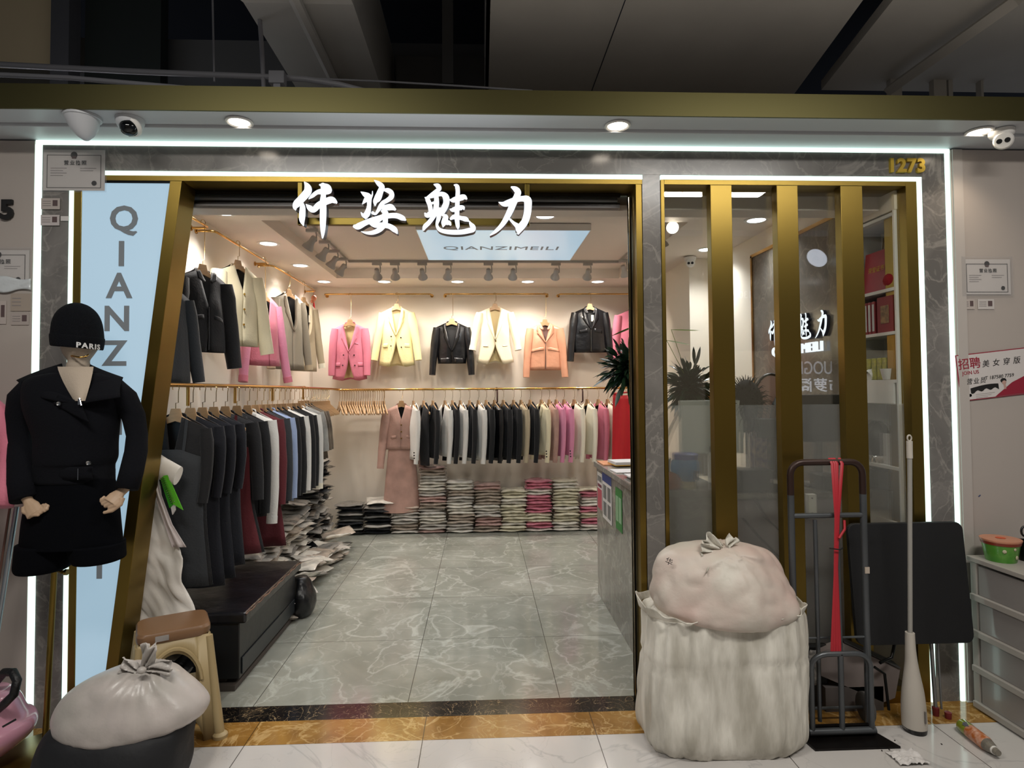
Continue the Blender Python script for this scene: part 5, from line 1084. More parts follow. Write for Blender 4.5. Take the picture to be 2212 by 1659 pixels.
# plastic stool
so_ = thing('plastic_stool', 'tan plastic stool with brown seat by the entrance', 'stool', (-1.10, -0.22, 0), 0.50); so_.scale = (1, 1, 1.16)
M_TAN = mat('tan_plastic', 'a8946c', 0.45); M_BRN = mat('brown_plastic', '7a5a3e', 0.4)
def rr(hx, hy, r, z, n=6):
    pts = []
    for (sx, sy, a0) in ((1, 1, 0), (-1, 1, PI / 2), (-1, -1, PI), (1, -1, 1.5 * PI)):
        for k in range(n + 1): a = a0 + PI / 2 * k / n; pts.append((sx * (hx - r) + r * math.cos(a), sy * (hy - r) + r * math.sin(a), z))
    return pts
def ringloft(m, rings, cap=True):
    n = len(rings[0]); vs = [p for r in rings for p in r]; k = len(rings)
    fs = [(i * n + j, i * n + (j + 1) % n, (i + 1) * n + (j + 1) % n, (i + 1) * n + j) for i in range(k - 1) for j in range(n)]
    if cap: fs += [tuple(range(n)), tuple((k - 1) * n + j for j in range(n))]
    m.add(vs, fs)
SH = 0.455
m = MB(); ringloft(m, [rr(.150, .125, .05, SH - 0.042), rr(.155, .130, .05, SH - 0.03), rr(.155, .130, .05, SH - 0.012), rr(.148, .123, .05, SH - 0.002), rr(.13, .105, .04, SH)]); m.build('seat', M_BRN, so_, smooth=40)
MB().cbox((0, 0, 0), (0.055, 0.002, 0.022)).build('sticker', M_CHROME, so_, loc=(-0.05, -0.1315, SH - 0.022))
m = MB()
for k in range(4):
    M4 = Rz(k * PI / 2); hx, hy = ((.145, .120) if k % 2 == 0 else (.120, .145))
    def pt(x, z, o_=0.0, hx=hx, hy=hy, M4=M4):
        f = 1 + 0.35 * (SH - 0.04 - z) / SH; return M4 @ Vector((x * f, -(hy * f + o_), z))
    N_ = 28
    def zarch(x, ht, zc, w): 
        t_ = abs(x) / w; return zc + ht * math.sqrt(max(0, 1 - t_ * t_))
    xs = [lerp(-hx, hx, i / N_) for i in range(N_ + 1)]; wA = hx * 0.62; wB = hx * 0.62
    for i in range(N_):
        xa, xb_ = xs[i], xs[i + 1]; xm = (xa + xb_) / 2
        if abs(xm) < wA:
            za, zb = (zarch(min(max(x, -wA), wA), 0.115, 0.245, wA) for x in (xa, xb_)); m.add([pt(xa, za), pt(xb_, zb), pt(xb_, SH - .04), pt(xa, SH - .04)], [(0, 1, 2, 3)])
            zc, zd = (zarch(min(max(x, -wA), wA), 0.10, 0.02, wA) for x in (xa, xb_)); m.add([pt(xa, zc), pt(xb_, zd), pt(xb_, 0.175), pt(xa, 0.175)], [(0, 1, 2, 3)])
        else: m.add([pt(xa, 0.0), pt(xb_, 0.0), pt(xb_, SH - .04), pt(xa, SH - .04)], [(0, 1, 2, 3)])
    # raised arch rib around the hole
    rib = [pt(wA * 1.12 * math.cos(a), 0.245 + 0.135 * math.sin(a), 0.006) for a in [PI * j / 16 for j in range(17)]]; m.tube(rib, 0.006, 6)
    m.tube([pt(hx, 0.0, -.004), pt(hx, SH - 0.05, -.004)], [0.022, 0.014], 8)
m.build('frame', M_TAN, so_, smooth=50, solid=0.006)
for sx in (-1, 1):
    for sy in (-1, 1): MB().lathe([(0.0001, 0), (0.034, 0), (0.034, 0.012), (0.024, 0.02), (0.0001, 0.02)], 14, c=(sx * .193, sy * .162, 0)).build('foot', M_TAN, so_, smooth=40)
# black bench / box with worn leather top
bn = thing('storage_bench', 'black leather storage bench with worn edge inside the entrance', 'bench', (-1.18, 0.72, 0))
M_LTH = mat('worn_black_leather', '0f0f12', 0.28, bump=0.6, bscale=9, spec=0.6, c2='17171c'); 
MB().box(-.26, .235, -.53, .47, 0.055, 0.36).build('box_body', mat('black_bench_side', '16181b', 0.35, bump=0.2, bscale=12), bn, bevel=0.006)
MB().box(-.27, .275, -.545, .485, 0.36, 0.42).build('lid', M_LTH, bn, bevel=0.012)
m = MB(); m.grid(lambda a, b: Vector((.270 + 0.008 * math.sin(a * PI), lerp(-.54, .48, b), .414 - 0.010 * a + 0.003 * math.sin(b * 50))), 3, 60); m.build('worn_edge', mat('worn_brown_edge', '3a2a20', 0.5, c2='7a5a48', vscale=30), bn, smooth=60, solid=0.003)
MB().box(.236, .242, -.50, .44, 0.07, 0.16).build('stitched_panel', mat('dark_grey_panel', '24282c', 0.3), bn, bevel=0.002)
MB().box(-.28, .22, -.55, .49, 0.0, 0.03).box(-.2, .15, -.5, .4, 0.03, 0.055).build('base_board', mat('grey_brown_board', '4b443f', 0.6), bn)
gp = at(655, 1330, Z=0); o = Vector((gp.x, gp.y + 0.02, 0)); Yg = o.y
t = thing('bin_bag', 'small black bin bag on floor behind the bench', 'bag', o)
m = MB(); silh(m, [(1245, 640, 660, .03), (1256, 640, 668, .07), (1275, 632, 677, .10), (1300, 630, 680, .11), (1320, 632, 675, .10), (1336, 640, 665, .08)], Yg, o, n=40, zmin=0.0, disp=lambda p, n_, t_, v: wr(p, n_, t_, v, 0.02, 8)); m.build('bag_body', M_BAGB, t, smooth=180)
# folded dark clothes on floor behind the stool
for k in range(8): packet((-1.34 + 0.02 * math.sin(k * 2), 0.06 + 0.09, 0.02 + 0.036 * k), 0.1 * math.sin(k * 3), 'dark' if k % 3 else 'grey', 'dark bagged garment %s up behind the tan stool' % ORD[k], 'dark bagged clothes behind the tan stool')
# white paper-like cloth and shirt behind the slanted post
def cl(name, label, cat, fnp, nu, nv, m_, sol=0.003): 
    o = MB().grid(fnp, nu, nv).build(name, m_, smooth=80, solid=sol); return tag(o, label, cat)
M_SHEET = mat('white_sheet', 'ede8e0', 0.7, bump=0.5, bscale=8)
def sh(a, b):  # long hanging sheet, spreading over bench end
    v = lerp(1010, 1345, b); uR = pl([(0, 330), (0.25, 350), (0.45, 385), (0.58, 400), (0.72, 398), (0.85, 420), (1, 438)], b); uL = pl([(0, 310), (1, 262)], b)
    p = at(lerp(uL, uR, a), v, Y=0.045 - 0.02 * b); z = max(p.z, 0.3 + 0.12 * 0)
    return Vector((p.x, p.y + 0.02 * math.sin(a * 8 + b * 5) + 0.018 * nz((a * 3 + b * 2, b * 9 - a * 3, 4)) + 0.03 * abs(nz((a * 2 - b * 2, b * 12 - a * 9, 1))) - 0.03 * b * b, p.z - 0.02 * math.sin(a * 3)))
cl('white_cloth', 'long creased white cloth hanging beside slanted brass post over the bench', 'cloth', sh, 26, 40, M_SHEET)
w = thing('white_shirt', 'white shirt with folded sleeve over the white cloth by the post', 'shirt', at(360, 1010, Y=0.02))
ow = w.location.copy()
m = MB().tube([at(322, 992, Y=0.05) - ow, at(350, 1012, Y=0.03) - ow, at(385, 1028, Y=-0.01) - ow], [(0.055, 0.03), (0.058, 0.03), (0.05, 0.022)], 14, ref=(0.5, 0, 1)); m.build('sleeve', M_SHEET, w, smooth=60)
m = MB(); m.grid(lambda a, b: at(lerp(pl([(0, 318), (1, 372)], b), pl([(0, 336), (.3, 348), (.7, 372), (1, 402)], b), a), lerp(1020, 1182, b), Y=0.0 + 0.012 * math.sin(a * 9)) - ow, 10, 20); m.build('shirt_front', mat('pinkish_white_cotton', 'cfc5c3', 0.8), w, smooth=70, solid=0.004)
nb = thing('spiral_notebook', 'bright green spiral notebook hanging by the white cloth', 'notebook', at(366, 1062, Y=-0.02)); on = nb.location.copy()
def np_(u, v, y=-0.02): return at(u, v, Y=y) - on
MB().prism([np_(352, 1028), np_(362, 1026), np_(395, 1102), np_(372, 1088)], (0, 0.006, 0)).build('front_cover', mat('lime_cover', '5cb82a', 0.5), nb)
MB().prism([np_(346, 1034), np_(352, 1030), np_(374, 1090), np_(366, 1098)], (0, 0.02, 0)).build('back_cover', mat('green_cover', '2f8a1f', 0.5), nb)
MB().prism([np_(366, 1082, -.015), np_(376, 1086, -.015), np_(378, 1102, -.015), np_(372, 1112, -.015)], (0, 0.012, 0)).build('pages', M_PAPER, nb)
m = MB()
for k in range(13): c_ = np_(lerp(351, 373, k / 12), lerp(1034, 1084, k / 12), -.024); m.tube([c_ + Vector((0.011 * math.cos(a), 0.004 * math.sin(a), 0.003 * math.cos(a))) for a in [j * PI / 4 for j in range(9)]], 0.0012, 4)
m.build('spiral_wire', M_CHROME, nb)
# ------------------------------------------------------------------ counter and what stands on it
ct = thing('counter', 'grey marble cashier counter at right inside the entrance', 'counter', (1.55, 0.90, 0))
MB().box(-0.23, 0.25, -0.68, 0.73, 0, 1.01).box(0.25, 1.07, -0.68, -0.28, 0, 1.0).build('counter_body', M_MCOUNT, ct, bevel=0.002)
MB().box(-0.25, 0.27, -0.70, 0.75, 1.01, 1.05).box(0.27, 1.075, -0.72, -0.26, 1.0, 1.03).build('counter_top', M_MCOUNT, ct, bevel=0.003)
MB().box(0.25, 1.07, -0.70, -0.685, 0.0, 0.99).build('back_panel', mat('mauve_grey_laminate', '8a8084', 0.6), ct)
CZ = 1.051
def onc(u, v, z=CZ): return at(u, v, Z=z)
tag(MB().box(-0.10, 0.10, -0.13, 0.13, 0, 0.008).build('orange_folder', mat('orange_folder', 'c98a62', 0.6), loc=(1.42, 1.48, CZ)), 'salmon folder at far end of the counter top', 'folder')
t = thing('notepad', 'white notepad with yellow edge at far end of counter', 'notepad', (1.50, 1.35, CZ + 0.009), 0.1)
MB().box(-0.12, 0.14, -0.10, 0.10, 0.008, 0.028).build('pages', M_PAPER, t); MB().box(-0.12, 0.14, -0.10, 0.10, 0, 0.008).build('backing', mat('yellow_pad', 'c79a3e', 0.6), t)
tag(MB().box(-0.12, 0.14, -0.09, 0.09, 0, 0.006).build('paper_stack', M_PAPER, loc=(1.44, 1.02, CZ), rot=(0, 0, 0.05)), 'loose white paper sheets in middle of the counter', 'paper')
tag(MB().tube([(-0.05, 0, 0.008), (0.05, 0.01, 0.008)], 0.007, 8).build('pen', M_INK, loc=(1.50, 0.98, CZ + 0.006)), 'black pen lying on the white papers', 'pen')
t = thing('card_terminal_tray', 'dark tray with white card reader near edge of the counter', 'tray', (1.46, 0.68, CZ))
MB().box(-0.10, 0.15, -0.10, 0.10, 0, 0.012).build('tray', M_BLACK, t, bevel=0.003); MB().box(-0.12, 0.02, -0.06, 0.09, 0.012, 0.02).build('paper_slip', M_PAPER, t)
t = thing('tape_box', 'gold tin box with black scissors inside on counter', 'box', (1.50, 0.70, CZ + 0.013))
MB().box(-0.06, 0.06, -0.05, 0.05, 0, 0.095).build('tin', mat('gold_tin', '9d8a4d', 0.3, 0.7), t, bevel=0.003); MB().box(-0.062, -0.04, -0.052, 0.052, 0.0, 0.097).build('orange_stripe', mat('orange_stripe', 'b86e28', 0.5), t)
MB().box(-0.05, 0.062, -0.0535, -0.05, 0.0, 0.09).build('dark_print', M_BLACK, t); MB().box(-0.06, 0.06, -0.05, 0.05, 0.095, 0.115).build('red_rim', mat('dark_red_tin', '7c1e1a', 0.4), t)
tag(MB().lathe([(0.075, 0), (0.08, 0.02), (0.07, 0.05), (0.03, 0.065), (0.0001, 0.067)], 24).build('cream_cap', mat('pale_yellow_lid', 'd6d59a', 0.5), smooth=50, loc=(1.515, 0.70, CZ + 0.128)), 'pale yellow rounded lid on top of gold tin on counter', 'lid')
# notices on the counter side
def notice(name, label, y0, y1, z0, z1, m_, subs):
    t = thing(name, label, 'notice', (1.318, (y0 + y1) / 2, (z0 + z1) / 2)); w, h = (y1 - y0) / 2, (z1 - z0) / 2
    MB().box(-0.002, 0, -w, w, -h, h).build('sheet', m_, t)
    for (a, b, c, d, mm) in subs: MB().box(-0.0035, -0.002, lerp(-w, w, a), lerp(-w, w, b), lerp(-h, h, c), lerp(-h, h, d)).build('printed_field', mm, t)
GR = mat('notice_grey', '70706e', 0.6); BLU = mat('notice_blue', '2f3f7c', 0.6)
notice('notice_sheet', 'white and pink notice sheet at far edge of counter side', 1.40, 1.58, 0.70, 0.98, M_PAPER, ((0.05, 0.95, 0.0, 0.55, mat('notice_red', 'b4505c', 0.6)), (0.1, 0.9, 0.6, 0.68, mat('notice_wine', '6a2c3c', 0.6)), (0.1, 0.9, 0.75, 0.9, GR)))
notice('notice_sheet', 'white notice sheet with blue heading on counter side', 1.06, 1.38, 0.66, 1.00, M_PAPER, ((0.0, 1.0, 0.82, 1.0, BLU), (0.1, 0.42, 0.45, 0.75, GR), (0.55, 0.9, 0.45, 0.75, GR), (0.1, 0.42, 0.08, 0.38, GR), (0.55, 0.9, 0.08, 0.38, GR)))
notice('payment_notice', 'green payment notice with two blank panels on counter side', 0.74, 0.93, 0.68, 0.96, mat('notice_green', '2f7a35', 0.5), ((0.08, 0.45, 0.2, 0.8, mat('notice_pale_green', '88ab86', 0.6)), (0.55, 0.92, 0.2, 0.8, mat('notice_pale_green', '88ab86', 0.6))))
# potted plant: bamboo-like stems with dense dark leaf heads
M_LEAF = mat('dark_green_leaf', '1d3322', 0.3, var=0.3, vscale=6, spec=0.6); M_LEAFL = mat('light_green_leaf', '7d8c3c', 0.45); M_STEM = mat('dark_stem', '2c3220', 0.5)
pp = Vector((1.52, 0.60, CZ)); pl_ = thing('potted_plant', 'tall potted plant with two dense leafy heads behind entrance jamb', 'plant', pp)
MB().lathe([(0.06, 0), (0.075, 0.06), (0.08, 0.13), (0.085, 0.14), (0.07, 0.14), (0.065, 0.12), (0.0001, 0.12)], 24).build('pot', mat('glazed_pot', '6b5a3c', 0.3), pl_, smooth=40)
ha = at(1356, 795, Y=0.55) - pp; hb = at(1492, 835, Y=0.65) - pp
MB().tube([(0, 0, 0.1), tuple(at(1385, 935, Y=0.57) - pp), tuple(at(1362, 870, Y=0.56) - pp), tuple(ha)], [0.014, 0.013, 0.012, 0.008], 8).build('stem', M_STEM, pl_, smooth=60)
MB().tube([(0, 0.02, 0.1), tuple(lerp(0, 1, 0) * hb + Vector((0.08, 0.03, 0.3))), tuple(hb)], [0.013, 0.012, 0.008], 8).build('stem', M_STEM, pl_, smooth=60)
def leaf(m, b, d, L, w, droop, tw):
    d = d.normalized(); sd = d.cross(Vector((0, 0, 1)));
    if sd.length < 0.1: sd = Vector((1, 0, 0))
    sd = (sd.normalized() * math.cos(tw) + d.cross(sd.normalized()) * math.sin(tw)); n = 5; vs = []
    for i in range(n + 1):
        k = i / n; c = b + d * (L * k) + Vector((0, 0, -droop * k * k)); ww = w * math.sin(PI * min(1, k * 0.92 + 0.08)) ** 0.8
        vs += [c - sd * ww, c + Vector((0, 0, -ww * 0.25)), c + sd * ww]
    m.add(vs, [(3 * i, 3 * i + 1, 3 * i + 4, 3 * i + 3) for i in range(n)] + [(3 * i + 1, 3 * i + 2, 3 * i + 5, 3 * i + 4) for i in range(n)])
random.seed(11)
for c_, R1, N1 in ((ha, 0.20, 420), (hb, 0.19, 400)):
    m = MB()
    for i in range(N1):
        d = Vector((random.gauss(0, 1), random.gauss(0, 1), random.gauss(0, 0.8))).normalized(); b = c_ + Vector((d.x * R1 * 0.6, d.y * R1 * 0.5, d.z * R1 * 0.7)) * random.random()
        leaf(m, b, (d + Vector((0, 0, 0.1))), random.uniform(0.07, 0.13), random.uniform(0.010, 0.017), random.uniform(0.0, 0.05), random.uniform(-.8, .8))
    m.build('foliage', M_LEAF, pl_, smooth=60)
for (u0, v0, u1, v1, Y, mm) in ((1372, 704, 1320, 726, .5, M_LEAFL), (1450, 712, 1512, 714, .6, M_LEAFL), (1440, 735, 1492, 745, .62, M_LEAFL), (1360, 760, 1362, 715, .5, M_LEAF), (1366, 770, 1340, 736, .5, M_LEAF), (1505, 785, 1513, 748, .6, M_LEAF), (1500, 785, 1498, 748, .6, M_LEAF)):
    A, B = at(u0, v0, Y=Y) - pp, at(u1, v1, Y=Y) - pp; m = MB(); leaf(m, A, B - A, (B - A).length, 0.015, 0.0, 0.4); m.tube([A, A.lerp(ha if u0 < 1400 else hb, 0.9)], 0.0018, 5); m.build('long_leaf', mm, pl_, smooth=60)
random.seed(5)
# things on the window counter, seen through clear and frosted glass
WZ = 1.031
def q3(u, v, Y): return at(u, v, Y=Y)
t = thing('blue_jar', 'big blue plastic tub behind the frosted first pane', 'tub', (q3(1482, 1000, .30).x, 0.32, WZ))
MB().lathe([(0.05, 0), (0.065, 0.015), (0.06, 0.04), (0.062, 0.06)], 28).build('tub_base', mat('cream_tub_base', 'b9ad84', 0.5), t, smooth=40)
MB().lathe([(0.058, 0.06), (0.078, 0.085), (0.084, 0.13), (0.080, 0.17), (0.07, 0.185)], 28).build('tub_body', mat('blue_tub', '2273b0', 0.4), t, smooth=40)
MB().lathe([(0.073, 0.185), (0.074, 0.215), (0.068, 0.22), (0.0001, 0.22)], 28).build('tub_lid', mat('navy_lid', '23348c', 0.4), t, smooth=40)
MB().box(0.02, 0.055, -0.079, -0.06, 0.07, 0.125).build('dark_label', mat('navy_label', '14284a', 0.5), t)
tag(MB().lathe([(0.0001, 0), (0.06, 0.01), (0.07, 0.05), (0.05, 0.1), (0.0001, 0.115)], 20).build('orange_cup', mat('brown_orange_cup', '8a4a2a', 0.5), smooth=60, loc=(q3(1448, 1040, .30).x, 0.30, WZ)), 'brown round pot left of the blue tub behind frosted glass', 'pot')
x0, x1 = q3(1462, 900, .62).x, q3(1532, 900, .62).x
t = thing('monitor', 'pale back of a monitor behind the frosted first pane', 'monitor', ((x0 + x1) / 2 + 0.06, 0.46, WZ))
MB().box(-0.20, 0.20, 0, 0.03, 0.20, 0.53).build('screen_back', mat('pale_monitor_back', 'aeb0a8', 0.4), t, bevel=0.006); MB().box(-0.02, 0.02, 0.0, 0.03, 0.01, 0.25).box(-0.1, 0.1, -0.05, 0.08, 0, 0.012).build('monitor_stand', M_WHITE, t, bevel=0.003)
def box_thing(name, label, cat, u, v, Y, w, d, h, mm, part='casing', z=WZ, rot=0, bev=0.006):
    t = thing(name, label, cat, (q3(u, v, Y).x, Y, z), rot); MB().box(-w / 2, w / 2, -d / 2, d / 2, 0, h).build(part, mm, t, bevel=bev); return t
M_DG = mat('dark_grey_plastic', '1f2225', 0.4)
t = box_thing('receipt_printer', 'black printer with white paper behind frosted second pane', 'printer', 1622, 1060, .275, 0.20, 0.16, 0.13, M_DG); MB().box(-0.03, 0.03, -0.06, -0.02, 0.10, 0.115).build('paper_roll', M_PAPER, t)
t = thing('webcam_speaker', 'black round speaker with white sticker behind frosted second pane', 'speaker', (q3(1664, 1060, .26).x, 0.27, WZ)); MB().lathe([(0.055, 0), (0.062, 0.03), (0.06, 0.09), (0.045, 0.118), (0.0001, 0.124)], 24).build('speaker_body', M_BLACK, t, smooth=50); MB().box(-0.01, 0.03, -0.066, -0.055, 0.05, 0.072).build('white_sticker', M_PAPER, t)
t = thing('monitor', 'black monitor high behind the third pane, partly frosted', 'monitor', (q3(1768, 895, .40).x, 0.40, WZ))
MB().box(-0.19, 0.16, 0, 0.03, 0.27, 0.56).build('screen_back', M_DG, t, bevel=0.006); MB().box(-0.02, 0.02, 0.0, 0.03, 0.01, 0.3).box(-0.1, 0.1, -0.05, 0.08, 0, 0.012).build('monitor_stand', M_DG, t, bevel=0.003)
t = thing('monitor', 'black screen on tilted arm behind the frosted second pane', 'monitor', (q3(1668, 950, .35).x, 0.33, WZ))
MB().box(-0.10, 0.08, 0, 0.03, 0.30, 0.42).build('screen_back', M_DG, t, bevel=0.006); MB().box(-0.03, 0.03, 0.0, 0.03, 0.01, 0.3).box(-0.06, 0.06, -0.05, 0.08, 0, 0.012).build('monitor_stand', M_DG, t, bevel=0.003)
MB().tube([(0.0, 0.02, 0.4), (0.02, 0.02, 0.50), (0.08, 0.03, 0.60)], 0.018, 8).build('monitor_arm', M_DG, t)
t = thing('power_strip', 'white wall socket strip standing behind frosted third pane', 'socket', (q3(1745, 1050, .0).x, -0.02, 1.0))
MB().box(-0.022, 0.025, -0.02, 0.01, -0.07, 0.06).build('socket_body', M_WHITE, t, bevel=0.003); MB().cbox((0, -0.021, 0.04), (0.006, 0.002, 0.006)).cbox((0, -0.021, -0.04), (0.006, 0.002, 0.006)).build('screw', M_BLACK, t)
box_thing('black_device', 'black flat device behind frosted third pane beside the socket', 'device', 1785, 1060, .30, 0.13, 0.14, 0.09, M_DG)
t = box_thing('black_router', 'black box under crumpled clear plastic behind the fourth frosted pane', 'device', 1905, 1030, .30, 0.20, 0.15, 0.11, M_DG)
def fd(p, n_, t_, v): return n_ * 0.02 * nz((p.x * 20, p.y * 20, p.z * 20))
tag(MB().sphere((0, 0, 0), (0.09, 0.07, 0.05), 18, 10).build('crumpled_plastic', mat('crumpled_clear_plastic', 'b4bab9', 0.2, bump=1, bscale=20), smooth=60, loc=(q3(1905, 990, .30).x, 0.30, WZ + 0.155)), 'crumpled clear plastic lying on the black box behind fourth pane', 'plastic')
for pts, l in (([(1605, 1120), (1640, 1160), (1680, 1200), (1700, 1215)], 'left black cable hanging below the counter behind second pane'), ([(1630, 1075), (1655, 1120), (1690, 1150)], 'right black cable hanging below the counter behind second pane')):
    tag(MB().tube([q3(u, v, .16) for u, v in pts], 0.006, 6).build('cable', M_BLACK, smooth=60), l, 'cable', 'cables below the window counter')
t = thing('fur_bundle', 'black fluffy fur bundle seen through the second pane', 'fur', (q3(1615, 840, .5).x, 0.52, 1.40))
random.seed(3); m = MB().sphere((0, 0, 0.12), (0.10, 0.09, 0.17), 16, 10)
for i in range(260):
    d = Vector((random.gauss(0, 1), random.gauss(0, 1), random.gauss(0.3, .8))).normalized(); b = Vector((d.x * .09, d.y * .08, .12 + d.z * .16)); L_ = random.uniform(.03, .08); m.tube([b, b + d * L_ * .6, b + d * L_ + Vector((0, 0, -.02))], [0.003, 0.0018, 0.0005], 4, caps=False)
m.build('fur', mat('black_fur', '0c0c0e', 0.9), t, smooth=60); MB().tube([(0, 0, -0.36), (0, 0, 0.02)], 0.012, 8).lathe([(0.0001, -0.37), (0.07, -0.37), (0.07, -0.355), (0.0001, -0.355)], 20).build('stand', M_BLACK, t)
t = thing('vanity_mirror', 'round-topped mirror with black rim seen through the second pane', 'mirror', (q3(1672, 850, .42).x + 0.02, 0.50, WZ)); rimp = [(0.11 * math.cos(a), 0, 0.52 + 0.17 * math.sin(a)) for a in [2 * PI * k / 28 for k in range(29)]]
MB().tube(rimp, 0.009, 6).build('rim', M_BLACK, t, smooth=60); MB().prism([(0.105 * math.cos(a), -0.002, 0.52 + 0.165 * math.sin(a)) for a in [2 * PI * k / 28 for k in range(28)]], (0, 0.008, 0)).build('mirror_glass', mat('pinkish_mirror', 'b59186', 0.25, 0.3), t)
MB().tube([(0, 0, 0.35), (0, 0, 0.012)], 0.01, 8).lathe([(0.0001, 0), (0.08, 0), (0.08, 0.012), (0.0001, 0.012)], 20).build('stand', M_BLACK, t)
t = thing('orange_cushion', 'orange soft pouch behind plant in the first pane', 'pouch', (q3(1520, 855, .75).x, 0.80, CZ + 0.30))
m = MB().sphere((0, 0, 0.17), (0.11, 0.05, 0.09), 18, 10); m.build('pouch', mat('orange_cloth', 'd98a24', 0.6), t, smooth=60); MB().box(-0.09, 0.09, -0.045, 0.045, -0.30, 0.09).build('carton', mat('pale_carton', '9f978a', 0.7), t)
tag(MB().box(-0.05, 0.05, -0.04, 0.04, 0, 0.46).build('magazine_stack', mat('patterned_paper', 'b59a90', 0.7, c2='5c5a78', vscale=25), loc=(q3(1640, 850, .62).x, 0.64, WZ)), 'patterned magazines standing between fur bundle and mirror', 'magazines')
# right wall: marble feature panel with brass frame and wall sign
struct('trim_marble_panel', MB().box(2.622, 2.64, 0.40, 1.62, 0.9, 2.70), marble('dark_wall_marble', '77716a', '5a554f', '9a9082', rough=0.12, scale=2.0, vw=0.02, vs=0.4, off=(7, 3, 2)))
struct('trim_marble_frame', MB().box(2.612, 2.64, 1.60, 1.625, 0.9, 2.715).box(2.612, 2.64, 0.38, 1.625, 2.70, 2.725).box(2.612, 2.64, 0.38, 0.40, 0.9, 2.715), M_GOLD)
ws = thing('wall_sign', 'lit shop name letters on the marble wall behind the counter', 'sign', (2.60, 0.91, 2.02), (0, 0, -PI / 2)); ws.scale = (0.66, 0.7, 0.70)
for ch in [c for c in sg.children if c.name.startswith('character')]:
    c2_ = ch.copy(); S.collection.objects.link(c2_); c2_.parent = ws; c2_.location = (0, 0.02, 0)
    for g_ in ch.children: d2 = g_.copy(); S.collection.objects.link(d2); d2.parent = c2_
text('lettering', 'QIANZIMEILI', M_SIGN, 0.135, 0.012, ws, T(0, 0, -0.17), bold=0.0, sx=1.35)
# shelf unit in the recess
sh_ = thing('shelf_unit', 'white built-in shelf unit behind the fourth pane', 'shelf', (2.64, 0.14, 0.9)); SX = 0.215
m = MB().box(0, SX, -0.215, -0.20, 0, 1.7).box(0, SX, 0.20, 0.215, 0, 1.7).box(SX - 0.008, SX, -0.2, 0.2, 0, 1.7)
for z in (0.30, 0.665 + 0.11, 0.94 + 0.10, 1.28, 1.69): m.box(0, SX - 0.008, -0.2, 0.2, z - 0.018, z)
m.build('shelf_frame', M_WHITE, sh_, bevel=0.001)
def ons(y, z, x=0.10): return Vector((2.64 + x, 0.14 + y, 0.9 + z))
M_RED2 = mat('glossy_red', 'b01828', 0.4); M_REDB = mat('red_book_cloth', '8e2026', 0.6)
t = thing('picture_frame', 'framed certificate leaning behind the red folder on top shelf', 'picture frame', ons(-0.02, 1.282, .14), (0, 0.12, 0)); MB().box(-0.01, 0.0, -0.13, 0.15, 0, 0.35).build('frame', mat('wood_frame', '7a6444', 0.5), t, bevel=0.003); MB().box(-0.012, -0.0095, -0.11, 0.13, 0.02, 0.33).build('paper', M_PAPER, t)
t = thing('red_certificate', 'red certificate folder with gold lettering on the top shelf', 'folder', ons(0.04, 1.282, .07), (0, 0.10, 0)); MB().box(-0.012, 0, -0.09, 0.12, 0, 0.25).build('cover', M_RED2, t, bevel=0.001); text('gold_lettering', '荣誉证书', mat('gold_print', 'c79a3c', 0.4, 0.6), 0.036, 0.0005, t, T(-0.0135, 0.01, 0.14) @ Rz(-PI / 2))
tag(MB().sphere((0, 0, 0.05), (0.06, 0.07, 0.05), 16, 8).build('red_pouch', mat('red_velvet', 'a8121e', 0.9, bump=0.8, bscale=30), smooth=60, loc=ons(-0.13, 1.282, .06)), 'crumpled red velvet pouch at near end of the top shelf', 'pouch')
tag(MB().box(0, 0.02, -0.03, 0.03, 0, 0.24).build('red_banner', M_RED2, loc=ons(-0.165, 1.30, .15)), 'narrow red banner standing at near end of top shelf', 'banner')
for k in range(6):
    t = thing('red_book', 'red and white spined book, %s from the far end of shelf row' % ['first', 'second', 'third', 'fourth', 'fifth', 'sixth'][k], 'book', ons(0.165 - 0.034 * k, 1.041, .10), 0, 'red books on the second shelf')
    MB().box(-0.09, 0.05, -0.014, 0.014, 0, 0.185).build('cover', M_REDB, t, bevel=0.001); MB().box(-0.0915, -0.09, -0.008, 0.009, 0.015, 0.17).build('spine_label', M_PAPER, t)
t = thing('red_box', 'red gift box with gold pattern right of the red books', 'box', ons(-0.10, 1.041, .10)); MB().box(-0.09, 0.05, -0.075, 0.06, 0, 0.20).build('box_body', M_REDB, t, bevel=0.001); MB().box(-0.0915, -0.09, -0.04, 0.03, 0.05, 0.15).build('gold_pattern', mat('faded_gold_print', '8f6a40', 0.5, var=0.4, vscale=40), t)
for k in range(7): tag(MB().box(-0.06, 0.05, -0.019, 0.019, 0, 0.125).build('yellow_packet', mat('yellow_green_foil', 'b0ab1c', 0.3, bump=0.5, bscale=30, c2='5e6b14', vscale=20), bevel=0.004, loc=ons(0.16 - 0.047 * k, 0.776, .08), rot=(0, 0, 0.05 * math.sin(k * 5))), 'yellow-green foil packet on third shelf, %s from the far end' % ORD[k].replace('bottom', 'first'), 'packet', 'foil packets on the third shelf')
t = box_thing('white_drawer_box', 'white open box standing below the yellow packets', 'box', 1900, 790, .14, 0.11, 0.36, 0.125, M_WHITE, z=0.9 + 0.64); t.location = ons(0, 0.639, 0.055) 
MB().box(0, 0, 0, 0, 0, 0)
t = thing('paper_bowl', 'white paper bowl with dark print on its side on white box', 'bowl', ons(0.06, 0.775, 0.04)); MB().lathe([(0.03, -0.03), (0.045, 0.03)], 18, c=(0, 0, 0.035), M=Ry(1.2) @ Rz(0.3)).build('bowl', M_WHITE, t, smooth=40); MB().cbox((-0.042, 0.0, 0.045), (0.006, 0.03, 0.012)).build('dark_print', M_INK, t)
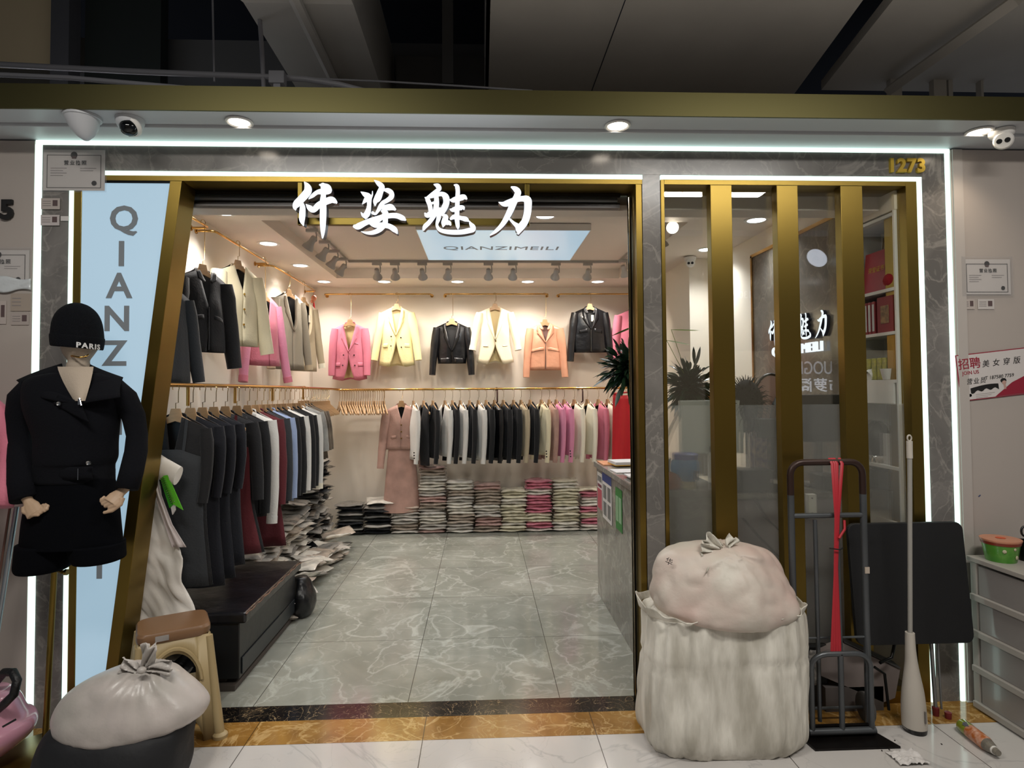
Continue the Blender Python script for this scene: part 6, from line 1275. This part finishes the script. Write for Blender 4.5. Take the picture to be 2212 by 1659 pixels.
tag(MB().lathe([(0.032, 0), (0.044, 0.06), (0.0001, 0.06)], 18, c=(0, 0, 0)).build('paper_cup', M_WHITE, smooth=40, loc=ons(-0.10, 0.777, 0.03)), 'small white upturned cup right of the printed bowl on shelf', 'cup')
tag(MB().box(-0.06, 0.05, -0.07, 0.07, 0, 0.17).build('white_carton', M_PAPER, bevel=0.003, loc=ons(-0.10, 0.302, 0.09)), 'pale carton on the bottom shelf, half behind frosted film', 'carton')
tag(MB().lathe([(0.035, 0), (0.045, 0.02), (0.0001, 0.05)], 16, M=Ry(-0.9)).build('small_fan', M_CHROME, smooth=40, loc=ons(0.03, 0.305, 0.05)), 'small chrome round object on the bottom shelf', 'ornament')
tag(MB().sphere((0, 0, 0.12), (0.07, 0.08, 0.12), 14, 8).build('dark_bundle', M_BLACK, smooth=60, loc=ons(0.11, 0.302, 0.09)), 'dark round bundle at far end of the bottom shelf', 'bundle')

# ------------------------------------------------------------------ in front of the window
M_SACK = mat('white_woven_sack', 'e8e4d9', 0.5, bump=0.9, bscale=8, stretch=(3, 3, 0.8), c2='b4afa2', vscale=4)
SKY = -0.395; o = Vector((at(1556, 1500, Y=SKY).x, SKY, 0))
def sd_(p, n_, t_, v):
    return n_ * (0.022 * nz((math.cos(t_) * 5, math.sin(t_) * 5, p.z * 2.2)) + 0.018 * abs(nz((math.cos(t_) * 13, math.sin(t_) * 13, p.z * 4))) + 0.010 * nz((p.x * 5, p.y * 5, p.z * 7)) - 0.010 * math.exp(-((p.z - 0.40 - 0.02 * math.cos(t_)) / 0.012) ** 2))
t = thing('big_sack', 'big white plastic sack packed with clothes standing before the window', 'sack', o)
m = MB(); silh(m, [(1296, 1420, 1700, .10), (1306, 1404, 1716, .17), (1330, 1397, 1724, .19), (1400, 1393, 1727, .205), (1500, 1389, 1727, .21), (1550, 1387, 1724, .21), (1575, 1392, 1720, .20), (1592, 1405, 1705, .18)], SKY, o, n=120, ex=3.2, sub=8, zmin=0.0, disp=sd_)
m.build('sack_body', M_SACK, t, smooth=180)
m = MB(); nC = 90   # ruffled open rim of the sack
def rim(a, b):
    t_ = a * 2 * PI; ct, st = math.cos(t_), math.sin(t_); e = 2 / 3.2; hx = 0.365 + 0.012 * b; hy = 0.19 + 0.02 * b
    x = hx * abs(ct) ** e * (1 if ct > 0 else -1); y = hy * abs(st) ** e * (1 if st > 0 else -1); z = at(1556, 1312, Y=SKY).z + b * (0.012 + 0.03 * nz((ct * 3, st * 3, 1.0)) + 0.055 * max(0, abs(ct) * 1.2 - .6))
    return Vector((x * (1 + 0.015 * math.sin(t_ * 13)), y + 0.01 * math.sin(t_ * 17) * b, z))
m.grid(rim, nC, 6); m.build('sack_rim', M_SACK, t, smooth=80, solid=0.003)
M_BAGP = mat('translucent_bag_pinkish', 'cbc5b9', 0.5, bump=0.8, bscale=9, c2='c4aca2', vscale=3.2)
t = thing('tied_bag', 'tied thin white bag of pinkish clothes lying on the big sack', 'bag', o + Vector((0, 0, 0)))
kz = at(1560, 1180, Y=SKY)
def td(p, n_, t_, v):
    a = math.atan2(p.x - kz.x, max(0.01, kz.z - p.z)); fall = max(0, 1 - (p - kz).length / 0.30)
    return n_ * (0.026 * nz((p.x * 6, p.y * 6, p.z * 6)) + 0.020 * abs(nz((p.x * 12, p.y * 12, p.z * 9)))) + n_ * (0.014 * math.sin(a * 15) * fall)
m = MB(); silh(m, [(1172, 1510, 1600, .05, 0), (1178, 1470, 1630, .09, 0), (1190, 1432, 1655, .13, 0), (1215, 1415, 1672, .16, 0), (1250, 1408, 1690, .19, -.01), (1280, 1404, 1708, .21, -.02), (1300, 1412, 1712, .215, -.03), (1316, 1440, 1695, .20, -.04), (1326, 1490, 1660, .16, -.06), (1330, 1540, 1620, .08, -.08)], SKY, o, n=110, sub=7, disp=td); m.build('bag_body', M_BAGP, t, smooth=180)
m = MB()
def ear2(u0, v0, u1, v1, w0, w1, dy):
    A, B = at(u0, v0, Y=SKY - 0.06) - o, at(u1, v1, Y=SKY - 0.06) - o; ax = (B - A); sd = Vector((-ax.z, 0, ax.x)).normalized()
    m.grid(lambda a, b: A + ax * b + sd * ((a - 0.5) * lerp(w0, w1, b ** 0.6)) + Vector((0, dy * b + 0.012 * math.sin(a * 12 + b * 5), 0.006 * math.sin(a * 9) * b)), 12, 8)
ear2(1560, 1185, 1520, 1160, 0.03, 0.07, -0.02); ear2(1572, 1182, 1585, 1160, 0.02, 0.06, 0.0); ear2(1556, 1186, 1508, 1182, 0.02, 0.06, -.04); ear2(1552, 1188, 1520, 1235, 0.03, 0.08, -0.10)
m.build('tied_ears', MATS['white_woven_sack'], t, smooth=80, solid=0.002)
for (u, v, ch) in ((1443, 1212, '货'), (1450, 1222, '1')):
    pass
text('marker_writing', '华', M_INK, 0.035, 0.0005, t, T(*(at(1445, 1214, Y=SKY - 0.115) - o)) @ Rz(-0.6) @ Ry(0.3))
# hand truck
ht = thing('hand_truck', 'grey metal hand truck leaning against the shop window', 'hand truck', (2.055, -0.40, 0))
M_TRK = mat('grey_painted_tube', '55585b', 0.35, 0.5, var=0.1, vscale=5); M_TRKR = mat('rusty_dark_tube', '35241f', 0.4, 0.4)
def hp(u, v, dy): p = at(u, v, Y=-0.40 + dy); return Vector((p.x - 2.055, dy, p.z))
def lean(z): return 0.015 + 0.004 * z
HW = 0.178
def hz(x, z): return (x, lean(z) - 0.0, z)
arc = [hz(-HW + 0.06 * (1 - math.cos(a)), 1.215 + 0.06 * math.sin(a)) for a in [PI / 2 * k / 5 for k in range(6)]]; arc2 = [(-x, y, z) for x, y, z in arc[::-1]]
MB().tube([hz(-HW, 0.015), hz(-HW, 1.12)], 0.0155, 12).build('side_tube', M_TRK, ht, smooth=60); MB().tube([hz(HW, 0.015), hz(HW, 1.12)], 0.0155, 12).build('side_tube', M_TRK, ht, smooth=60)
MB().tube([hz(-HW, 1.12)] + arc + arc2 + [hz(HW, 1.12)], 0.0158, 12).build('handle', M_TRKR, ht, smooth=60)
MB().tube([hz(-HW, 1.02), hz(HW, 1.02)], 0.0125, 10).build('crossbar', M_TRK, ht, smooth=60); MB().tube([hz(-HW, 0.44), hz(HW, 0.44)], 0.006, 8).build('crossbar', M_TRK, ht, smooth=60)
for x in (-0.062, 0.048): MB().tube([hz(x, 0.0 + 0.05), hz(x, 1.0)], 0.0095, 10).build('inner_tube', M_TRK, ht, smooth=60)
yf = -0.045
inn = [(-0.132, yf, 0.04), (-0.132, yf, 0.30)] + [(-0.132 + 0.075 * (1 - math.cos(a)), yf, 0.33 + 0.06 * math.sin(a)) for a in [PI / 2 * k / 5 for k in range(6)]]
MB().tube(inn + [(-x + 0.02, y, z) for x, y, z in inn[::-1]], 0.0125, 10).tube([(0.01, yf, 0.39), (0.01, yf, 0.04)], 0.0125, 10).build('folding_toe_frame', M_TRK, ht, smooth=60)
MB().tube([(-0.150, yf, 0.035), (0.168, yf, 0.035)], 0.016, 10).build('hinge_bar', M_TRK, ht, smooth=60)
MB().add([(-0.185, -0.02, 0.0), (-0.17, -0.135, 0.0), (0.225, -0.135, 0.0), (0.185, -0.02, 0.0), (-0.185, -0.02, 0.012), (-0.17, -0.135, 0.010), (0.225, -0.135, 0.010), (0.185, -0.02, 0.012)], [(0, 1, 2, 3), (4, 7, 6, 5), (0, 4, 5, 1), (1, 5, 6, 2), (2, 6, 7, 3), (3, 7, 4, 0)]).box(-0.185, 0.185, -0.02, 0.0, 0.0, 0.045).build('toe_plate', mat('worn_black_plate', '191615', 0.35, 0.6, var=0.3, vscale=12), ht)
for s in (-1, 1): MB().lathe([(0.0001, -0.015), (0.06, -0.015), (0.07, -0.008), (0.07, 0.008), (0.06, 0.015), (0.0001, 0.015)], 24, c=(s * 0.21, 0.09, 0.07), M=Ry(PI / 2)).build('wheel', mat('grey_rubber', '4c4a48', 0.7), ht, smooth=40)
MB().tube([(-0.21, 0.09, 0.07), (0.21, 0.09, 0.07)], 0.008, 8).build('axle', M_TRK, ht); MB().cbox((HW, lean(0.76) - 0.017, 0.76), (0.022, 0.004, 0.03)).build('paper_tape', mat('old_tape', 'b4a698', 0.6), ht)
# red elastic strap looped over the handle and down
t = thing('elastic_strap', 'red elastic strap looped over hand truck handle and tied', 'strap', (2.055, -0.40, 0)); M_STR = mat('red_rubber_strap', 'a8202c', 0.5)
for xt, xb_ in ((0.018, -0.018), (0.040, -0.004), (0.066, 0.008), (0.030, -0.030)):
    pts = [(xt, lean(1.27) + 0.016, 1.26), (xt, lean(1.27), 1.292), (xt, lean(1.27) - 0.022, 1.27), (lerp(xt, 0.028, .8), lean(1.0) - 0.028, 1.02), (lerp(xt, 0.015, .9), lean(.8) - 0.03, 0.78), (xb_, lean(.42) - 0.06, 0.385)]
    MB().tube(pts, 0.0085, 8, flat=0.5, ref=(1, 0, 0)).build('strap_band', M_STR, t, smooth=60)
MB().tube([(0.03, lean(.9) - 0.04, 0.92), (0.065, lean(.9) - 0.03, 0.96), (0.07, lean(.9) - 0.02, 1.0)], 0.006, 8).build('loose_end', M_STR, t, smooth=60); MB().tube([(-0.02, lean(.86) - 0.045, 0.875), (0.03, lean(.86) - 0.048, 0.868), (0.06, lean(.86) - 0.02, 0.87)], 0.003, 6).build('wire_tie', M_BLACK, t)
# folded table leaning against the wall
ft = thing('folding_table', 'black folded tabletop leaning at right of the shop window', 'table', (2.54, -0.285, 0)); 
m = MB(); rp = []
hx, z0, z1, r = 0.30, 0.36, 0.945, 0.04
for (sx, cz, a0) in ((1, z1 - r, 0), (-1, z1 - r, PI / 2), (-1, z0 + r, PI), (1, z0 + r, 1.5 * PI)):
    for k in range(6): a = a0 + PI / 2 * k / 5; rp.append((sx * (hx - r) + r * math.cos(a), 0.10 * (cz + r * math.sin(a) - 0.36) - 0.012, cz + r * math.sin(a)))
m.prism(rp, (0, 0.022, 0)); m.build('table_top', mat('black_table_laminate', '101114', 0.6, bump=0.1, bscale=60), ft, bevel=0.003)
MB().tube([(0.10, 0.03, 0.5), (0.105, 0.01, 0.03)], 0.009, 8).tube([(0.14, 0.035, 0.5), (0.135, 0.01, 0.03)], 0.005, 8).build('leg', mat('grey_table_leg', '8b8c8e', 0.3, 0.7), ft, smooth=60)
MB().lathe([(0.014, 0), (0.016, 0.04), (0.0001, 0.045)], 12, c=(0.105, 0.01, 0)).build('foot_cap', mat('dark_red_cap', '6e1f22', 0.5), ft); MB().lathe([(0.014, 0), (0.016, 0.03), (0.0001, 0.035)], 12, c=(0.145, -0.02, 0)).build('foot_cap', mat('dark_red_cap', '6e1f22', 0.5), ft)
MB().tube([(-0.05, 0.03, 0.5), (-0.08, 0.03, 0.36), (-0.10, 0.03, 0.28), (-0.18, 0.0, 0.27)], 0.008, 8).tube([(-0.21, 0.0, 0.25), (-0.165, -0.01, 0.22), (-0.155, -0.02, 0.05)], 0.007, 8).build('folded_leg', M_BLACKM, ft, smooth=60)
# stick vacuum / spin mop
vc = thing('cordless_scrubber', 'white long-handled stick cleaner standing upright by the black table', 'cleaner', (2.45, -0.40, 0))
def vp(u, v): p = at(u, v, Y=-0.40); return Vector((p.x - 2.45, 0, p.z))
M_VW = mat('warm_white_plastic', 'bcb5ab', 0.35); m = MB(); silh(m, [(1366, 1957, 1974, .022), (1400, 1957, 1976, .024), (1430, 1957, 1980, .028), (1460, 1954, 1986, .035), (1495, 1951, 1993, .045), (1530, 1950, 1997, .05), (1565, 1952, 1999, .052), (1572, 1953, 1998, .05)], -0.40, vc.location, n=28, zmin=0.008); m.build('head_body', M_VW, vc, smooth=60)
m = MB(); silh(m, [(1568, 1952, 1999, .052), (1580, 1955, 1997, .05)], -0.40, vc.location, n=28, zmin=0.0); m.build('rubber_base', M_BLACK, vc)
MB().tube([vp(1966, 1370), vp(1965, 985)], 0.0105, 12).build('pole', mat('grey_white_pole', '98958f', 0.3), vc, smooth=60)
m = MB(); a_, b2 = vp(1965, 990), vp(1964, 938); m.tube([a_, a_.lerp(b2, .72)], 0.0135, 12); c_ = a_.lerp(b2, .84); m.tube([c_ + Vector((0.010 * math.cos(x), 0, 0.014 * math.sin(x))) for x in [2 * PI * k / 14 for k in range(15)]], 0.004, 6); m.build('grip', M_VW, vc, smooth=60)
MB().box(-0.003, 0.003, -0.056, -0.050, 0.06, 0.115).build('power_slot', mat('grey_slot', '6f6a66', 0.4), vc, loc=(0.01, 0, 0))
# drink bottle lying down
A, B = at(2078, 1566, Z=0.03), at(2150, 1622, Z=0.03); d = (B - A); L_ = d.length; Q = d.to_track_quat('Z', 'Y').to_matrix().to_4x4()
t = thing('plastic_bottle', 'plastic drink bottle with orange label lying on the floor', 'bottle', A)
MB().lathe([(0.0001, -0.012), (0.02, -0.01), (0.030, 0.004), (0.031, 0.04), (0.030, 0.07)], 20, M=Q).build('bottle_bottom', mat('green_tea_bottle', '7f8a2c', 0.15, coat=0.5), t, smooth=50)
MB().lathe([(0.0305, 0.055), (0.031, 0.06), (0.0315, 0.15), (0.029, 0.16)], 20, M=Q).build('label', mat('orange_label', 'a85a22', 0.35, c2='c9a08a', vscale=45), t, smooth=50)
MB().lathe([(0.029, 0.16), (0.022, 0.19), (0.014, 0.21), (0.013, 0.225)], 20, M=Q).build('neck', mat('clear_bottle', 'a29c90', 0.1, trans=0.6), t, smooth=50); MB().lathe([(0.0001, L_ + 0.0), (0.018, L_), (0.019, L_ - 0.02), (0.018, L_ - 0.035), (0.0001, L_ - 0.036)], 16, M=Q).build('cap', M_WHITE, t, smooth=40)
MB().cbox((0, 0, 0), (0.045, 0.03, 0.012)).build('grey_tag', mat('slate_label', '5c5f66', 0.4), t, loc=Q @ Vector((0.0, 0.022, 0.045)), rot=(0.3, 0.2, 0.4))
# crumpled paper and crumbs on the floor
q = at(1960, 1640, Z=0); t = thing('crumpled_tissue', 'crumpled white tissue on the corridor floor at bottom', 'tissue', q)
m = MB(); m.grid(lambda a, b: Vector(((a - .5) * 0.13 + 0.01 * nz((a * 6, b * 6, 1)), (b - .5) * 0.10, 0.003 + 0.022 * abs(nz((a * 5, b * 5, 2.5))) + 0.01 * abs(nz((a * 11, b * 11, 4))))), 18, 14); m.build('tissue', M_PAPER, t, smooth=60, solid=0.001)
for (u, v) in ((1914, 1610), (1926, 1612), (1921, 1620), (1903, 1608), (1938, 1622), (1905, 1622), (2034, 1608), (1933, 1600), (1946, 1630)):
    q = at(u, v, Z=0); tag(MB().cbox((0, 0, 0.0012), (0.008, 0.005, 0.0024)).build('leaf_crumb', mat('dark_crumb', '2b2521', 0.8), loc=q, rot=(0, 0, u)), 'tiny dark crumb on the corridor floor near the tissue', 'crumb', 'dark crumbs on the corridor floor')
# open carton and newspaper behind the hand truck
bx = thing('cardboard_box', 'pale open carton tipped behind hand truck and stick cleaner', 'box', (2.32, -0.215, 0), 0)
MB().prism([(-0.22, 0.0, 0.30), (-0.22, 0.0, 0.18), (0.10, 0.0, 0.04), (0.16, 0, 0.06), (0.19, 0.0, 0.20), (-0.10, 0.0, 0.34)], (0, 0.05, 0)).build('carton_side', mat('grey_pink_card', '7d7370', 0.7), bx)
MB().prism([(-0.10, -0.006, 0.345), (0.19, -0.006, 0.205), (0.19, 0.055, 0.215), (-0.10, 0.055, 0.355)], (0, 0, 0.006)).build('carton_flap', mat('dark_card_edge', '3c3a3a', 0.6), bx)
MB().box(-0.2, 0.1, 0.0, 0.05, 0, 0.12).build('carton_base', mat('grey_card_base', '5d5755', 0.8), bx)
t = thing('newspaper', 'crumpled newspaper sheet between sack and hand truck', 'newspaper', at(1752, 1480, Y=-0.19)); t.location.z = 0.0
MB().grid(lambda a, b: Vector((lerp(-.05, .03, a) + 0.05 * b, 0.006 * math.sin(a * 8 + b * 9), lerp(0.12, 0.30, b))), 8, 12).build('sheet', mat('newsprint', 'a9a5a0', 0.7, c2='6c6a68', vscale=60), t, smooth=60, solid=0.002)
MB().box(-0.08, 0.10, 0.01, 0.045, 0, 0.32).build('dark_bundle', mat('dark_bundle_plastic', '131414', 0.4, bump=0.6, bscale=12), t, bevel=0.01)
# plastic drawer unit at the right, with noodle tub and pen pot
du = thing('drawer_unit', 'white plastic drawer unit with translucent drawers at right edge', 'drawer unit', (3.05, -0.55, 0))
M_DRW = mat('grey_white_drawer_plastic', 'a39d96', 0.4); M_DRT = mat('translucent_drawer_front', '8f8a87', 0.25, coat=0.4)
w0, yA, yB, Hh = 0.16, -0.42, 0.355, 0.765
m = MB().box(-w0, w0 + 0.1, yA, yB, Hh - 0.025, Hh)
m.box(-w0 + 0.01, -w0 + 0.035, yB - 0.05, yB - 0.012, 0, Hh - 0.025).box(-w0 + 0.01, -w0 + 0.035, yA, yA + 0.04, 0, Hh - 0.025).box(w0 + 0.05, w0 + 0.09, yA, yB, 0, Hh - 0.025)
m.build('frame', M_DRW, du, bevel=0.004)
for k in range(4):
    z = 0.02 + 0.18 * k; dr = MB().box(-w0 + 0.012, w0, yA + 0.045, yB - 0.06, z + 0.02, z + 0.165).build('drawer', M_DRT, du, bevel=0.003)
    MB().box(-w0 - 0.004, -w0 + 0.02, yA + 0.02, yB - 0.02, z - 0.012, z + 0.02).build('drawer_rail', M_DRW, dr, bevel=0.004)
t = thing('noodle_tub', 'green instant noodle tub with orange lid on drawer unit', 'tub', (2.985, -0.30, Hh)); 
MB().lathe([(0.062, 0), (0.064, 0.004), (0.080, 0.095), (0.082, 0.10)], 32).build('tub_body', mat('green_noodle_tub', '3f8a22', 0.35, coat=0.3, c2='5f9a3a', vscale=22), t, smooth=50); MB().lathe([(0.083, 0.098), (0.087, 0.106), (0.086, 0.11), (0.0001, 0.112)], 32).build('lid', mat('salmon_foil_lid', 'bb8064', 0.35), t, smooth=50)
MB().lathe([(0.0805, 0.085), (0.084, 0.099)], 32).build('red_band', mat('dark_red_band', '7d2f1c', 0.4), t, smooth=50); MB().lathe([(0.0001, 0.1135), (0.022, 0.1130)], 20).build('lid_print', mat('orange_print', 'c4512a', 0.5), t)
for a, z, r in ((-2.1, 0.06, 0.009), (-1.5, 0.072, 0.007), (-1.25, 0.03, 0.010)): rr_ = 0.066 + 0.16 * z; MB().sphere((rr_ * math.cos(a), rr_ * math.sin(a), z), (r, 0.003, r), 10, 6, M=Rz(a + PI / 2)).build('label_picture', mat('pale_label_picture', 'b3ac90', 0.5), t, smooth=60)
t = thing('pen_pot', 'black pot holding scissors, cut by the right picture edge', 'pot', (3.115, -0.31, Hh)); MB().lathe([(0.036, 0), (0.038, 0.10), (0.034, 0.10), (0.033, 0.01), (0.0001, 0.01)], 20).build('pot', M_BLACK, t, smooth=40)
MB().tube([(-0.012 + 0.018 * math.cos(a), 0, 0.145 + 0.024 * math.sin(a)) for a in [2 * PI * k / 16 for k in range(17)]], 0.005, 8).tube([(-0.008, 0, 0.125), (0.005, 0, 0.02)], 0.004, 6).build('scissors', M_BLACK, t, smooth=60)
tag(MB().cbox((0, 0, 0), (0.014, 0.001, 0.004)).build('blue_tape_scrap', mat('blue_tape', '2b3f6e', 0.5), loc=at(2116, 1071, Y=YF - 0.006), rot=(0, -0.6, 0)), 'tiny blue tape scrap on the right wall panel', 'tape')
